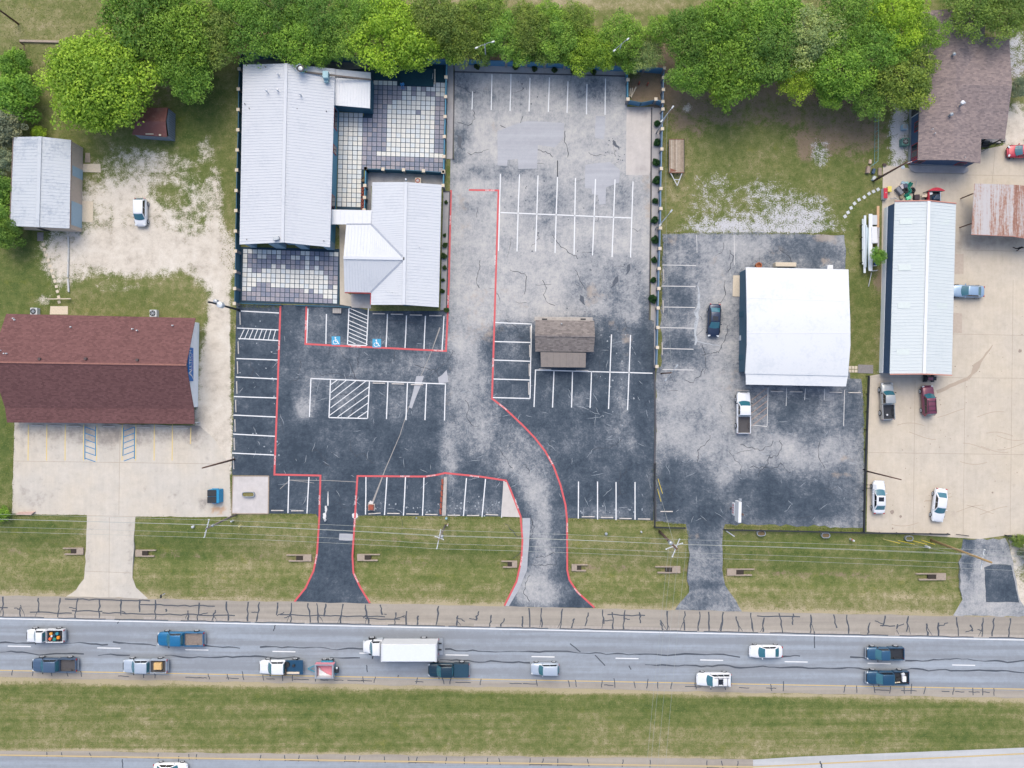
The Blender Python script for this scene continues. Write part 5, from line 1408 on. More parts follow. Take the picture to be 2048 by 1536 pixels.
for a, b in ((ga, gm), (gm, gb)):
    a_ = a.lerp(b, 0.03); b_ = a.lerp(b, 0.97)
    o = MB().bar((a_.x, a_.y, 0.9), (b_.x, b_.y, 0.9), 0.05, 1.5).build("gate_leaf", M_BLUEF, t)
    f = MB()
    for z in (0.18, 1.62): f.bar((a_.x, a_.y, z), (b_.x, b_.y, z), 0.09, 0.09)
    for q in (a_, b_): f.box((q.x, q.y, 0.9), (0.09, 0.09, 1.53))
    f.build("gate_frame", M_TEALD, o)
# low railing along the bottom of the paved court
ra, rb = P(478, 606, 1.0), P(700, 614, 1.0)
t = thing("low_black_railing", "low black railing along the bottom of the tiled south court", "railing", (ra.x, ra.y, 0))
for i in range(9):
    q = ra.lerp(rb, i / 8)
    MB().box((q.x, q.y, 0.5), (0.06, 0.06, 1.0)).build("post", M_BLK, t)
for i in range(8):
    if i == 3: continue
    a, b = ra.lerp(rb, i / 8), ra.lerp(rb, (i + 1) / 8)
    for z in (0.15, 0.55, 0.97): MB().bar((a.x, a.y, z), (b.x, b.y, z), 0.07, 0.07).build("rail", M_TEALD, t)

def bed(name, px, label, mat=M_BEDG, z=0.10):
    o = MB().prism([P(*p).to_2d() for p in px], -0.05, z).build(name, mat)
    return tag(o, label, "planting bed")
bed("planting_bed", [(908, 126), (1254, 141), (1254, 152), (910, 143)], "gravel planting bed along the blue fence at the top of the lot")
bed("planting_bed", [(1304, 216), (1322, 216), (1315, 640), (1313, 735), (1308, 735), (1308, 642), (1301, 640), (1303, 420)], "long gravel bed of clipped shrubs between the two lots")
bed("planting_bed", [(895, 130), (907, 130), (906, 318), (893, 318)], "narrow gravel strip outside the courtyard fence")
bed("planting_bed", [(887, 385), (899, 385), (893, 620), (881, 620)], "weedy strip between the cross-gabled building and the red curb")
def curb(pts, w=0.15, h=0.14, mat=M_CURB, lab="concrete curb"):
    m = MB(); q = [P(*p) for p in pts]
    for i in range(len(q) - 1): m.bar((q[i].x, q[i].y, h / 2), (q[i + 1].x, q[i + 1].y, h / 2), w, h + 0.02)
    return tag(m.build("curb", mat), lab, "curb")
M_DCURB = simple("dark_curb", (92, 92, 98), 0.9, var=0.3)
curb([(909, 318), (906, 318), (909, 144), (1254, 153)], mat=M_DCURB, lab="dark curb around the top left corner of the upper lot")
curb([(1303, 216), (1301, 420), (1298, 640)], mat=M_DCURB, lab="dark curb along the long shrub bed")
curb([(886, 383), (900, 384), (896, 500), (893, 622), (880, 622)], mat=M_DCURB, lab="dark curb around the weedy strip by the cross-gabled building")
curb([(1309, 742), (1311, 860), (1309, 925), (1311, 1042)], 0.22, 0.16, M_DCURB, "dark low curb dividing the two asphalt lots")
sheet("concrete_ramp", [(1253, 214), (1308, 214), (1307, 260), (1305, 330), (1298, 350), (1252, 350)], 0.045, M_SLAB, 1.0, lambda X, Y: dict(wear=field(X, Y, 0.0, [(1280, 215, 40, 18, 0.9), (1275, 340, 22, 12, 0.6)])), thick=0.05)
bed("gravel_pad", [(467.5, 953), (537, 953), (536, 1026), (465, 1026)], "square pale gravel pad with an oval planter at the lower left of the lot", mat_concrete("pale_gravel", (212, 207, 206), (190, 186, 186), (216, 210, 206)), 0.12)
curb([(466.5, 952), (538, 952), (537, 1027), (464, 1027), (466.5, 952)], 0.14, 0.15, M_FOUNDC, "concrete edging around the square gravel pad")
bed("traffic_island", [(1007, 964), (1013, 964), (1040, 1034), (1003, 1033)], "pale triangular concrete island beside the curving red lane", M_SLAB, 0.13)
o = bed("median_strip", [(888, 954), (894, 953), (892, 1031), (884, 1031)], "narrow concrete median between the lower parking stalls", M_CURB, 0.15)
t = thing("brick_planter_wall", "line of worn red brick blocks beside the narrow concrete median", "brick wall", P(882, 992))
for k in range(6):
    p = P(885.0 - 0.75 * k, 963 + 12.0 * k); MB().box((p.x, p.y, 0.14), (0.26, 0.76, 0.26), 0.06).build("brick_block", M_BRICK, t, bevel=0.02)
p = P(743, 1014)
t = thing("brick_pier", "short square brick pier on the asphalt at the foot of the trench scar", "pier", p)
MB().box((p.x, p.y, 0.3), (0.72, 0.72, 0.6)).build("brick_shaft", M_BRICK, t, bevel=0.02)
MB().box((p.x, p.y - 0.02, 0.05), (1.0, 1.0, 0.08)).build("footing", M_CURB, t)
p = P(675, 622)
t = thing("utility_box", "grey slatted utility box on the asphalt below the tiled court", "utility box", p)
MB().box((p.x, p.y, 0.2), (1.25, 0.75, 0.34), -0.03).build("body", M_MASON, t, bevel=0.02)
for k in range(5): MB().box((p.x - 0.5 + 0.25 * k, p.y, 0.385), (0.2, 0.7, 0.04), -0.03).build("slat", M_CURB, t)

# ------------------------------------------------------------------ wheel stops
ORD = ["first", "second", "third", "fourth", "fifth", "sixth", "seventh", "eighth", "ninth", "tenth", "eleventh", "twelfth"]
ws_mesh = None
def stops(lst, where, side, base=0.03):
    global ws_mesh
    for i, a in enumerate(lst):
        x, y, ang = a
        if ws_mesh is None:
            prof = [(-0.9, -0.075), (0.9, -0.075), (0.9, 0.075), (-0.9, 0.075)]
            m = MB().hexa([(u, v * 1.15, 0) for u, v in prof], [(u * 0.98, v * 0.7, 0.13) for u, v in prof])
            o = m.build("wheel_stop", M_STOP, bevel=0.015); ws_mesh = o.data
        else:
            o = bpy.data.objects.new("wheel_stop", ws_mesh); COL.objects.link(o)
        p = P(x, y); o.location = (p.x, p.y, base); o.rotation_euler = (0, 0, math.radians(ang))
        n = ORD[i] if len(lst) > 1 else "lone"
        tag(o, "%s wheel stop%s %s" % (n, " from " + side if len(lst) > 1 else "", where), "wheel stop", "concrete wheel stops")
stops([(758, 627.5, -1), (794, 628.5, -1), (832, 630, -1), (871, 631.5, -1)], "under the lower wall of the cross-gabled building", "left")
stops([(758, 766.5, -1), (796, 768, -1), (834, 769.5, -1)], "along the white line below the wide hatched box", "left")
stops([(480.5, 637, 92), (477, 695.5, 92), (475.5, 735, 92), (474, 775, 92), (472, 812, 92), (470.5, 851, 92), (469, 888, 92), (467.5, 926, 92)], "down the left edge of the dark lot", "top")
stops([(1061, 665, 91), (1059.5, 702, 91), (1058.5, 740, 91), (1057.5, 777, 91)], "left of the grey kiosk", "top")
stops([(1090, 738.5, -1), (1164, 741, -1)], "in front of the grey kiosk", "left")
stops([(555, 1021, 0), (595, 1021.5, 0)], "between the gravel pad and the left driveway", "left")
stops([(749, 1027, 4), (787, 1027, -1), (825, 1028, -1), (863, 1029, -1)], "in the bottom row right of the left driveway", "left")
stops([(908, 1030.5, 0), (946, 1031, 0), (984, 1029.5, -2)], "in the bottom row right of the narrow median", "left")
stops([(1176, 1033.5, 0), (1214, 1035, -1), (1251, 1037, -1), (1288, 1038, -1)], "in the bottom row right of the curving driveway", "left")
stops([(1327, 551, 91), (1326, 613, 91), (1324, 697, 91)], "along the blue fence in the white shop's lot", "top", 0.024)
stops([(1486, 781, -1), (1554, 783, -1), (1592, 783.5, -1), (1671, 785, -1), (1709, 785.5, -1)], "below the white membrane roof", "left", 0.024)
stops([(1333, 1023, 0)], "in the lower left corner of the white shop's lot", "left", 0.024)
stops([(75, 850.5, -1), (112, 851, -1), (149, 852, -1), (219, 853, -1), (288, 854, -1), (327, 855, -1), (364, 856, -1)], "under the porch eave of the red-brown office", "left", 0.026)

# ------------------------------------------------------------------ poles and wires
def pole(name, label, base, h, r, mat, parts=None):
    b = P(*base)
    t = thing(name, label, "pole", b)
    MB().tube([(b.x, b.y, -0.2), (b.x, b.y, h * 0.5), (b.x, b.y, h)], [r, r * 0.85, r * 0.65], 10).build("shaft", mat, t, smooth=True)
    return t, Vector((b.x, b.y, h))
def crossarm(t, top, dz, half, ang, mat=M_LTGRY, ins=(-1, -0.45, 0.45, 1)):
    c = Vector((top.x, top.y, top.z - dz)); d = Vector((math.cos(ang), math.sin(ang), 0)) * half
    o = MB().bar(c - d, c + d, 0.11, 0.13).build("crossarm", mat, t)
    for k in ins:
        q = c + d * k * 0.95
        MB().lathe((q.x, q.y, q.z + 0.06), [(0.05, 0), (0.09, 0.06), (0.06, 0.12), (0.08, 0.18), (0.03, 0.24)], 8).build("insulator", M_HEADL, o)
    return [c + d * k * 0.95 + Vector((0, 0, 0.3)) for k in ins]
def can(t, c, r=0.26, h=0.8, mat=M_GALV):
    MB().lathe(c, [(r * 0.9, 0), (r, 0.05), (r, h - 0.05), (r * 0.9, h), (0.05, h + 0.06)], 12).build("transformer", mat, t, smooth=False)
HP = 10.6
arm_pts = []
UP = {}
t, top = pole("utility_pole", "slim brown wooden pole leaning over the left lot beside the dark stalls", (469, 918.5), 11.5, 0.15, M_WOODP)
t, top = pole("utility_pole", "black utility pole with a grey transformer above the gravel drive", (478, 620), 11.0, 0.17, M_BLK)
can(t, (top.x + 0.42, top.y - 0.1, top.z - 3.4), 0.42, 1.0, M_HEADL); can(t, (top.x - 0.25, top.y + 0.35, top.z - 3.6), 0.3, 0.9, M_GALV)
MB().bar((top.x - 0.1, top.y, top.z - 0.2), (top.x - 0.1, top.y, top.z - 0.9), 0.2, 0.3).build("pole_top_bracket", M_BLK, t)
for k in range(3): MB().tube([(top.x + 0.5, top.y, top.z - 2.6 - 0.1 * k), (top.x + 0.9, top.y + 0.35 - 0.3 * k, top.z - 2.9), (top.x + 0.45, top.y + 0.2, top.z - 3.4)], 0.02, 5).build("jumper_wire", M_WIRE, t)
tA, topA = pole("utility_pole", "grey utility pole with a white crossarm beyond the gravel pad", (472, 1029), 11.0, 0.15, simple("grey_weathered_pole", (138, 130, 126), 0.9, var=0.25))
wA = crossarm(tA, topA, 0.4, 1.25, math.radians(75)); can(tA, (topA.x + 0.3, topA.y + 0.15, topA.z - 2.0), 0.16, 0.6)
tB, topB = pole("utility_pole", "pale utility pole with a crossarm on the verge between the two red-striped driveways", (891, 1050), 10.6, 0.14, simple("grey_weathered_pole", (138, 130, 126)))
wB = crossarm(tB, topB, 0.5, 1.3, math.radians(78)); crossarm(tB, topB, 1.3, 0.6, math.radians(-20), ins=(-1, 1))
can(tB, (topB.x + 0.3, topB.y + 0.1, topB.z - 2.2), 0.2, 0.7)
tC, topC = pole("utility_pole", "brown utility pole with crossarms and transformer at the third driveway", (1319, 1063), 11.6, 0.2, M_WOODP)
wC = crossarm(tC, topC, 0.5, 1.3, math.radians(68)); crossarm(tC, topC, 1.6, 1.2, math.radians(20), ins=(-1, 1)); can(tC, (topC.x - 0.3, topC.y + 0.25, topC.z - 3.0), 0.28, 0.9)
can(tC, (topC.x + 0.3, topC.y - 0.3, topC.z - 2.8), 0.24, 0.8, M_HEADL)
tD, topD = pole("utility_pole", "long tan wooden pole rising over the right-hand driveway apron", (1862, 1080), 14.0, 0.2, M_WOODT)
wD = crossarm(tD, topD, 1.9, 1.3, math.radians(80)); 
tE, topE = pole("utility_pole", "crooked brown pole in the concrete yard above the two white sedans", (1732, 942), 10.0, 0.12, M_WOODP)
tF, topF = pole("utility_pole", "dark brown pole beside the gravel planter of the brown-shingled house", (1747, 362), 9.6, 0.16, M_WOODP)
MB().bar((topF.x, topF.y, topF.z - 1), (topF.x + 0.9, topF.y + 0.2, topF.z - 0.6), 0.08, 0.08).build("lamp_arm", M_GALV, tF)
MB().lathe((P(1805, 335, 8).x, P(1805, 335, 8).y, 8.0), [(0.2, 0), (0.26, 0.15), (0.1, 0.3)], 10).build("lamp_head", M_HEADL, tF)
tG, topG = pole("utility_pole", "brown pole at the extreme upper left corner", (37, 48), 9.0, 0.14, M_WOODP)
r = random.Random(3)
def catenary(a, b, sag, n=16):
    return [a.lerp(b, i / n) - Vector((0, 0, sag * 4 * (i / n) * (1 - i / n))) for i in range(n + 1)]
def wires(k):
    far = wA[k] + Vector((-62, 1.5, 0)); fr = wD[k] + Vector((60, -3, -0.5))
    return [far, wA[k], wB[k], wC[k], wD[k], fr]
names = ["lowest in the picture", "second lowest in the picture", "second highest in the picture", "highest in the picture"]
for k in range(4):
    seq = wires(k); pts = []
    for i in range(len(seq) - 1): pts += catenary(seq[i], seq[i + 1], 0.45)[(1 if i else 0):]
    tag(MB().tube(pts, 0.016, 5).build("power_line", M_WIRE), "%s of four thin power lines along the roadside poles" % names[k], "power line", "roadside power lines")
low = [topA + Vector((-62, 1.5, -2.6)), topA - Vector((0, 0, 2.6)), topB - Vector((0, 0, 2.4)), topC - Vector((0, 0, 2.8)), topD - Vector((0, 0, 5.0)), topD + Vector((60, -3, -5))]
pts = []
for i in range(5): pts += catenary(low[i], low[i + 1], 0.5)[(1 if i else 0):]
tag(MB().tube(pts, 0.022, 5).build("telephone_line", M_WIRE), "telephone cable slung below the roadside power lines", "telephone line")
south = P(1312, 1700, 11)
for k, (dx, w_) in enumerate(((-16, "leftmost"), (-8, "second from left"), (6, "second from right"), (22, "rightmost"))):
    a = topC + Vector((dx * 0.06, 0, -0.4)); b = P(1300 + dx, 1640, 10.0)
    tag(MB().tube(catenary(a, b, 0.5), 0.014, 5).build("power_line", M_WIRE), "%s of four faint wires crossing the highway" % w_, "power line", "highway crossing wires")
for q0, q1, lb in ((topC - Vector((0, 0, 1)), P(1310, 955, 0.2), "upper guy wire of the pole at the third driveway"), (topD - Vector((0, 0, 2.5)), P(1765, 1078, 0.1), "long guy wire reaching left from the tan pole")):
    tag(MB().tube([q0, q1], 0.02, 5).build("guy_wire", M_WIRE), lb, "guy wire")
# yellow guy guards
M_YEL = simple("yellow_plastic", (226, 204, 72), 0.5, var=0.1)
for i, (a, b, lb) in enumerate(((P(1316, 958, 0.1), P(1325, 987, 2.3), "longer yellow guy-wire guard at the bottom left of the white shop's lot"), (P(1315, 978, 0.1), P(1322, 1003, 2.0), "shorter yellow guy-wire guard at the bottom left of the white shop's lot"),
        (P(1766, 1078, 0.1), P(1800, 1087, 2.4), "leftmost yellow guy-wire guard on the right-hand verge"), (P(1796, 1081, 0.1), P(1829, 1088.5, 2.4), "second yellow guy-wire guard on the right-hand verge"), (P(1824, 1081, 0.1), P(1854, 1089, 2.4), "third yellow guy-wire guard on the right-hand verge"), (P(1843, 1080, 0.1), P(1870, 1089, 2.2), "rightmost yellow guy-wire guard, at the foot of the tan pole"))):
    tag(MB().tube([a, b], 0.045, 6).build("guy_guard", M_YEL), lb, "guy guard", "yellow guy-wire guards")

def lamp_post(label, base, h, ang, mat=M_GALV, arms=(1, -1)):
    t, top = pole("lamp_post", label, base, h, 0.11, mat)
    t["category"] = "lamp post"
    for s in arms:
        d = Vector((math.cos(ang), math.sin(ang), 0)) * s * 0.95
        e = top + d - Vector((0, 0, 0.15))
        a = MB().tube([top - Vector((0, 0, 0.2)), top + d * 0.5 + Vector((0, 0, 0.05)), e], 0.035, 6).build("arm", M_GALV, t)
        MB().box((e.x + d.x * 0.25, e.y + d.y * 0.25, e.z - 0.05), (0.46, 0.22, 0.16), ang).build("lamp_head", M_GALV, t, bevel=0.04)
    return top
lamp_post("grey twin-head lamp post left of centre at the top fence", (973, 133), 7.3, 0.35)
lamp_post("twin-head lamp post in the trees near the trash enclosure", (1229, 131), 7.0, 0.7)
l1 = lamp_post("twin-head lamp post on the blue fence just below the trash enclosure", (1312, 267), 8.2, 0.9)
l2 = lamp_post("twin-head lamp post on the blue fence beside the white gravel patch", (1311, 458), 7.6, 0.9)
l3 = lamp_post("wooden twin-head lamp post at the lower end of the blue fence", (1322, 747), 7.4, 0.9, M_WOODP)
pts = catenary(l1, l2, 0.5) + catenary(l2, l3, 0.5)[1:]
tag(MB().tube(pts, 0.015, 5).build("lamp_wire", M_WIRE), "thin wire linking the lamp posts along the blue fence", "wire")

# ------------------------------------------------------------------ verge furniture
def headwall(x, y, flip, label, ln=1.0):
    b = P(x, y); s = -1 if flip else 1
    t = thing("culvert_headwall", label, "culvert", (b.x, b.y, 0))
    z = -0.2
    MB().box((b.x - s * 0.85 * ln, b.y, z - 0.1), (1.1 * ln, 1.0, 0.35)).build("apron_slab", M_FOUNDC, t, bevel=0.02)
    MB().box((b.x + s * 0.75 * ln, b.y + 0.42, z - 0.08), (2.3 * ln, 0.16, 0.36)).build("wing_wall", M_FOUNDC, t, bevel=0.02)
    MB().box((b.x + s * 0.6 * ln, b.y - 0.42, z - 0.08), (2.0 * ln, 0.2, 0.36)).build("wing_wall", M_FOUNDC, t, bevel=0.02)
    MB().box((b.x + s * 0.15 * ln, b.y, z - 0.06), (0.9 * ln, 0.62, 0.30)).build("pipe_mouth", simple("culvert_shadowed_pipe", (66, 58, 52), 0.95), t)
headwall(148, 1103, True, "concrete culvert end left of the concrete driveway", 0.9)
headwall(287, 1107, False, "concrete culvert end right of the concrete driveway", 0.9)
headwall(601, 1116.5, True, "concrete culvert end left of the narrow red-striped driveway", 1.1)
headwall(733, 1115.5, False, "concrete culvert end right of the narrow red-striped driveway", 1.0)
headwall(1021, 1129, True, "concrete culvert end left of the curving driveway", 0.7)
headwall(1157, 1136, False, "concrete culvert end right of the curving driveway", 0.7)
headwall(1340, 1140, True, "concrete culvert end left of the third driveway", 1.1)
headwall(1478, 1145, False, "concrete culvert end right of the third driveway", 1.2)
headwall(1868, 1154, True, "concrete culvert end on the right-hand verge", 1.3)
def tub(x, y, label, L=1.25, W=0.7, h=0.62, soil=(120, 104, 78), fl=False):
    b = P(x, y, h)
    t = thing("oval_tub", label, "planter tub", (b.x, b.y, 0), "galvanised oval tubs")
    n = 20; a = L - W; vs = []; 
    def ring(r_, z):
        out = []
        for k in range(n):
            th = 2 * math.pi * k / n; cx = a / 2 if math.cos(th) > 0 else -a / 2
            out.append((b.x + cx + r_ * math.cos(th), b.y + r_ * math.sin(th), z))
        return out
    rings = [ring(W / 2 * 0.96, 0.0), ring(W / 2, h * 0.6), ring(W / 2 + 0.03, h), ring(W / 2 - 0.05, h), ring(W / 2 - 0.06, h - 0.16)]
    for rg in rings: vs += rg
    fs = [(i * n + k, i * n + (k + 1) % n, (i + 1) * n + (k + 1) % n, (i + 1) * n + k) for i in range(4) for k in range(n)]
    MB().add(vs, fs).build("rim", M_GALV, t)
    MB().add(ring(W / 2 - 0.055, h - 0.14), [tuple(range(n))]).build("soil", simple("soil_%d" % soil[0], soil, 0.95, var=0.5, scale=6), t)
tub(496, 989, "oval galvanised tub of dry plants on the square gravel pad", 1.75, 0.7, 0.6, (136, 130, 84))
tub(1523, 1067, "empty oval tub on the verge nearest the third driveway", 1.2, 0.72)
tub(1652, 1071, "empty oval tub on the verge midway along the black rail", 1.2, 0.72)
tub(1819, 1077, "oval tub beside the yellow guards on the right-hand verge", 1.1, 0.7, 0.6, (112, 110, 70))
# black post-and-rail along the lower boundary
def rail(label, pts, h=0.75, n=8, mat=M_BLK):
    a = P(*pts[0]); t = thing("boundary_rail", label, "railing", (a.x, a.y, 0))
    for i in range(len(pts) - 1):
        p, q = P(*pts[i], h), P(*pts[i + 1], h)
        MB().bar(p, q, 0.14, 0.16).build("top_rail", mat, t)
        MB().bar(p - Vector((0, 0, 0.4)), q - Vector((0, 0, 0.4)), 0.08, 0.14).build("lower_rail", mat, t)
        k = max(1, int((q - p).length / 2.4))
        for j in range(k + 1):
            s = p.lerp(q, j / k); MB().box((s.x, s.y, h / 2), (0.12, 0.12, h)).build("post", mat, t)
rail("black rail below the white shop's lot, along the verge", [(1450, 1060), (1600, 1063), (1729, 1066), (1900, 1069)])
rail("black rail separating the white shop's lot from the concrete yard", [(1739, 752), (1735, 860), (1732, 940), (1729, 1066)], 0.9)
rail("short black rail at the bottom left corner of the white shop's lot", [(1311, 928), (1309, 1000), (1310, 1055), (1371, 1056.5)])
rail("low black rail at the right edge below the concrete yard", [(2016, 1072), (2080, 1074)])
tag(MB().tube([P(1938, 1072, 0.4), P(1912, 1068.5, 0.5)], [0.06, 0.05], 6).build("fallen_rail", M_BLK), "bent black rail end lying at the driveway apron", "rail")
def marker(x, y, label, mat, h=0.9, r_=0.11, band=None):
    b = P(x, y); t = thing("utility_marker", label, "marker post", b)
    MB().lathe((b.x, b.y, 0), [(r_, 0), (r_, h), (r_ * 0.6, h + 0.06)], 10).build("tube", mat, t)
    if band: MB().lathe((b.x, b.y, h * 0.55), [(r_ * 1.12, 0), (r_ * 1.12, h * 0.2)], 10).build("band", band, t)
M_ORG = simple("orange_plastic", (222, 112, 70), 0.5, var=0.1)
marker(466, 1041, "white marker tube in the grass below the gravel pad", M_LTGRY, 0.8, 0.13)
marker(482, 1051, "pale yellow marker tube in the grass below the gravel pad", simple("pale_yellow", (226, 218, 150), 0.6), 0.8, 0.13)
marker(1700, 1078, "white cable marker with an orange band on the verge", M_LTGRY, 1.3, 0.14, M_ORG)
marker(1851, 1092, "plain white marker tube below the yellow guards", M_LTGRY, 1.1, 0.16)
marker(896, 1048, "white and orange marker post by the narrow median's lower end", M_LTGRY, 1.2, 0.09, M_ORG)
marker(1282, 1063, "small white marker in the grass right of the curving driveway", M_LTGRY, 0.5, 0.12)
marker(1212, 1067, "grey-blue marker cap in the grass right of the curving driveway", M_GALV, 0.4, 0.2)
marker(387, 1053, "white marker cap in the grass of the left verge", M_LTGRY, 0.4, 0.2)
marker(893, 1036, "pale blue box marker at the foot of the narrow median", M_PTEAL, 0.5, 0.17)
marker(652, 1040, "small pale bollard on the left red-striped driveway", M_LTGRY, 0.6, 0.12)
p = P(329, 1187); t = thing("mailbox", "black mailbox with a white flag on the verge right of the concrete driveway", "mailbox", p)
MB().box((p.x, p.y, 0.5), (0.1, 0.1, 1.0)).build("post", M_BLK, t); MB().box((p.x, p.y - 0.1, 1.12), (0.22, 0.5, 0.26)).build("box", M_BLK, t, bevel=0.05); MB().bar((p.x + 0.2, p.y + 0.1, 1.2), (p.x + 0.7, p.y + 0.4, 1.4), 0.06, 0.1).build("flag", M_LTGRY, t)
tag(MB().bar(P(1453, 1062, 0.06), P(1469, 1073, 0.06), 0.14, 0.1).build("white_board", M_LTGRY), "white board lying in the grass right of the third driveway", "board")
p = P(51, 1026); tag(MB().prism([P(33, 1029).to_2d(), P(40, 1024).to_2d(), P(72, 1023).to_2d(), P(65, 1029).to_2d()], 0, 0.4).build("brick_sign_base", simple("pink_brick", (206, 176, 164), 0.9, var=0.2), bevel=0.02), "low pink brick sign base at the lower left corner of the left lot", "sign base")
# pylon sign of the white shop
p = P(1471, 1012)
t = thing("pylon_sign", "white two-panel pylon sign above the lower edge of the white shop's lot", "sign", p)
x0, y0 = P(1459, 1013).x, P(1459, 1013).y
b0 = P(1462, 1016)
MB().box((b0.x, b0.y, 2.9), (0.2, 0.2, 5.8)).build("post", M_WOODP, t)
def panel(xa, ya, xb, yb, z0, z1, th):
    a, b = P(xa, ya, z1), P(xb, yb, z1)
    MB().bar((a.x, a.y, (z0 + z1) / 2), (b.x, b.y, (z0 + z1) / 2), th, z1 - z0).build("sign_cabinet", M_WHTR, t, bevel=0.02)
panel(1470.5, 1007, 1469.8, 1031.5, 2.3, 3.4, 0.28)
panel(1480.5, 1004, 1479.5, 1045.5, 3.9, 5.6, 0.42)
MB().box((P(1480, 999, 5).x, P(1480, 999, 5).y, 5.0), (0.3, 0.3, 0.4)).build("lamp", M_GALV, t)
for yy_ in (1013, 1026): MB().bar((b0.x, P(1470, yy_, 3).y, 3.0), (P(1470, yy_, 3).x, P(1470, yy_, 3).y, 3.0), 0.08, 0.08).build("bracket", M_WOODP, t)
MB().bar((b0.x, b0.y, 4.8), (P(1480, 1020, 4.8).x, P(1480, 1020, 4.8).y, 4.8), 0.1, 0.1).build("bracket", M_WOODP, t)
mb = MB(); pa = P(1470.5, 1007, 3.4); pb = P(1469.8, 1031.5, 3.4)
for k in range(4):
    q = pa.lerp(pb, 0.18 + 0.2 * k); mb.box((q.x - 0.15, q.y, 2.9), (0.02, 0.2, 0.5))
mb.build("sign_print", simple("red_print", (206, 110, 120), 0.6, var=0.0), t)

# ------------------------------------------------------------------ left side bits
def ac(x, y, label, s=0.85, mat=M_LTGRY, fan=M_BLK, h=0.8):
    b = P(x, y, h); t = thing("condenser_unit", label, "air conditioner", (b.x, b.y, 0))
    MB().box((b.x, b.y, h / 2), (s, s, h)).build("cabinet", mat, t, bevel=0.03)
    MB().lathe((b.x - 0.05, b.y, h), [(s * 0.4, 0), (s * 0.42, 0.03), (s * 0.36, 0.035)], 14).build("fan_ring", fan, t)
    for k in range(3): MB().box((b.x - 0.05, b.y, h + 0.045), (s * 0.62, 0.07, 0.015), k * 1.05).build("fan_blade", M_GALV, t)
ac(67, 622.5, "grey condenser unit above the left end of the red-brown office", 1.0)
ac(306, 626.5, "grey condenser unit above the right end of the red-brown office", 1.0)
ac(1812, 283, "green condenser unit beside the navy wall of the brown-shingled house", 1.05, simple("green_metal", (96, 146, 140), 0.6), M_BLK, 0.9)
ac(1811, 253.5, "pale blue box unit beside the navy wall of the brown-shingled house", 0.75, M_DOORB, M_GALV, 0.7)
ac(836, 361, "cream condenser unit at the top eave of the cross-gabled building", 0.85, M_CAP, M_BRICK, 0.8)
def slab(px, label, mat=M_CAP, z=0.06, name="stepping_slab", cat="slab"):
    return tag(MB().prism([P(*p).to_2d() for p in px], -0.02, z).build(name, mat, bevel=0.008), label, cat)
slab([(101, 612.5), (136, 612.5), (136, 629), (100, 629)], "beige concrete slab above the red-brown office roof")
slab([(166, 328), (201, 328), (202, 345), (165, 344)], "beige slab at the small blue door of the cream workshop")
slab([(163, 402), (187, 403), (186, 445), (161, 443)], "beige slab at the large blue door of the cream workshop")
slab([(75, 465), (87, 465), (87, 482), (75, 482)], "grey slab at the lower door of the cream workshop", M_MASON)
slab([(171, 306), (180, 306), (181, 325), (170, 325)], "brown patch slab above the small blue door of the cream workshop", M_FOUNDC)
pathL = [(86.5, 489), (89.5, 499), (93, 510.5), (97, 521), (100, 532), (103.5, 542), (107, 553), (110, 562.5), (113, 573), (115, 583), (117.5, 594), (118.5, 604)]
for i, (x, y) in enumerate(pathL):
    p = P(x, y); o = MB().box((p.x, p.y, 0.025), (0.4, 0.42, 0.06), 0.3 + R.uniform(-0.15, 0.15)).build("stepping_stone", M_CAP, bevel=0.01)
    tag(o, "%s stepping stone from the top, between cream workshop and red-brown office" % ORD[i], "stepping stone", "left garden path")
pathR = [(1690, 433), (1696, 425), (1702, 416), (1709, 407), (1718, 399.5), (1728.5, 394.5), (1738, 387.5), (1747, 383), (1756, 379)]
for i, (x, y) in enumerate(pathR):
    p = P(x, y); o = MB().box((p.x, p.y, 0.025), (0.44, 0.44, 0.06), 0.6 + R.uniform(-0.2, 0.2)).build("stepping_stone", M_LTGRY, bevel=0.01)
    tag(o, "%s pale stepping stone from the left, leading to the concrete yard" % ORD[i], "stepping stone", "right garden path")
M_PIPE = simple("white_pipe", (206, 208, 206), 0.6, var=0.15)
for i, (a, b) in enumerate((((136.5, 472), (137, 496)), ((137, 498), (136.5, 525)), ((136.5, 527), (135.5, 554)), ((136, 558), (137.5, 584)))):
    tag(MB().tube([P(*a, 0.13), P(*b, 0.13)], 0.13, 8).build("pipe_barrier", M_PIPE), "%s white pipe from the top laid as a barrier left of the gravel lot" % ORD[i], "pipe", "white barrier pipes")
t = thing("rail_hurdle", "pale wooden hurdle rail across the stepping-stone path", "rail", P(119, 597.5))
MB().bar(P(96, 598, 0.6), P(142, 597.5, 0.6), 0.12, 0.16).build("rail", M_CAP, t)
for x in (98, 119, 140): MB().box((P(x, 598).x, P(x, 598).y, 0.3), (0.14, 0.14, 0.62)).build("post", M_CAP, t)
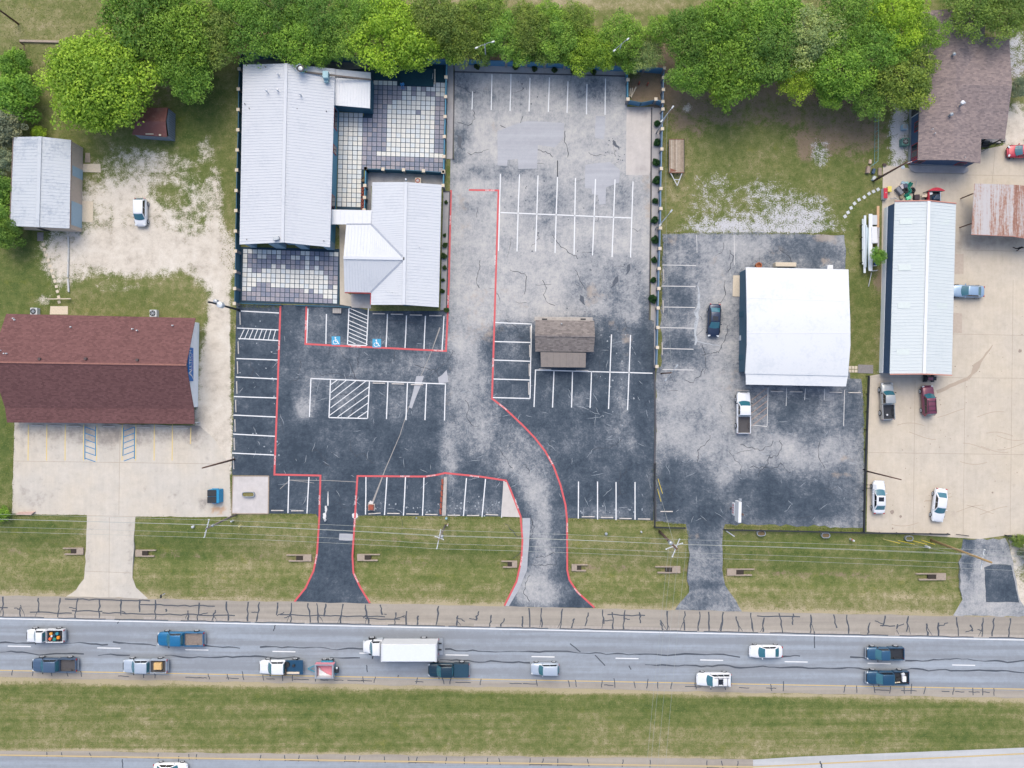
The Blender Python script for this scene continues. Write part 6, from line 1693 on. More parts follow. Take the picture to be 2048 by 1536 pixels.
# blue dumpster
b = P(437, 990); t = thing("blue_dumpster", "blue dumpster with black lid at the lower right of the left lot", "dumpster", b)
M_DBLU = simple("dumpster_blue", (40, 150, 200), 0.5, var=0.2, dirt=((90, 130, 150), 0.5))
MB().hexa([(b.x - 0.8, b.y - 0.95, 0.12), (b.x + 0.75, b.y - 0.95, 0.12), (b.x + 0.75, b.y + 0.95, 0.12), (b.x - 0.8, b.y + 0.95, 0.12)], [(b.x - 0.95, b.y - 0.95, 1.5), (b.x + 0.55, b.y - 0.95, 1.25), (b.x + 0.55, b.y + 0.95, 1.25), (b.x - 0.95, b.y + 0.95, 1.5)]).build("bin", M_DBLU, t, bevel=0.03)
for s in (-1, 1): MB().hexa([(b.x - 1.0, b.y + s * 0.48 - 0.45, 1.52), (b.x + 0.2, b.y + s * 0.48 - 0.45, 1.35), (b.x + 0.2, b.y + s * 0.48 + 0.45, 1.35), (b.x - 1.0, b.y + s * 0.48 + 0.45, 1.52)], [(b.x - 1.0, b.y + s * 0.48 - 0.45, 1.58), (b.x + 0.2, b.y + s * 0.48 - 0.45, 1.41), (b.x + 0.2, b.y + s * 0.48 + 0.45, 1.41), (b.x - 1.0, b.y + s * 0.48 + 0.45, 1.58)]).build("lid", M_BLK, t)
for s in (-1, 1): MB().box((b.x - 0.1, b.y + s * 1.02, 0.9), (0.9, 0.12, 0.16)).build("fork_pocket", M_DBLU, t)
# flowerpots beside the walkway
M_TERR = simple("terracotta", (176, 92, 72), 0.85, var=0.3, scale=5)
for i, y in enumerate((377, 383.5, 390, 398.5, 405, 411, 416.5)):
    p = P(725.6 - 0.1 * i, y, 0.5); t = thing("terracotta_pot", "%s terracotta pot from the top beside the paved walkway" % ORD[i], "flower pot", (p.x, p.y, 0), "terracotta pots")
    MB().lathe((p.x, p.y, 0.04), [(0.13, 0), (0.19, 0.42), (0.215, 0.44), (0.215, 0.5), (0.16, 0.5), (0.15, 0.4)], 12).build("pot", M_TERR, t)
    MB().lathe((p.x, p.y, 0.42), [(0.15, 0), (0.02, 0.05)], 10).build("soil", M_DARK, t)
p = P(727, 359, 0.6); t = thing("barrel_planter", "brown barrel planter at the upper end of the short pot fence", "planter", (p.x, p.y, 0))
MB().lathe((p.x, p.y, 0), [(0.3, 0), (0.36, 0.3), (0.34, 0.6), (0.28, 0.6), (0.27, 0.45)], 14).build("barrel", M_WOODP, t); MB().lathe((p.x, p.y, 0.46), [(0.27, 0), (0.02, 0.03)], 12).build("soil", simple("soil_d", (128, 118, 92), 0.95), t)

# ------------------------------------------------------------------ right yard clutter
def wood_trailer():
    b = P(1353, 315); t = thing("flatbed_trailer", "weathered wooden flatbed trailer on the grass by the blue fence", "trailer", (b.x, b.y, 0))
    W, L = 2.1, 4.7
    c = P(1353, 312, 0.75)
    M_PL = [simple("weathered_plank_%d" % i, q, 0.9, var=0.35, scale=3) for i, q in enumerate([(186, 170, 152), (170, 152, 134), (198, 184, 168)])]
    n = 9
    for k in range(n):
        MB().box((c.x - W / 2 + (k + 0.5) * W / n, c.y + R.uniform(-0.03, 0.03), 0.75), (W / n - 0.025, L, 0.05)).build("plank", M_PL[R.randrange(3)], t)
    M_RST = simple("rusty_steel", (140, 92, 76), 0.8, var=0.35, scale=5)
    for s in (-1, 1): MB().box((c.x + s * (W / 2 + 0.04), c.y, 0.72), (0.08, L + 0.1, 0.16)).build("side_rail", M_BLK, t)
    for s in (-1, 1): MB().box((c.x, c.y + s * (L / 2 + 0.04), 0.72), (W + 0.16, 0.08, 0.16)).build("end_rail", M_RST, t)
    tip = Vector((c.x + 0.15, c.y - L / 2 - 1.85, 0.55))
    for s in (-1, 1): MB().bar((c.x + s * 0.85, c.y - L / 2, 0.62), tip, 0.1, 0.12).build("tongue", M_LTGRY, t)
    MB().bar((c.x - 0.3, c.y - L / 2 - 1.0, 0.62), (c.x + 0.55, c.y - L / 2 - 1.0, 0.62), 0.08, 0.08).build("tongue_brace", M_LTGRY, t)
    MB().add([(c.x - 0.9, c.y - L / 2 + 0.6, 0.79), (c.x - 0.9, c.y - L / 2 + 0.02, 0.79), (c.x + 0.1, c.y - L / 2 + 0.2, 0.79)], [(0, 1, 2)]).build("rusty_plate", M_RST, t)
    for s in (-1, 1):
        for yo in (-0.4, 0.45):
            q = Vector((c.x + s * 0.9, c.y + yo, 0.35))
            MB().tube([q - Vector((0.1, 0, 0)), q + Vector((0.1, 0, 0))], 0.35, 14).build("wheel", M_DARK, t)
wood_trailer()
# chain-link run
a = P(1757, 205, 1.2)
t = thing("chain_link_fence", "green chain-link fence strip left of the house's gravel strip", "fence", (a.x, a.y, 0))
pts = [(1757.5, 200), (1757, 260), (1756, 322), (1745, 331)]
M_CL = simple("green_chain_link", (130, 176, 170), 0.6, var=0.1)
for i in range(3):
    p, q = P(*pts[i], 1.2), P(*pts[i + 1], 1.2)
    for z in (1.2, 0.12): MB().bar((p.x, p.y, z), (q.x, q.y, z), 0.05, 0.05).build("rail", M_CL, t)
    k = max(2, int((q - p).length / 0.5))
    for j in range(k + 1):
        s = p.lerp(q, j / k); MB().bar((s.x, s.y, 0.05), (s.x, s.y, 1.25), 0.02 if j % 5 else 0.06, 0.02 if j % 5 else 0.06).build("wire_picket", M_CL, t)
for (x, y, w_, h_, a_, z_, rgb, lb, nm) in ((1737.5, 339, 0.5, 1.0, -0.2, 0.5, (168, 148, 136), "tan box on the grass at the lower end of the chain-link fence", "yard_box"), (1741, 323, 0.35, 0.6, -0.1, 0.3, (214, 190, 170), "small pale box at the end of the chain-link fence", "yard_box"), (1748, 342, 0.4, 0.75, -0.3, 0.4, (70, 92, 116), "dark blue bin on the grass by the chain-link fence", "yard_bin"), (1760.5, 343, 0.5, 1.1, 0.0, 0.3, (166, 150, 136), "brown crate at the corner of the concrete yard", "yard_crate"), (1749, 356, 0.4, 0.6, -0.4, 0.5, (206, 212, 214), "white meter box at the foot of the dark brown pole", "meter_box"), (1770, 329, 0.5, 0.35, 0.0, 0.3, (96, 80, 78), "dark brown block at the upper corner of the concrete yard", "yard_block")):
    p = P(x, y, z_); tag(MB().box((p.x, p.y, z_ / 2), (w_, h_, z_), a_).build(nm, simple("%s_%d_%d" % (nm, rgb[0], x), rgb, 0.8), bevel=0.02), lb, "box" if nm != "yard_bin" else "bin")
# red chest and yellow crate
p = P(1771, 387, 0.7); t = thing("red_tool_chest", "red tool chest on the concrete above the long pale shop", "tool chest", (p.x, p.y, 0))
MB().box((p.x, p.y, 0.38), (0.6, 1.6, 0.7)).build("chest", M_LTGRY, t, bevel=0.02); MB().box((p.x - 0.02, p.y + 0.02, 0.76), (0.56, 1.5, 0.08)).build("lid", simple("red_enamel", (206, 40, 66), 0.4), t, bevel=0.02); MB().lathe((p.x, p.y + 0.1, 0.8), [(0.06, 0), (0.05, 0.06)], 8).build("knob", M_WHTR, t)
p = P(1779.5, 378, 0.6); t = thing("yellow_crate", "yellow plastic crate beside the red tool chest", "crate", (p.x, p.y, 0))
M_YC = simple("pale_yellow_plastic", (240, 222, 110), 0.5)
MB().box((p.x, p.y, 0.3), (0.5, 0.76, 0.56)).build("body", M_YC, t, bevel=0.03); MB().box((p.x, p.y, 0.6), (0.54, 0.8, 0.06)).build("lid", M_YC, t, bevel=0.02)
# scrap heap, each piece a thing
M_GRN = simple("green_hose", (30, 130, 112), 0.5, var=0.2)
for i, (x0, y0, x1, y1) in enumerate(((1820, 364, 1811, 392), (1823, 366, 1816, 394), (1817, 366, 1813, 395), (1821, 372, 1818, 396))):
    a, b = P(x0, y0, 0.5), P(x1, y1, 0.25)
    pts = [a.lerp(b, k / 6) + Vector((0.16 * math.sin(k * 1.9 + i), 0, 0.12 * math.cos(k * 1.3 + i))) for k in range(7)]
    tag(MB().tube(pts, 0.14, 6).build("green_tarp_roll", M_GRN), "%s green rolled tarp from the left in the scrap heap" % ["first", "fourth", "second", "third"][i], "tarp", "green tarp rolls")
for (x, y, w_, d_, h_, a_, rgb, lb, nm) in ((1800, 381, 0.55, 1.15, 0.7, 0.7, (128, 132, 140), "grey steel cabinet lying tilted in the scrap heap", "steel_cabinet"), (1805, 373, 0.5, 0.7, 0.6, 0.5, (196, 190, 198), "pale appliance at the left of the scrap heap", "scrap_appliance"), (1812, 371, 0.55, 0.6, 0.75, 0.2, (84, 90, 112), "dark drum-like motor in the scrap heap", "scrap_motor"), (1808, 365.5, 0.6, 0.4, 0.4, -0.3, (170, 196, 214), "pale blue panel at the top of the scrap heap", "scrap_sheet"), (1814, 366, 0.5, 0.4, 0.5, 0.3, (150, 200, 204), "aqua box at the top of the scrap heap", "scrap_box"), (1804, 394, 0.55, 0.5, 0.35, 0.2, (150, 142, 118), "brown sack at the lower left of the scrap heap", "scrap_sack"), (1818, 395.5, 0.75, 0.45, 0.4, 0.5, (120, 224, 170), "bright green tub at the bottom of the scrap heap", "green_tub"), (1835, 394, 0.75, 0.75, 0.6, 0.05, (66, 52, 60), "dark crate of bottles left of the red utility trailer", "bottle_crate"), (1803, 388, 0.35, 0.3, 0.5, 0.8, (190, 150, 120), "small tan box in the scrap heap", "tan_box")):
    p = P(x, y, h_); o = MB().box((p.x, p.y, h_ / 2), (w_, d_, h_), a_).build(nm, simple("m_" + nm, rgb, 0.6, var=0.3, scale=5), bevel=0.05, seg=2)
    tag(o, lb, "scrap")
for (x, y, lb) in ((1810, 382, "black tyre in the middle of the scrap heap"), (1826, 380, "black hose coil right of the scrap heap")):
    p = P(x, y, 0.3); n = 16; m = MB()
    ring = [(p.x + 0.3 * math.cos(k * 2 * math.pi / n), p.y + 0.3 * math.sin(k * 2 * math.pi / n), 0.5 if x < 1820 else 0.2) for k in range(n + 1)]
    tag(m.tube(ring, 0.12, 8, caps=False).build("tyre" if x < 1820 else "hose_coil", M_DARK), lb, "tyre" if x < 1820 else "hose")
tag(MB().tube([P(1824, 377, 0.3), P(1828, 384, 0.15), P(1826, 398, 0.1)], 0.09, 6).build("black_hose", M_DARK), "thick black hose trailing down from the scrap heap", "hose")
for i, (a, b) in enumerate((((1821, 362), (1834, 361)), ((1834, 361), (1829, 377)), ((1778, 396), (1797, 398)), ((1780, 399), (1792, 394)), ((1786, 393), (1797, 400)))):
    tag(MB().tube([P(*a, 0.5), P(*b, 0.3)], 0.025, 5).build("scrap_rod", M_GALV), ["thin rod along the top right of the scrap heap", "thin rod down the right side of the scrap heap", "long bent rod at the corner of the pale shop", "short rod at the corner of the pale shop", "crossed rod at the corner of the pale shop"][i], "rod", "scrap rods")
# red utility trailer with load
p = P(1866, 390); t = thing("red_utility_trailer", "small red utility cart with dark load at the top wall of the long shop", "cart", (p.x, p.y, 0))
M_RED = simple("red_enamel", (206, 40, 66), 0.4)
x0, x1, y0, y1 = P(1857, 0, 0.8).x, P(1880, 0, 0.8).x, P(0, 403, 0.8).y, P(0, 383, 0.8).y
MB().box(((x0 + x1) / 2, (y0 + y1) / 2, 0.45), (x1 - x0, y1 - y0, 0.1)).build("bed_floor", M_BLK, t)
for s, c_ in ((x0, M_RED), (x1, M_GALV)): MB().box((s, (y0 + y1) / 2, 0.7), (0.12, y1 - y0, 0.5)).build("side_board", c_, t)
MB().box(((x0 + x1) / 2, y1, 0.75), (x1 - x0 + 0.5, 0.12, 0.5)).build("head_board", M_BLK, t)
n = 10; pp = [(x0 - 0.1 + (x1 - x0 + 0.7) * k / n, y1 + 0.12 + 0.42 * math.sin(math.pi * k / n)) for k in range(n + 1)]
MB().prism(pp + [(x1 + 0.6, y1 + 0.06), (x0 - 0.1, y1 + 0.06)], 0.5, 1.0).build("curved_nose", M_RED, t)
MB().bar((x0, y1 + 0.05, 0.8), (x0 - 0.75, y1 - 0.2, 0.8), 0.1, 0.3).build("shelf_arm", M_BLK, t); MB().box((x0 - 0.45, y1 - 0.5, 0.6), (0.7, 0.5, 0.1)).build("shelf", M_CAP, t)
for s in (x0 - 0.1, x1 + 0.1): MB().tube([(s - 0.07, (y0 + y1) / 2, 0.25), (s + 0.07, (y0 + y1) / 2, 0.25)], 0.25, 12).build("wheel", M_DARK, t)
p = P(1873, 393, 0.9); tag(MB().hexa([(p.x - 0.55, p.y - 0.5, 0.5), (p.x + 0.55, p.y - 0.5, 0.5), (p.x + 0.55, p.y + 0.3, 0.5), (p.x - 0.55, p.y + 0.1, 0.5)], [(p.x - 0.45, p.y - 0.45, 0.95), (p.x + 0.5, p.y - 0.45, 0.95), (p.x + 0.5, p.y + 0.35, 0.85), (p.x + 0.1, p.y + 0.35, 0.85)]).build("dark_hood", simple("navy_plastic", (30, 58, 84), 0.35), bevel=0.06, seg=2), "dark navy hood lying in the red utility cart", "hood")
p = P(1862, 386, 0.8); tag(MB().box((p.x, p.y, 0.65), (0.5, 0.5, 0.3), 0.4).build("white_bag", M_WHTR, bevel=0.1, seg=2), "white bag in the red utility cart", "bag")
# rack of white gutters and pipes by the shop wall
p = P(1742, 486)
t = thing("pipe_rack", "long low rack carrying white gutters and pipes beside the pale shop", "rack", (p.x, p.y, 0))
for y in (450, 475, 500, 525):
    a, b = P(1724, y, 0.7), P(1757, y, 0.7)
    MB().bar((a.x, a.y, 0.6), (b.x, b.y, 0.6), 0.08, 0.08).build("bearer", M_BLK, t)
    for q in (a, b): MB().box((q.x, q.y, 0.45), (0.08, 0.08, 0.9)).build("upright", M_BLK, t)
for i, (xa, ya, xb, yb, w_, z_, rgb, lb) in enumerate(((1725.5, 438, 1726, 529, 0.22, 0.75, (216, 226, 230), "leftmost long white gutter"), (1730, 431, 1729, 546, 0.3, 0.85, (232, 240, 246), "second long white gutter"), (1732.5, 450, 1731, 535, 0.2, 1.0, (206, 222, 232), "narrow pale blue gutter"), (1735, 455, 1738, 540, 0.2, 1.0, (196, 216, 222), "slanting aqua gutter"), (1741, 428, 1741, 542, 0.5, 1.05, (242, 246, 250), "widest white trough"), (1748, 495, 1743, 530, 0.24, 0.9, (190, 214, 212), "short aqua plank"), (1756, 412, 1755.5, 455, 0.35, 0.9, (222, 180, 140), "tan board with grey end"), (1757, 455, 1756, 498, 0.24, 0.8, (196, 194, 200), "short grey board"))):
    a, b = P(xa, ya, z_), P(xb, yb, z_)
    tag(MB().bar(a, b, w_, 0.14).build("gutter_length" if rgb[0] != 222 else "timber_board", simple("gutter_%d" % i, rgb, 0.5, var=0.08)), lb + " on the rack beside the pale shop", "gutter" if rgb[0] != 222 else "board", "stock on the rack")
a = P(1749, 470, 1.15)
tag(MB().box((a.x, a.y, 1.1), (0.85, 2.4, 0.32), 0.03).build("white_tarp_bundle", M_WHTR, bevel=0.1, seg=2), "white tarp-wrapped bundle on top of the rack beside the pale shop", "bundle")
a = P(1749, 440, 1.0); tag(MB().box((a.x, a.y, 1.0), (0.75, 1.4, 0.18), 0.0).build("cream_panel_stack", M_LTGRY, bevel=0.03), "cream panel stack at the upper end of the rack", "panels")
a = P(1751, 527, 0.6); tag(MB().box((a.x, a.y, 0.5), (0.35, 0.5, 0.4), 0.4).build("blue_bag", simple("bright_blue", (24, 60, 190), 0.5), bevel=0.08, seg=2), "bright blue bag at the lower end of the rack", "bag")
t = thing("small_sawhorse", "pale sawhorse at the lower end of the rack", "sawhorse", P(1751, 537))
for q in ((1745, 532), (1753, 531), (1752, 541), (1745, 542)): MB().box((P(*q).x, P(*q).y, 0.3), (0.08, 0.08, 0.6)).build("leg", M_LTGRY, t)
MB().bar(P(1743, 542, 0.62), P(1754, 541, 0.62), 0.1, 0.1).build("beam", M_LTGRY, t); MB().bar(P(1745, 532, 0.62), P(1754, 531, 0.62), 0.1, 0.1).build("beam", M_LTGRY, t)
tag(MB().bar(P(1743, 545, 0.5), P(1737, 573, 0.1), 0.1, 0.08).build("white_pole", M_PIPE), "white pole leaning from the rack down onto the grass", "pole")
slab([(1716, 729), (1746, 730), (1746, 747), (1715, 746)], "grey slab between the white-roofed shop and the pale shop", M_MASON)
for i, (x, y) in enumerate(((1700, 735), (1706, 735), (1712, 735), (1700, 742), (1706, 742), (1712, 742))):
    p = P(x, y); tag(MB().box((p.x, p.y, 0.03), (0.36, 0.42, 0.07)).build("stepping_stone", M_CAP, bevel=0.01), "%s small square paver from the %s corner beside the grey slab" % (["top left", "top middle", "top right", "bottom left", "bottom middle", "bottom right"][i], "white shop's"), "stepping stone", "pavers by the grey slab")
slab([(1905, 508), (1927, 508), (1927, 548), (1904, 548)], "darker concrete panel at the right door of the pale shop, upper one", simple("darker_conc", (198, 184, 170), 0.9, var=0.15), 0.033)
slab([(1906, 625), (1924, 627), (1924, 666), (1905, 666)], "darker concrete panel at the right wall of the pale shop, lower one", simple("darker_conc", (198, 184, 170)), 0.033)
# logs in the enclosure
for i, (a, b) in enumerate((((1261, 176), (1259, 193)), ((1265, 176), (1262, 194)), ((1272, 174), (1262, 195)))):
    tag(MB().tube([P(*a, 0.12), P(*b, 0.12)], 0.11, 7).build("timber_log", M_CAP), ["leftmost", "middle", "rightmost"][i] + " pale log lying in the trash enclosure", "log", "logs in the trash enclosure")
for i, (x, y) in enumerate(((1277, 169), (1294, 171))): 
    p = P(x, y); tag(MB().lathe((p.x, p.y, 0), [(0.11, 0), (0.11, 1.0), (0.04, 1.08)], 9).build("steel_bollard", M_BRICK), ("left" if i == 0 else "right") + " rusty bollard with pale top in the trash enclosure", "bollard", "enclosure bollards")
# old stones in the upper left corner fence line
t = thing("stone_border", "pale border stones along the grass at the far upper left", "edging", P(82, 85))
MB().bar(P(40, 82, 0.15), P(122, 84, 0.15), 0.3, 0.3).build("rail", M_FOUNDC, t)
t = thing("old_wire_fence", "old low fence down the grass at the far left", "fence", P(49, 130))
for k in range(7): MB().box((P(48 + k * 0.8, 90 + 13 * k).x, P(48 + k * 0.8, 90 + 13 * k).y, 0.5), (0.12, 0.12, 1.0)).build("post", M_WOODP, t)
for z in (0.4, 0.9): MB().bar(P(48, 90, z), P(53, 168, z), 0.1, 0.06).build("rail", M_WOODP, t)
# ------------------------------------------------------------------ vehicles (built facing +X, then turned)
def loft(stations, n=None):
    """stations: (x, half width, z bottom, z top); rounded-shoulder cross sections"""
    vs = []; fs = []
    def sec(x, w, zb, zt):
        h = zt - zb
        half = [(0.90, 0.0), (0.98, 0.18), (1.0, 0.45), (0.985, 0.72), (0.93, 0.90), (0.80, 0.985), (0.42, 1.03), (0.0, 1.045)]
        r_ = [(x, w * a, zb + h * b) for a, b in half]
        return r_ + [(p[0], -p[1], p[2]) for p in r_[-2::-1]]
    secs = [sec(*s) for s in stations]
    m = len(secs[0])
    for s in secs: vs += s
    for i in range(len(secs) - 1):
        for k in range(m - 1): fs.append((i * m + k, i * m + k + 1, (i + 1) * m + k + 1, (i + 1) * m + k))
        fs.append((i * m + m - 1, i * m, (i + 1) * m, (i + 1) * m + m - 1))
    fs.append(tuple(range(m))); fs.append(tuple(range((len(secs) - 1) * m, len(secs) * m))[::-1])
    return MB().add(vs, fs)

def inset_quad(a, b, c, d, ku, kv, off):
    """shrink a quad a-b (bottom) d-c (top) and lift it along its normal"""
    a, b, c, d = map(Vector, (a, b, c, d))
    def at(u, v): return a.lerp(b, u).lerp(d.lerp(c, u), v)
    nrm = (b - a).cross(d - a).normalized()
    q = [at(ku[0], kv[0]), at(ku[1], kv[0]), at(ku[1], kv[1]), at(ku[0], kv[1])]
    return [p + nrm * off for p in q]

def glasspane(parent, name, quad, mat):
    nrm = (quad[1] - quad[0]).cross(quad[3] - quad[0]).normalized() * 0.03
    return MB().hexa([p - nrm for p in quad], quad).build(name, mat, parent)

def curved_glass(parent, name, a, b, c, d, ku, kv, bb, bt, mat, n=7):
    """windscreen bowed outwards; a-b bottom, d-c top"""
    a, b, c, d = map(Vector, (a, b, c, d))
    nh = (b - a).cross(d - a); nh = Vector((nh.x, nh.y, 0)).normalized()
    nrm = (b - a).cross(d - a).normalized()
    def at(u, v): return a.lerp(b, u).lerp(d.lerp(c, u), v)
    vs = []; fs = []
    for j, (v, bg) in enumerate(((kv[0], bb), ((kv[0] + kv[1]) / 2, (bb + bt) / 2), (kv[1], bt))):
        for i in range(n):
            w_ = i / (n - 1); u = ku[0] + (ku[1] - ku[0]) * w_
            vs.append(at(u, v) + nh * (bg * (1 - (2 * w_ - 1) ** 2)) + nrm * 0.014)
    m = len(vs)
    vs += [p - nrm * 0.04 - nh * 0.02 for p in vs]
    for j in range(2):
        for i in range(n - 1):
            k = j * n + i; fs += [(k, k + 1, k + n + 1, k + n), (m + k, m + k + n, m + k + n + 1, m + k + 1)]
    for i in range(n - 1): fs += [(i, m + i, m + i + 1, i + 1), (2 * n + i, 2 * n + i + 1, m + 2 * n + i + 1, m + 2 * n + i)]
    for k0 in (0, n - 1): fs += [(k0, k0 + n, m + k0 + n, m + k0), (k0 + n, k0 + 2 * n, m + k0 + 2 * n, m + k0 + n)]
    return MB().add(vs, fs).build(name, mat, parent, smooth=False)

def wheel(parent, x, y, r_, w=0.22):
    s = 1 if y > 0 else -1
    ty = MB().tube([(x, y - s * w, r_), (x, y - s * 0.03, r_), (x, y, r_)], [r_, r_, r_ * 0.92], 18).build("tyre", M_DARK, parent)
    rim = MB().tube([(x, y - s * 0.04, r_), (x, y + s * 0.012, r_)], [r_ * 0.76, r_ * 0.70], 14).build("rim", M_RIM, ty)
    MB().tube([(x, y, r_), (x, y + s * 0.025, r_)], [r_ * 0.2, r_ * 0.18], 8).build("hub", M_BLK, ty)

def cabin(t, xs, hwb, hwt, zb, zt, paint, glass=M_CARGL, side=M_TINT, splits=2, rearglass=True):
    """xs = rear base, rear top, front top, front base"""
    rb, rt, ft, fb = xs
    B = [(rb, -hwb, zb), (fb, -hwb * 0.96, zb), (fb, hwb * 0.96, zb), (rb, hwb, zb)]
    T = [(rt, -hwt, zt), (ft, -hwt * 0.97, zt), (ft, hwt * 0.97, zt), (rt, hwt, zt)]
    o = MB().hexa(B, T).build("cabin_roof", paint, t, bevel=0.07, seg=2, smooth=True)
    B = [Vector(p) for p in B]; T = [Vector(p) for p in T]
    curved_glass(t, "windshield", B[1], B[2], T[2], T[1], (0.04, 0.96), (0.02, 0.90), 0.16, 0.06, glass)
    if rearglass: curved_glass(t, "rear_window", B[3], B[0], T[0], T[3], (0.09, 0.91), (0.10, 0.88), 0.05, 0.03, glass)
    for s in (0, 1):
        q = (B[0], B[1], T[1], T[0]) if s == 0 else (B[2], B[3], T[3], T[2])
        for k in range(splits):
            u0 = 0.07 + 0.86 * k / splits + 0.012; u1 = 0.07 + 0.86 * (k + 1) / splits - 0.012
            glasspane(t, "side_window", inset_quad(*q, (u0, u1), (0.20, 0.88), 0.012), side)
    return o

def lights(t, L, W, zf, zr, hw_f=0.66, hw_r=0.70, tl=0.12):
    for s in (-1, 1):
        MB().box((L / 2 - 0.20, s * W / 2 * hw_f, zf), (0.26, 0.36, 0.14), -s * 0.6).build("headlight", M_HEADL, t, bevel=0.03)
        MB().box((-L / 2 + 0.07, s * W / 2 * hw_r, zr), (tl, 0.26, 0.2), s * 0.25).build("taillight", M_TAILL, t, bevel=0.02)

def mirrors(t, x, y, z, paint):
    for s in (-1, 1): MB().box((x, s * (y + 0.1), z), (0.12, 0.24, 0.14), s * 0.2).build("mirror", paint, t, bevel=0.03)

def car(label, cx, cy, ang, L, W, paint, kind="sedan", cat="car", zroof=1.45, rack=False, sunroof=False, name=None, group=None, splits=2, glass=M_CARGL):
    p = P(cx, cy, 0.6)
    t = thing(name or {"sedan": "sedan_car", "suv": "suv_car", "hatch": "hatchback_car", "van": "minivan_car"}[kind], label, cat, (p.x, p.y, 0.036), group, math.radians(ang), local=True)
    hw = W / 2
    X = lambda f: -L / 2 + f * L
    if kind == "sedan":
        st = [(0, .50, .44, .70), (.010, .70, .36, .82), (.03, .84, .30, .89), (.07, .93, .26, .92), (.14, .985, .24, .93), (.3, 1, .22, .93), (.55, 1, .22, .92), (.70, 1, .22, .90), (.80, .99, .24, .85), (.88, .95, .26, .80), (.94, .87, .29, .74), (.972, .77, .33, .68), (.99, .62, .37, .62), (1, .42, .42, .55)]
        xs = (X(.115), X(.28), X(.545), X(.715)); zb = .88
    elif kind == "hatch":
        st = [(0, .56, .44, .84), (.012, .78, .36, .96), (.05, .93, .28, 1.0), (.15, 1, .24, 1.0), (.5, 1, .22, .98), (.68, 1, .22, .95), (.82, .98, .24, .88), (.90, .92, .27, .81), (.95, .83, .30, .74), (.98, .70, .34, .66), (1, .46, .42, .56)]
        xs = (X(.015), X(.11), X(.58), X(.76)); zb = .95
    else:
        st = [(0, .62, .46, .93), (.012, .82, .38, 1.05), (.05, .95, .32, 1.08), (.15, 1, .28, 1.08), (.5, 1, .26, 1.06), (.68, 1, .26, 1.03), (.82, .98, .28, .98), (.90, .945, .31, .93), (.95, .88, .34, .87), (.98, .76, .38, .79), (1, .50, .46, .66)]
        xs = (X(.012), X(.075), X(.565), X(.70)); zb = 1.02
    loft([(X(f), hw * w, zbt, zt) for f, w, zbt, zt in st]).build("body", paint, t, smooth=True)
    zr = zroof
    cabin(t, xs, hw * .90, hw * (.70 if kind == "sedan" else .76), zb, zr, paint, glass, M_TINT, splits)
    rr = .32 if kind == "sedan" else (.32 if kind == "hatch" else .36)
    for f in (.185, .815):
        for s in (-1, 1): wheel(t, X(f), s * (hw + 0.05), rr)
    lights(t, L, W, .66 if kind == "sedan" else .78, .78 if kind == "sedan" else .92)
    mirrors(t, xs[3] - 0.45, hw * .92, zb + .06, paint)
    MB().box((L / 2 - 0.03, 0, .48), (0.06, W * .42, .16)).build("grille", M_BLK, t, bevel=0.02)
    if sunroof: MB().box(((xs[1] + xs[2]) / 2 + 0.2, 0, zr - 0.012), (0.62, hw * 0.85, 0.05)).build("sunroof", M_TINT, t, bevel=0.015)
    if rack:
        for s in (-1, 1): MB().bar((xs[1] + 0.2, s * hw * .62, zr + .06), (xs[2] - 0.15, s * hw * .62, zr + .06), 0.05, 0.05).build("roof_rail", M_BLK, t)
        for k in range(3): MB().bar((xs[1] + 0.45 + k * 0.65, -hw * .62, zr + .08), (xs[1] + 0.45 + k * 0.65, hw * .62, zr + .08), 0.05, 0.04).build("roof_bar", M_BLK, t)
    return t

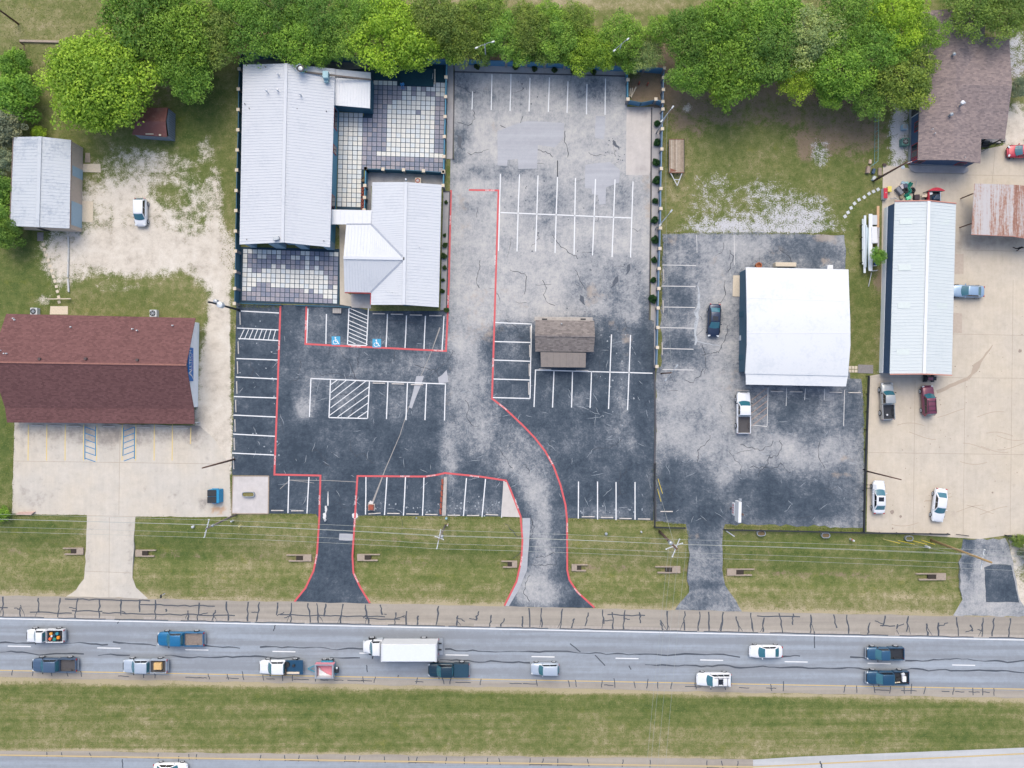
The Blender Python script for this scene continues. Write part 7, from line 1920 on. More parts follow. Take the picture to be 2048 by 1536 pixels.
def pickup(label, cx, cy, ang, L, W, paint, cab="crew", bedmat=None, cover=None, name="pickup_truck", zroof=1.85, cat="pickup truck", flat=False, group="vehicles on the highway", tool=False, ribs=False):
    p = P(cx, cy, 0.7)
    t = thing(name, label, cat, (p.x, p.y, 0.036), group, math.radians(ang), local=True)
    hw = W / 2; X = lambda f: -L / 2 + f * L
    c0 = .385 if cab == "crew" else (.43 if cab == "ext" else .475)
    c1 = .755 if cab != "single" else .745
    st = [(c0, .97, .42, 1.12), (c0 + .05, .985, .40, 1.12), (.7, 1, .40, 1.12), (.78, 1, .40, 1.10), (.87, .985, .40, 1.06), (.925, .955, .41, 1.03), (.96, .90, .43, .99), (.985, .80, .45, .92), (1, .60, .50, .80)]
    loft([(X(f), hw * w, a, b) for f, w, a, b in st]).build("body", paint, t, smooth=True)
    cabin(t, (X(c0 + .005), X(c0 + .025), X(c1 - .085), X(c1 + .02)), hw * .90, hw * .76, 1.07, zroof, paint, M_CARGL, M_TINT, 1 if cab == "single" else 2)
    xb0, xb1 = X(0.012), X(c0 - 0.008)
    zf, zt = .80, 1.14
    bm_ = bedmat or M_BLK
    if not flat:
        MB().box(((xb0 + xb1) / 2, 0, zf - .04), (xb1 - xb0, W * .92, .08)).build("bed_floor", bm_, t)
        for s in (-1, 1):
            MB().hexa([(xb0, s * hw * .90, .42), (xb1, s * hw * .90, .42), (xb1, s * hw * .99, .42), (xb0, s * hw * .97, .42)][::s], [(xb0, s * hw * .86, zt), (xb1, s * hw * .86, zt), (xb1, s * hw * .975, zt), (xb0, s * hw * .955, zt)][::s]).build("bed_side", paint, t, bevel=0.02)
        MB().box((xb0 + 0.03, 0, .86), (.08, W * .86, .56)).build("tailgate", paint, t, bevel=0.02)
        MB().box((xb1 - 0.03, 0, .95), (.06, W * .86, .38)).build("bed_front", paint, t)
        for s in (-1, 1):
            MB().box(((xb0 + xb1) / 2 - 0.1, s * hw * .74, .9), (.9, .22, .2)).build("wheel_well", bm_, t, bevel=0.03)
        if ribs:
            for k in range(7): MB().box(((xb0 + xb1) / 2, -hw * .6 + k * hw * .2, zf + .01), (xb1 - xb0 - .1, .05, .03)).build("bed_rib", bm_, t)
        if cover:
            MB().box(((xb0 + xb1) / 2, 0, zt + .02), (xb1 - xb0 - .02, W * .90, .06)).build("tonneau_cover", cover, t, bevel=0.02)
    else:
        MB().box(((xb0 + xb1) / 2, 0, .98), (xb1 - xb0 + .3, W * 1.02, .10)).build("flat_deck", bm_, t, bevel=0.02)
        for s in (-1, 1): MB().box(((xb0 + xb1) / 2, s * hw * .5, .74), (xb1 - xb0 + .2, .14, .36)).build("chassis_rail", M_BLK, t)
        MB().box((xb1 + 0.02, 0, 1.25), (.08, W * .9, .6)).build("headache_rack", M_BLK, t)
    rr = .40
    for f in (.19, .825):
        for s in (-1, 1): wheel(t, X(f), s * (hw + 0.07), rr, 0.26)
    lights(t, L, W, .86, .92, .70, .80)
    mirrors(t, X(c1 - .02), hw * .96, 1.22, M_BLK)
    MB().box((L / 2 + .02, 0, .58), (.16, W * .86, .22)).build("front_bumper", M_GALV, t, bevel=0.04)
    MB().box((-L / 2 + .0, 0, .55), (.16, W * .82, .18)).build("rear_bumper", M_GALV, t, bevel=0.03)
    MB().box((L / 2 - .01, 0, .82), (.06, W * .5, .24)).build("grille", M_BLK, t, bevel=0.02)
    if ribs or cab == "crew":
        for k in range(5): MB().bar((X(c0 + .06), (k - 2) * hw * .26, zroof - .005), (X(c1 - .13), (k - 2) * hw * .26, zroof - .005), .035, .03).build("roof_rib", paint, t)
    for s in (-1, 1): MB().bar((X(c1 + .05), s * hw * .34, 1.135), (X(.95), s * hw * .26, 1.06), .05, .03).build("hood_crease", paint, t)
    if tool: MB().box((xb1 - .35, 0, 1.2), (.5, W * .9, .22)).build("tool_box", M_GALV, t, bevel=0.02)
    return t
def on_truck(t, name, label, cat, dims, pos, mat, rz=0.0, bevel=0.02, seg=1):
    """a loose thing standing on a vehicle"""
    a = t.rotation_euler.z
    w = t.location + Vector((pos[0] * math.cos(a) - pos[1] * math.sin(a), pos[0] * math.sin(a) + pos[1] * math.cos(a), pos[2]))
    o = MB().box((0, 0, 0), dims).build(name, mat, bevel=bevel, seg=seg)
    o.location = w; o.rotation_euler = (0, 0, a + rz)
    return tag(o, label, cat)

PW = car_paint("paint_white", (240, 243, 248)); PSIL = car_paint("paint_silver", (196, 208, 222), 0.25); PGRY = car_paint("paint_slate", (84, 108, 136), 0.3)
PBLU = car_paint("paint_blue", (26, 118, 168), 0.2); PBLK = car_paint("paint_black", (26, 32, 40)); PTEAL = car_paint("paint_teal", (52, 98, 132), 0.3); PTEAL2 = car_paint("paint_deep_teal", (36, 84, 116), 0.3)
PBLK2 = car_paint("paint_black_teal", (20, 58, 76), 0.2); PMAR = car_paint("paint_maroon", (132, 66, 88), 0.3); PRED = car_paint("paint_red", (196, 48, 72), 0.2); PGOLD = car_paint("paint_silver_beige", (186, 190, 190), 0.3); PDK = car_paint("paint_dark_blue", (40, 56, 84), 0.4); PLBL = car_paint("paint_ice_blue", (160, 188, 216), 0.3)
M_BEDT = simple("tan_bed_liner", (150, 138, 130), 0.9, var=0.25, scale=4); M_BEDG_ = simple("grey_bed_liner", (88, 86, 88), 0.9, var=0.2)
HG = "vehicles on the highway"
v = pickup("white pickup loaded with colourful gear, leftmost on the highway's upper lane", 93, 1270.5, 180, 5.4, 1.9, PW, "single")
for i, (dx, dy, dz, s, rgb, lb, nm) in enumerate(((-1.95, -0.2, 1.05, .42, (240, 150, 40), "orange cooler jug in the leftmost white pickup", "orange_jug"), (-0.9, 0.35, 1.05, .38, (244, 170, 70), "amber bucket in the leftmost white pickup", "amber_bucket"), (-0.75, -0.4, 1.0, .4, (238, 110, 70), "red-orange tool bag in the leftmost white pickup", "tool_bag"), (-1.4, -0.45, 1.0, .45, (40, 140, 130), "teal crate in the leftmost white pickup", "teal_crate"), (-1.35, 0.1, 1.0, .4, (30, 60, 80), "navy bag in the leftmost white pickup", "navy_bag"), (-1.75, 0.35, 1.0, .4, (60, 150, 170), "aqua bag in the leftmost white pickup", "aqua_bag"), (-1.0, 0.0, 1.05, .3, (230, 235, 240), "white pail in the leftmost white pickup", "white_pail"))):
    on_truck(v, nm, lb, "cargo", (s, s, s * 0.9), (dx, -dy, dz), simple("cargo_%d" % i, rgb, 0.5, var=0.15), 0.4 * i, 0.08, 2)
pickup("slate-blue crew-cab pickup with empty bed, leftmost on the highway's lower lane", 111, 1329, 180, 6.4, 2.0, PGRY, "crew", M_BEDG_)
v = pickup("silver crew-cab pickup carrying a square wooden crate on the highway", 292, 1331, 180, 6.35, 2.0, PSIL, "crew", M_BEDG_)
on_truck(v, "wooden_crate", "square plywood crate in the bed of the silver pickup", "crate", (1.1, 0.95, .5), (-1.95, -0.1, 1.1), simple("plywood", (224, 186, 128), 0.8, var=0.15))
pickup("bright blue pickup with tan bed liner on the highway's upper lane", 363, 1277, 180, 6.7, 2.05, PBLU, "ext", M_BEDT, ribs=True)
v = pickup("white crew-cab flatbed truck towing the teal trailer", 563, 1333, 180, 6.2, 2.0, PW, "crew", PTEAL2, flat=True, name="flatbed_truck", cat="truck")
p = v.location
q = MB().tube([(0, 0, -0.12), (0, 0, 0.12)], 0.4, 16).build("spare_tyre", M_DARK); q.location = (p.x + 0.9, p.y + 0.45, 1.22); tag(q, "spare tyre lying on the deck of the white flatbed truck", "tyre")
on_truck(v, "white_plank", "pale plank on the deck of the white flatbed truck", "plank", (1.9, .3, .1), (-1.75, 0.75, 1.13), M_CAP)
on_truck(v, "brown_box", "brown box on the deck of the white flatbed truck", "box", (.65, .9, .35), (-0.55, 0.6, 1.25), simple("dark_brown", (96, 84, 76), 0.8))
on_truck(v, "motor_block", "dark engine block on the deck of the white flatbed truck", "engine", (.35, .35, .3), (-1.9, -0.3, 1.2), M_BLK, 0.4, 0.06, 2)
# trailer with tall grey sides and pink inside
p = P(652, 1337, 0.6); t = thing("dump_trailer", "teal trailer with tall grey sides and pink-lined box behind the flatbed truck", "trailer", (p.x, p.y, 0.036), HG, math.pi, local=True)
PTQ = car_paint("paint_turquoise", (40, 150, 178)); M_PNK = simple("pink_lining", (234, 150, 164), 0.7, var=0.15)
MB().box((0, 0, .62), (2.75, 1.9, .14)).build("frame", PTQ, t)
MB().box((0, 0.0, .72), (2.5, 1.75, .06)).build("box_floor", M_PNK, t)
for s in (-1, 1):
    MB().box((0, s * .93, 1.2), (2.7, .09, 1.0)).build("side_wall", M_PNK if s < 0 else M_LTGRY, t); MB().box((s * 1.22, 0, 1.2), (.22, 1.85, 1.02)).build("end_wall", M_GALV, t, bevel=0.02)
    MB().bar((1.35, s * .55, .6), (2.6, 0.02 * s, .6), .1, .12).build("tongue", PTQ, t)
    MB().box((0, s * .93, 1.74), (2.6, .14, .08)).build("top_rail", M_GALV, t)
    for k in (-.45, .45): wheel(t, -0.2 + k, s * 1.34, .4)
    MB().box((-.2, s * 1.08, .8), (1.7, .28, .05)).build("fender", PTQ, t, bevel=0.02)
MB().box((-1.65, 0.1, .85), (.5, .8, .5)).build("pump_unit", M_BLK, t, bevel=0.06, seg=2); MB().lathe((-1.7, -0.3, 1.05), [(.14, 0), (.16, .2), (.06, .26)], 10).build("tank", M_RIM, t); MB().box((-1.6, .5, .8), (.4, .2, .3)).build("hose_box", PTQ, t, bevel=0.03)
p = P(640, 1350, 1.0); tag(MB().prism([(p.x - 0.2, p.y - 0.15), (p.x + 1.6, p.y - 0.15), (p.x + 1.0, p.y + 0.1), (p.x + 0.2, p.y + 0.6), (p.x - 0.2, p.y + 1.1)], 0.82, 0.95).build("white_sheet", M_WHTR), "white sheet lying in the corner of the pink-lined trailer", "sheet")
# box truck
p = P(806, 1293, 0.9); t = thing("box_truck", "white box truck with plain cargo body in the highway's upper lane", "box truck", (p.x, p.y, 0.036), HG, math.pi, local=True)
L = 11.3; X = lambda f: -L / 2 + f * L
loft([(X(.755), 1.02, .5, 1.35), (X(.86), 1.04, .5, 1.35), (X(.90), 1.0, .5, 1.32), (X(.94), .92, .5, 1.26), (X(.97), .80, .52, 1.2), (X(.99), .62, .55, 1.1), (X(1), .42, .6, 1.0)]).build("cab_body", PW, t, smooth=True)
cabin(t, (X(.77), X(.775), X(.865), X(.905)), .98, .90, 1.3, 2.25, PW, M_CARGL, M_TINT, 1, False)
MB().box((X(.395), 0, 2.3), (L * .69, 2.42, 2.5)).build("cargo_box", PW, t, bevel=0.03)
MB().box((X(.395), 0, 3.556), (L * .665, 2.3, .02)).build("cargo_roof", simple("cargo_roof_white", (232, 238, 246), 0.5, var=0.05), t)
for s in (X(.06), X(.732)): MB().box((s, 0, 3.57), (.16, 2.44, .06)).build("roof_bow", M_LTGRY, t)
for s in (-1, 1): MB().box((X(.38), s * .45, .85), (L * .74, .16, .3)).build("chassis_rail", M_BLK, t); MB().box((X(.79), s * 1.02, .62), (.9, .36, .4)).build("fuel_tank", M_GALV, t, bevel=0.05)
for f in (.24, .90):
    for s in (-1, 1): wheel(t, X(f), s * 1.22, .48, .3)
for s in (-1, 1): MB().box((X(.985), s * .62, .95), (.3, .3, .2), -s * .5).build("headlight", M_HEADL, t, bevel=0.03); MB().box((X(.045), s * 1.05, .95), (.06, .2, .3)).build("taillight", M_TAILL, t); MB().box((X(.87), s * 1.25, 1.75), (.12, .3, .4)).build("mirror", M_BLK, t, bevel=0.02)
MB().box((X(.02), 0, .75), (.5, 2.4, .12)).build("lift_gate", M_GALV, t); MB().box((X(1) + .02, 0, .62), (.18, 1.5, .26)).build("front_bumper", M_LTGRY, t, bevel=0.04)
pickup("black pickup with covered bed beside the box truck's tail", 898, 1339, 180, 5.9, 2.0, PBLK2, "crew", cover=simple("tonneau_teal", (30, 70, 92), 0.6, var=0.1))
car("small silver minivan alone in the middle of the highway's lower lane", 1090, 1337, 180, 4.05, 1.75, PSIL, "van", "car", 1.66, group=HG, splits=2)
car("white SUV with roof rack and sunroof on the highway's lower lane", 1427, 1357.5, 180, 5.0, 1.9, PW, "suv", "car", 1.78, True, True, group=HG, splits=3)
car("white sedan on the highway's upper lane right of centre", 1531, 1302.5, 180, 4.75, 1.82, PW, "sedan", "car", group=HG)
pickup("steel-blue pickup with black bed, rightmost on the highway's upper lane", 1769.5, 1306, 180, 5.35, 1.85, PTEAL, "ext")
v = pickup("dark teal pickup carrying white boxes, rightmost on the highway's lower lane", 1774, 1354, 180, 6.1, 1.95, PTEAL2, "crew", tool=False)
on_truck(v, "white_cooler", "white cooler in the bed of the dark teal pickup", "cooler", (.55, .8, .45), (-2.2, 0.1, 1.05), M_WHTR, 0, 0.05, 2); on_truck(v, "grey_bag", "grey bag in the bed of the dark teal pickup", "bag", (.5, .4, .4), (-2.1, -0.55, 1.0), M_LTGRY, 0.5, 0.1, 2); on_truck(v, "black_duffel", "black duffel in the bed of the dark teal pickup", "bag", (.9, .5, .4), (-1.4, 0.2, 1.0), M_DARK, 0.2, 0.12, 2); on_truck(v, "pale_board", "pale board in the bed of the dark teal pickup", "board", (.9, .12, .2), (-1.2, 0.6, 1.1), M_CAP, 0.1)
car("white car cut by the bottom edge on the far carriageway", 342, 1538, 0, 4.9, 1.85, PW, "sedan", group=HG)
PG = "vehicles parked in the lots"
car("white hatchback parked on the pale gravel lot", 282, 425, -90, 4.0, 1.8, PW, "hatch", zroof=1.6, group=PG)
car("dark blue-black sedan with sunroof beside the white-roofed shop", 1428, 641, -93, 4.75, 1.85, PDK, "sedan", sunroof=True, group=PG)
pickup("white pickup parked nose-up below the white-roofed shop", 1486.5, 826, 90, 5.95, 2.0, PW, "ext", M_BEDG_, group=PG)
v = pickup("silver-beige pickup parked below the long pale shop", 1774, 803, 92, 5.25, 1.85, PGOLD, "ext", M_BLK, group=PG)
on_truck(v, "paint_can", "white can in the bed of the silver-beige pickup", "can", (.22, .22, .25), (-1.9, 0.2, .95), M_WHTR, 0.3, 0.04, 2)
car("maroon SUV with roof rails parked below the long pale shop", 1855, 801, 93, 4.35, 1.78, PMAR, "suv", zroof=1.72, rack=True, group=PG)
car("white sedan with sunroof parked against the black rail", 1757, 994, 90, 4.75, 1.82, PW, "sedan", sunroof=True, group=PG)
car("white sedan parked at a slant in the lower concrete yard", 1878, 1010, -97, 4.85, 1.85, PW, "sedan", group=PG)
car("ice-blue sedan nosed under the right eave of the long shop", 1935, 582.5, 178, 4.6, 1.8, PLBL, "sedan", group=PG)
car("red car at the right edge near the house porch", 2044, 303, 181, 4.4, 1.85, PRED, "hatch", zroof=1.5, group=PG)
# small red tractor mower under the eave
p = P(1859, 757, 0.5); t = thing("riding_mower", "small red and black riding mower at the lower wall of the long shop", "mower", (p.x, p.y, 0.03), None, 0.0, local=True)
MB().box((.1, 0, .45), (.75, .5, .35)).build("hood", PMAR, t, bevel=0.08, seg=2); MB().box((-.55, 0, .4), (.6, .6, .2)).build("deck", M_BLK, t, bevel=0.05); MB().box((-.6, 0, .68), (.4, .42, .3)).build("seat", M_DARK, t, bevel=0.08, seg=2); MB().box((.72, 0, .5), (.5, .55, .12)).build("front_rack", M_BLK, t, bevel=0.02)
for x_, r_ in ((-.55, .3), (.55, .24)):
    for s in (-1, 1): wheel(t, x_, s * .48, r_, .18)
# black bracket frame beside the white sedan
p = P(1744, 972, 0.8); t = thing("railing_sign", "small white panel on a black bracket over the parked white sedan's bonnet", "sign", (p.x, p.y, 0))
MB().box((p.x, p.y, 1.6), (.5, .7, .05)).build("panel", M_LTGRY, t, bevel=0.01)
for s in (-.25, .25): MB().bar((p.x - .9, p.y + s, 1.55), (p.x, p.y + s, 1.55), .06, .06).build("arm", M_BLK, t); MB().box((p.x - .9, p.y + s, .8), (.06, .06, 1.6)).build("leg", M_BLK, t)
# ------------------------------------------------------------------ trees and shrubs
def crown_mesh(name, seed, Rr, Hh, lumps, per, leaf, flat=0.75, lump_r=(0.16, 0.30), hole=0.12):
    r = np.random.RandomState(seed)
    V = []; T = []
    cs = []
    for k in range(lumps):
        a = r.uniform(0, 2 * np.pi); rad = np.sqrt(r.uniform(0, 1)) * 0.92
        z = np.sqrt(max(0, 1 - rad ** 2)) * r.uniform(0.35, 1.0) if r.rand() < 0.8 else r.uniform(-0.35, 0.3)
        lobe = 1 + 0.16 * np.sin(a * 3 + seed) + 0.12 * np.sin(a * 5 + seed * 2) + 0.08 * np.sin(a * 9 + seed)
        cs.append((np.array([np.cos(a) * rad * Rr * lobe, np.sin(a) * rad * Rr * lobe, z * Hh]), r.uniform(*lump_r) * Rr, r.uniform(0.05, 0.95)))
    for c, lr, tone in cs:
        n = int(per * (lr / (0.23 * Rr)) ** 2)
        d = r.normal(size=(n, 3)); d[:, 2] = d[:, 2] * 0.9 + 0.35
        d /= np.linalg.norm(d, axis=1)[:, None]
        rr = lr * (0.55 + 0.5 * r.rand(n) ** 0.5)
        ctr = c + d * rr[:, None] * np.array([1, 1, flat])
        nor = d * 0.7 + r.normal(size=(n, 3)) * 0.55 + np.array([0, 0, 0.25])
        nor /= np.linalg.norm(nor, axis=1)[:, None]
        u = np.cross(nor, r.normal(size=(n, 3))); u /= np.linalg.norm(u, axis=1)[:, None]
        w = np.cross(nor, u)
        s = leaf * r.uniform(0.6, 1.25, n)[:, None]
        q = np.stack([ctr - u * s * 0.5, ctr + w * s * 0.34, ctr + u * s * 0.6, ctr - w * s * 0.34], 1)
        V.append(q.reshape(-1, 3)); T.append(np.repeat(np.clip(tone + r.normal(0, 0.16, n), 0, 1), 4))
    V = np.concatenate(V); T = np.concatenate(T)
    n = len(V) // 4
    me = bpy.data.meshes.new(name)
    me.from_pydata(V.tolist(), [], (np.arange(n * 4).reshape(n, 4)).tolist())
    set_attr(me, "tone", T)
    me.materials.append(M_LEAF)
    return me

def trunk_mesh(name, seed, h, r0, spread):
    r = random.Random(seed); m = MB()
    m.tube([(0, 0, -0.2), (r.uniform(-.1, .1), r.uniform(-.1, .1), h * 0.5), (0, 0, h)], [r0, r0 * 0.75, r0 * 0.5], 9)
    for k in range(7):
        a = k * 0.9 + r.uniform(-.3, .3); z0 = h * r.uniform(0.45, 0.9); l = spread * r.uniform(0.5, 0.85)
        e = Vector((math.cos(a) * l, math.sin(a) * l, z0 + l * r.uniform(0.4, 0.9)))
        m.tube([(0, 0, z0), Vector((0, 0, z0)).lerp(e, 0.5) + Vector((0, 0, 0.2)), e], [r0 * 0.42, r0 * 0.28, r0 * 0.1], 6)
    o = m.build(name, M_BARK, smooth=True); me = o.data; bpy.data.objects.remove(o)
    return me
CR = [crown_mesh("crown_a", 1, 6.0, 3.6, 185, 120, 0.34, lump_r=(0.10, 0.26)), crown_mesh("crown_b", 2, 6.0, 3.4, 195, 120, 0.32, lump_r=(0.09, 0.25)), crown_mesh("crown_c", 3, 6.0, 3.9, 175, 125, 0.36, lump_r=(0.10, 0.27)), crown_mesh("crown_d", 9, 6.0, 3.2, 195, 110, 0.32, lump_r=(0.08, 0.24))]
CS = [crown_mesh("crown_small_a", 4, 3.0, 2.2, 55, 90, 0.32, lump_r=(0.2, 0.36)), crown_mesh("crown_small_b", 5, 3.0, 2.0, 60, 85, 0.30, lump_r=(0.18, 0.34))]
TR = [trunk_mesh("trunk_a", 1, 4.5, 0.28, 4.2), trunk_mesh("trunk_b", 2, 4.2, 0.26, 4.2)]
TS = [trunk_mesh("trunk_s", 3, 2.2, 0.13, 2.0)]
LIME = C(178, 212, 80); GRN = C(158, 202, 90); DEEP = C(138, 180, 86); OLIV = C(160, 188, 96); PALEG = C(180, 204, 132); GREYG = C(178, 188, 152)
TREES = []
def tree(label, cx, cy, rpx, col, h=6.5, big=True, seed=0, name="broadleaf_tree", cat="tree", group="trees and bushes around the lots"):
    r = random.Random(seed * 31 + int(cx) + int(cy) * 7)
    p = P(cx, cy, h)
    t = thing(name, label, cat, (p.x, p.y, 0), group)
    rm = rpx * S * (H - h) / H
    base = 6.0 if big else 3.0
    k = rm / (base * 1.02)
    ms = CR if big else CS
    o = bpy.data.objects.new("crown", ms[r.randrange(len(ms))]); COL.objects.link(o); o.parent = t
    zc = h - (1.6 if big else 0.7) * k
    o.location = (0, 0, max(0.3, zc)); o.scale = (k * r.uniform(.94, 1.08), k * r.uniform(.94, 1.08), min(k, 1.15)); o.rotation_euler = (0, 0, r.uniform(0, 6.28))
    v_ = r.uniform(.88, 1.12)
    o.color = (col[0] * v_ * r.uniform(.94, 1.06), col[1] * v_, col[2] * v_ * r.uniform(.9, 1.1), 1)
    tk = bpy.data.objects.new("trunk", (TR if big else TS)[r.randrange(len(TR if big else TS))]); COL.objects.link(tk); tk.parent = t
    tk.scale = (k, k, max(0.2, zc / (4.0 if big else 2.0)))
    return t
# upper left
bt = tree("big lime-green tree over the dark red shed", 187, 158, 97, LIME, 7.2, seed=1)
for o_ in [c for c in bt.children if c.name.startswith("crown")]:
    o2 = o_.copy(); COL.objects.link(o2); o2.data = CR[2]; o2.rotation_euler = (0, 0, 2.3); o2.scale = o_.scale * 0.97; o2.location = o_.location + Vector((0.2, -0.5, -0.3))
    o3 = o_.copy(); COL.objects.link(o3); o3.data = CR[0]; o3.rotation_euler = (0, 0, 4.6); o3.scale = o_.scale * 0.86; o3.location = o_.location + Vector((-0.3, 0.3, 0.2))
tree("bright low crown just left of the red shed", 214, 220, 42, LIME, 5.0, seed=2)
tree("mid-green tree right of the big lime tree, nearest the silver hall's corner", 372, 137, 60, GRN, 6.0, seed=3)
tree("dark green tree at the top edge above the big lime tree", 285, 34, 84, DEEP, 6.8, seed=4)
tree("tall tree behind the gap between lime tree and silver hall", 350, 78, 80, GRN, 7.0, seed=5)
tree("pale olive tree above the left corner of the silver hall", 432, 60, 66, OLIV, 6.2, seed=6)
tree("green tree overhanging the silver hall's upper left roof corner", 508, 64, 66, DEEP, 6.5, seed=7)
tree("feathery tree overhanging the silver hall's ridge", 588, 72, 56, GRN, 6.0, seed=8)
tree("tree at the top edge above the silver hall's annex", 640, 30, 62, DEEP, 6.6, seed=9)
tree("green tree hanging over the annex's back strip", 690, 70, 58, GRN, 6.0, seed=10)
tree("lime tree above the tiled courtyard's turf", 780, 72, 78, LIME, 6.4, seed=11)
tree("bright drooping tree over the stage, right of the lime tree", 828, 88, 52, LIME, 5.4, seed=12)
tree("tree at the top edge above the courtyard's right corner", 870, 32, 58, OLIV, 6.2, seed=13)
tree("olive bush-like tree left of the twin-head lamp post", 925, 62, 56, OLIV, 5.0, seed=14)
tree("small green tree right of the left lamp post at the top fence", 1005, 66, 46, GRN, 4.6, seed=15)
tree("olive tree at the top middle of the fence", 1062, 60, 50, OLIV, 4.8, seed=16)
tree("green tree over the top fence right of centre", 1120, 72, 48, GRN, 4.6, seed=17)
tree("lime tree over the top fence left of the right lamp post", 1180, 98, 46, LIME, 4.4, seed=18)
tree("dense tree at the right lamp post above the fence", 1238, 70, 54, GRN, 5.0, seed=19)
tree("light green bushy tree behind the trash enclosure", 1295, 102, 40, PALEG, 4.0, seed=20)
tree("sparse olive tree along the top edge at centre", 970, 26, 42, OLIV, 5.0, seed=21)
tree("sparse tree along the top edge right of centre", 1150, 36, 40, OLIV, 5.0, seed=22)
for i, (x, y, r_, c_, h_, lb) in enumerate(((470, 24, 54, GRN, 6.0, "filler tree at the top edge above the silver hall's left corner"), (560, 24, 56, DEEP, 6.2, "filler tree at the top edge above the silver hall's ridge"), (735, 26, 54, GRN, 6.2, "filler tree at the top edge left of the courtyard"), (905, 88, 34, GRN, 4.0, "low tree at the courtyard's upper right corner"), (960, 96, 30, OLIV, 3.4, "low bushy tree right below the left lamp head"), (1040, 100, 30, GRN, 3.4, "low bushy tree on the top fence, left of centre line"), (1092, 98, 30, OLIV, 3.4, "low bushy tree on the top fence, right of centre line"), (1145, 112, 28, GRN, 3.2, "lowest bushy tree dipping over the top fence"), (1215, 118, 26, LIME, 3.2, "small lime bush below the right lamp head"), (1262, 126, 26, GRN, 3.2, "small bush over the trash enclosure's corner"), (1330, 60, 36, GRN, 5.0, "small tree in the gap before the dense right-hand grove"), (1090, 36, 36, GRN, 4.6, "small tree near the top edge at centre right"), (652, 92, 34, GRN, 5.0, "low drooping tree above the hall's annex corner"))):
    tree(lb, x, y, r_, c_, h_, h_ > 4.5, seed=100 + i)
# right cluster
for i, (x, y, r_, c_, h_, lb) in enumerate(((1388, 70, 62, DEEP, 6.5, "dark tree at the left end of the dense right-hand grove"), (1384, 145, 46, GRN, 5.6, "rounded tree at the grove's lower left corner"), (1462, 36, 66, GRN, 7.0, "tall tree at the top edge, second from the grove's left"),
        (1470, 128, 70, GRN, 6.6, "broad tree hanging lowest over the grassy yard"), (1450, 178, 36, LIME, 5.0, "bright low crown at the grove's bottom edge, left"), (1540, 98, 64, DEEP, 7.0, "deep green tree in the middle of the grove"), (1552, 24, 60, GRN, 7.2, "top-edge tree above the grove's middle"),
        (1598, 148, 50, LIME, 6.0, "bright tree on the grove's bottom edge, centre"), (1625, 66, 62, PALEG, 7.2, "pale silvery tree in the grove's right half"), (1680, 130, 62, GRN, 7.0, "large tree on the grove's lower right"), (1664, 178, 34, GRN, 5.0, "low crown at the grove's bottom edge, right"), (1700, 36, 62, DEEP, 7.4, "top-edge tree in the grove's right half"),
        (1762, 92, 62, GRN, 7.4, "tree between the pale silvery tree and the brown house"), (1800, 38, 60, LIME, 7.4, "bright tree leaning over the brown house's roof corner"), (1850, 70, 48, GRN, 7.0, "tree whose crown touches the brown shingle roof"), (1808, 152, 62, OLIV, 6.2, "round olive oak left of the brown shingle roof"), (1740, 190, 46, DEEP, 5.0, "shaded tree at the top of the chain-link fence"))):
    tree(lb, x, y, r_, c_, h_, seed=40 + i)
tree("tree over the brown house's upper right roof corner", 1945, 6, 64, OLIV, 6.5, seed=60)
tree("tree cut by the upper right corner of the picture", 2022, 8, 66, OLIV, 6.5, seed=61)
tree("spindly young tree right of the brown house", 2036, 172, 20, GREYG, 2.6, False, 62, "young_tree")
# left edge bushes
for i, (x, y, r_, c_, lb) in enumerate(((28, 134, 32, GRN, "bush on the old fence at the far left, top one"), (32, 196, 46, GRN, "large bush at the far left above the grey-leaved shrub"), (10, 252, 38, GREYG, "grey-leaved shrub at the left edge beside the cream workshop"), (0, 318, 30, GREYG, "pinkish grey shrub cut by the left edge"), (-2, 372, 32, DEEP, "dark bush left of the cream workshop"), (-2, 424, 32, GRN, "green bush at the lower left corner of the cream workshop"), (16, 468, 30, DEEP, "bush below the cream workshop at the left edge"))):
    tree(lb, x, y, r_, c_, 2.8, False, 70 + i, "bush", "bush")
tree("small leafy sapling between the pipe rack and the pale shop", 1759, 511, 16, GRN, 2.4, False, 80, "sapling")
tree("low bright bush above the cream workshop", 76, 270, 18, LIME, 1.0, False, 81, "low_bush", "bush")
tree("green bush at the left edge beside the left lot", 2, 1028, 16, GRN, 1.2, False, 82, "low_bush", "bush")
tree("scrubby bush at the right edge below the concrete yard", 2038, 1080, 14, OLIV, 0.8, False, 83, "low_bush", "bush")
tree("bare twiggy shrub at the right edge below the driveway wires", 2060, 1106, 20, GREYG, 1.2, False, 84, "low_bush", "bush")
# clipped shrubs in the beds
SH = crown_mesh("clipped_shrub", 12, 0.42, 0.42, 26, 60, 0.085, 0.9, (0.4, 0.6))
def shrub(x, y, label, k=1.0, col=C(62, 104, 62)):
    p = P(x, y, 0.4); o = bpy.data.objects.new("clipped_shrub", SH); COL.objects.link(o)
    o.location = (p.x, p.y, 0.3 * k); o.scale = (k, k, k); o.rotation_euler = (0, 0, R.uniform(0, 6)); o.color = col
    tag(o, label, "shrub", "clipped shrubs in the beds")
for i, (x, y) in enumerate(((1314.5, 247), (1314, 285), (1312, 325), (1313, 361), (1310.5, 402), (1309, 440), (1310, 480), (1308.5, 520), (1306.5, 560), (1305, 598))):
    shrub(x, y, "%s clipped round shrub from the top in the bed between the two lots" % ORD[i], R.uniform(0.72, 1.15))
for i, (x, y) in enumerate(((954, 133), (1031, 134), (1069, 137), (1109, 139.5), (1147, 142), (1187, 144))):
    shrub(x, y, "%s small shrub from the left in the bed under the top blue fence" % ORD[i], 0.8, C(86, 108, 66))
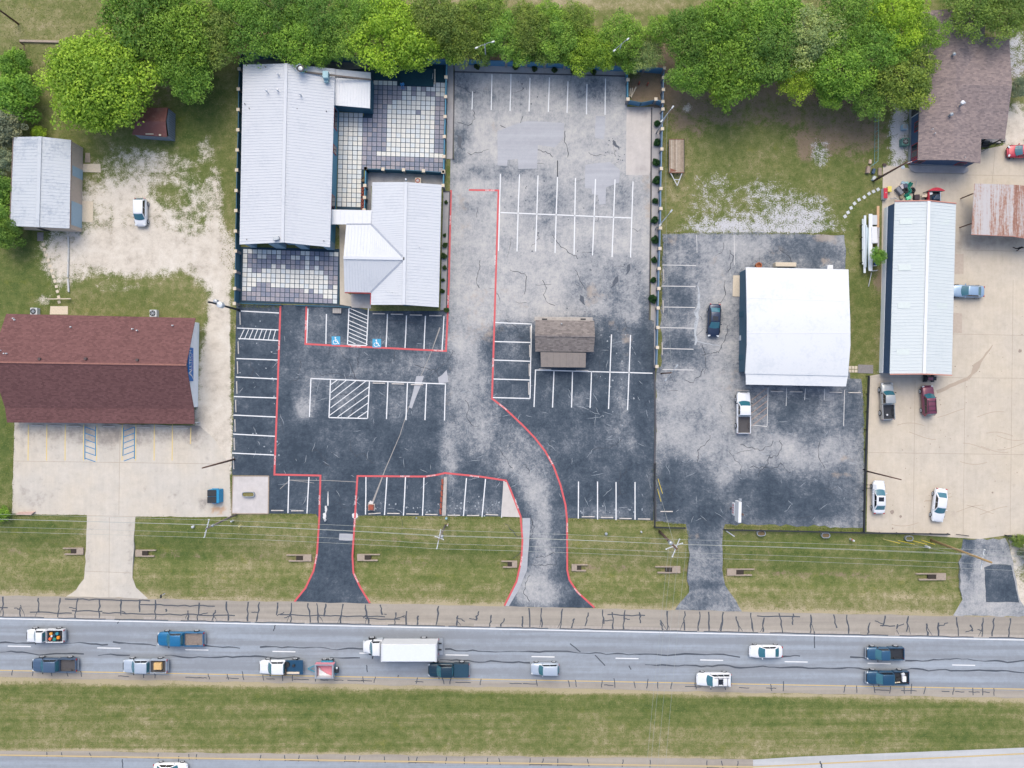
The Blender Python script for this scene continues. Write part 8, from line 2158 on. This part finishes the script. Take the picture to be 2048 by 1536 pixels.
for i, (x, y, k) in enumerate(((889, 470, .5), (890, 490, .7), (888, 512, .8), (889, 535, .6), (886, 560, .5), (885, 582, .6), (892, 404, .5), (893, 620, .7))):
    shrub(x, y, "%s weed clump from the top in the strip beside the cross-gabled building" % ORD[i] if i < 6 else ("uppermost weed clump by the red curb start" if i == 6 else "lowest weed clump at the red stripe corner"), k, C(92, 122, 70))

# ------------------------------------------------------------------ grass blades and weeds: uncountable
def tufts():
    r = np.random.RandomState(8)
    def inpoly(x, y, poly):
        c = np.zeros(x.shape, bool); n = len(poly); j = n - 1
        for i in range(n):
            xi, yi = poly[i]; xj, yj = poly[j]
            c ^= ((yi > y) != (yj > y)) & (x < (xj - xi) * (y - yi) / (yj - yi + 1e-9) + xi); j = i
        return c
    N_ = 150000
    x = r.uniform(-20, 2068, N_); y = r.uniform(-10, 1536, N_)
    ok = np.zeros(N_, bool)
    for poly in ([(-20, 1036), (172, 1036), (168, 1150), (130, 1188), (-20, 1186)], [(274, 1038), (632, 1032), (632, 1110), (600, 1180), (570, 1200), (300, 1196), (268, 1150)], [(714, 1036), (1040, 1040), (1040, 1110), (1005, 1208), (745, 1204), (708, 1140)], [(1142, 1042), (1368, 1060), (1372, 1180), (1345, 1216), (1196, 1212), (1142, 1150)], [(1454, 1070), (1918, 1080), (1918, 1200), (1900, 1228), (1490, 1220), (1452, 1160)],
                 [(-20, 1362), (2068, 1404), (2068, 1492), (1500, 1515), (-20, 1496)], [(1330, 200), (1750, 200), (1750, 380), (1690, 470), (1330, 462)], [(-20, -10), (220, -10), (200, 120), (120, 330), (20, 270), (-20, 200)], [(350, 180), (470, 110), (470, 560), (440, 520), (430, 300), (340, 290)], [(-20, 490), (80, 490), (130, 620), (-20, 620)], [(-20, 850), (24, 850), (22, 1030), (-20, 1030)], [(150, 580), (400, 590), (410, 630), (140, 622)], [(1704, 420), (1760, 420), (1760, 725), (1704, 725)]):
        ok |= inpoly(x, y, poly)
    x, y = x[ok], y[ok]
    # fringes along the edges of the paving
    ex, ey = [], []
    for a, b, n in (((464, 640), (466, 930), 500), ((463, 935), (464, 1030), 200), ((540, 1029), (630, 1030), 300), ((716, 1034), (1040, 1037), 700), ((1140, 1040), (1306, 1044), 420), ((1313, 1044), (1370, 1051), 300), ((1452, 1053), (1726, 1060), 900), ((1727, 780), (1730, 1056), 620), ((1332, 467), (1688, 467), 700), ((1325, 470), (1321, 620), 300), ((636, 1040), (634, 1110), 120), ((1376, 1060), (1378, 1190), 300), ((1447, 1070), (1450, 1170), 240), ((27, 850), (25, 1026), 240), ((30, 1030), (170, 1032), 240), ((276, 1036), (460, 1037), 300), ((1309, 930), (1310, 1040), 160), ((478, 612), (560, 613), 260), ((1921, 1090), (1922, 1200), 240)):
        t_ = r.rand(n); ex.append(a[0] + (b[0] - a[0]) * t_ + r.normal(0, 1.3, n)); ey.append(a[1] + (b[1] - a[1]) * t_ + r.normal(0, 1.3, n))
    x = np.concatenate([x] + ex); y = np.concatenate([y] + ey)
    n = len(x)
    wx = (x - 1024) * S; wy = (768 - y) * S; wz = swale(x, y)
    a = r.uniform(0, 6.28, n); ln = r.uniform(0.10, 0.24, n); hh = r.uniform(0.05, 0.13, n)
    c, s = np.cos(a), np.sin(a)
    V = np.stack([np.stack([wx - s * 0.045, wy + c * 0.045, wz], 1), np.stack([wx + s * 0.045, wy - c * 0.045, wz], 1), np.stack([wx + c * ln, wy + s * ln, wz + hh], 1)], 1).reshape(-1, 3)
    me = bpy.data.meshes.new("grass")
    me.from_pydata(V.tolist(), [], np.arange(n * 3).reshape(n, 3).tolist())
    set_attr(me, "tone", np.repeat(np.clip(r.normal(0.55, 0.28, n), 0, 1), 3))
    me.materials.append(M_TUFT)
    o = bpy.data.objects.new("grass", me); COL.objects.link(o)
    tag(o, "short tufts of grass and weeds over the verges and yards", "grass", kind="stuff")
m, nt, b = newmat("grass_blade"); q = N(nt)
cc_ = q.ramp(q.attr("tone"), [(0.0, C(78, 104, 48)), (0.4, C(108, 122, 62)), (0.7, C(130, 134, 80)), (1.0, C(150, 148, 98))])
nt.links.new(cc_, b.inputs["Base Color"]); b.inputs["Roughness"].default_value = 0.9; b.inputs["Specular IOR Level"].default_value = 0.1
M_TUFT = m
tufts()

# ------------------------------------------------------------------ people
def person(label, foot_px, rz, joints, edges, radii, mats, seat=0.0):
    p = P(*foot_px)
    t = thing("person", label, "person", (p.x, p.y, 0.03 + seat), None, rz, local=True)
    me = bpy.data.meshes.new("body")
    me.from_pydata(joints, edges, [])
    o = bpy.data.objects.new("body", me); COL.objects.link(o); o.parent = t
    o.modifiers.new("skin", 'SKIN'); sv = me.skin_vertices[0].data
    for i, r_ in enumerate(radii): sv[i].radius = (r_, r_) if not isinstance(r_, tuple) else r_
    sv[0].use_root = True
    s = o.modifiers.new("sub", 'SUBSURF'); s.levels = 1; s.render_levels = 2
    me.materials.append(mats)
    return t, o
M_BCLO = simple("black_clothing", (34, 36, 46), 0.9, var=0.2); M_SKIN = simple("skin", (196, 150, 128), 0.6, var=0.1); M_HAIR = simple("dark_hair", (38, 30, 30), 0.7, var=0.2); M_BLCL = simple("blue_clothing", (70, 150, 210), 0.85, var=0.2)
# walking figure at the right edge: pelvis, spine, neck, head, arms, legs in stride
J = [(0, 0, .95), (0.02, 0, 1.15), (0.05, 0, 1.38), (0.07, 0, 1.50), (0.09, 0, 1.60), (0.05, .2, 1.40), (0.0, .27, 1.15), (0.10, .28, .92), (0.05, -.2, 1.40), (0.08, -.27, 1.14), (0.22, -.26, .94), (0.02, .1, .90), (0.24, .11, .52), (0.30, .11, .08), (0.44, .11, .05), (-0.02, -.1, .90), (-0.10, -.11, .50), (-0.42, -.11, .14), (-0.30, -.11, .05)]
E = [(0, 1), (1, 2), (2, 3), (3, 4), (2, 5), (5, 6), (6, 7), (2, 8), (8, 9), (9, 10), (0, 11), (11, 12), (12, 13), (13, 14), (0, 15), (15, 16), (16, 17), (17, 18)]
RD = [.15, .15, .16, .065, .07, .075, .055, .04, .075, .055, .04, .10, .07, .05, .045, .10, .07, .05, .045]
t, o = person("person in black clothes walking across the concrete at the right edge", (2029, 498.5), math.radians(-55), J, E, RD, M_BCLO)
def head(t, c, yaw=0.0):
    h = MB().lathe(c, [(.03, -.12), (.062, -.09), (.085, -.02), (.088, .04), (.07, .1), (.03, .125)], 12, 1.1, .92).build("head", M_SKIN, t, smooth=True)
    MB().lathe((c[0] - .012, c[1], c[2] + .02), [(.096, -.03), (.1, .04), (.08, .105), (.03, .135)], 12, 1.08, .95).build("hair", M_HAIR, t, smooth=True)
    MB().hexa([(c[0] + .09, c[1] - .014, c[2] - .03), (c[0] + .118, c[1] - .01, c[2] - .03), (c[0] + .118, c[1] + .01, c[2] - .03), (c[0] + .09, c[1] + .014, c[2] - .03)], [(c[0] + .088, c[1] - .008, c[2] + .02), (c[0] + .098, c[1] - .006, c[2] + .02), (c[0] + .098, c[1] + .006, c[2] + .02), (c[0] + .088, c[1] + .008, c[2] + .02)]).build("nose", M_SKIN, h)
    for s in (-1, 1):
        MB().lathe((c[0] + .085, c[1] + s * .032, c[2] + .012), [(.012, -.006), (.012, .006)], 8).build("eye", M_HAIR, h)
        MB().lathe((c[0], c[1] + s * .083, c[2] - .005), [(.012, -.03), (.02, 0), (.012, .03)], 8).build("ear", M_SKIN, h)
    MB().box((c[0] + .09, c[1], c[2] - .06), (.01, .04, .01)).build("mouth", M_BRICK, h)
def hand(t, c, d):
    m = MB(); d = Vector(d).normalized(); sd = d.cross(Vector((0, 1, 0)) if abs(d.y) < .8 else Vector((1, 0, 0))).normalized(); c = Vector(c)
    m.tube([c, c + d * .085], [.032, .04], 7)
    for k, l in enumerate((.06, .075, .08, .068)):
        b_ = c + d * .08 + sd * (-.03 + .02 * k); m.tube([b_, b_ + d * l * .55, b_ + d * l * .9 + d.cross(sd) * .02], [.010, .009, .007], 6)
    m.tube([c + d * .03 + sd * -.035, c + d * .07 + sd * -.065], [.012, .009], 6)
    m.build("hand", M_SKIN, t, smooth=True)
head(t, (.10, 0, 1.68)); hand(t, (.10, .28, .92), (.1, 0, -1)); hand(t, (.22, -.26, .94), (.4, 0, -.8))
# seated figure at the stage edge
J = [(0, 0, .12), (-.02, 0, .34), (-.01, 0, .56), (.03, 0, .68), (.05, 0, .76), (.0, .2, .56), (.12, .25, .34), (.3, .16, .22), (.0, -.2, .56), (.12, -.25, .34), (.3, -.16, .22), (.03, .1, .10), (.42, .14, .16), (.46, .14, -.22), (.58, .14, -.27), (.03, -.1, .10), (.42, -.14, .16), (.46, -.14, -.22), (.58, -.14, -.27)]
t, o = person("person in blue seated on the edge of the dark stage in the courtyard", (806, 171), math.radians(-90), J, E, RD, M_BLCL, 0.32)
head(t, (.06, 0, .84)); hand(t, (.3, .16, .22), (1, -.2, -.3)); hand(t, (.3, -.16, .22), (1, .2, -.3))
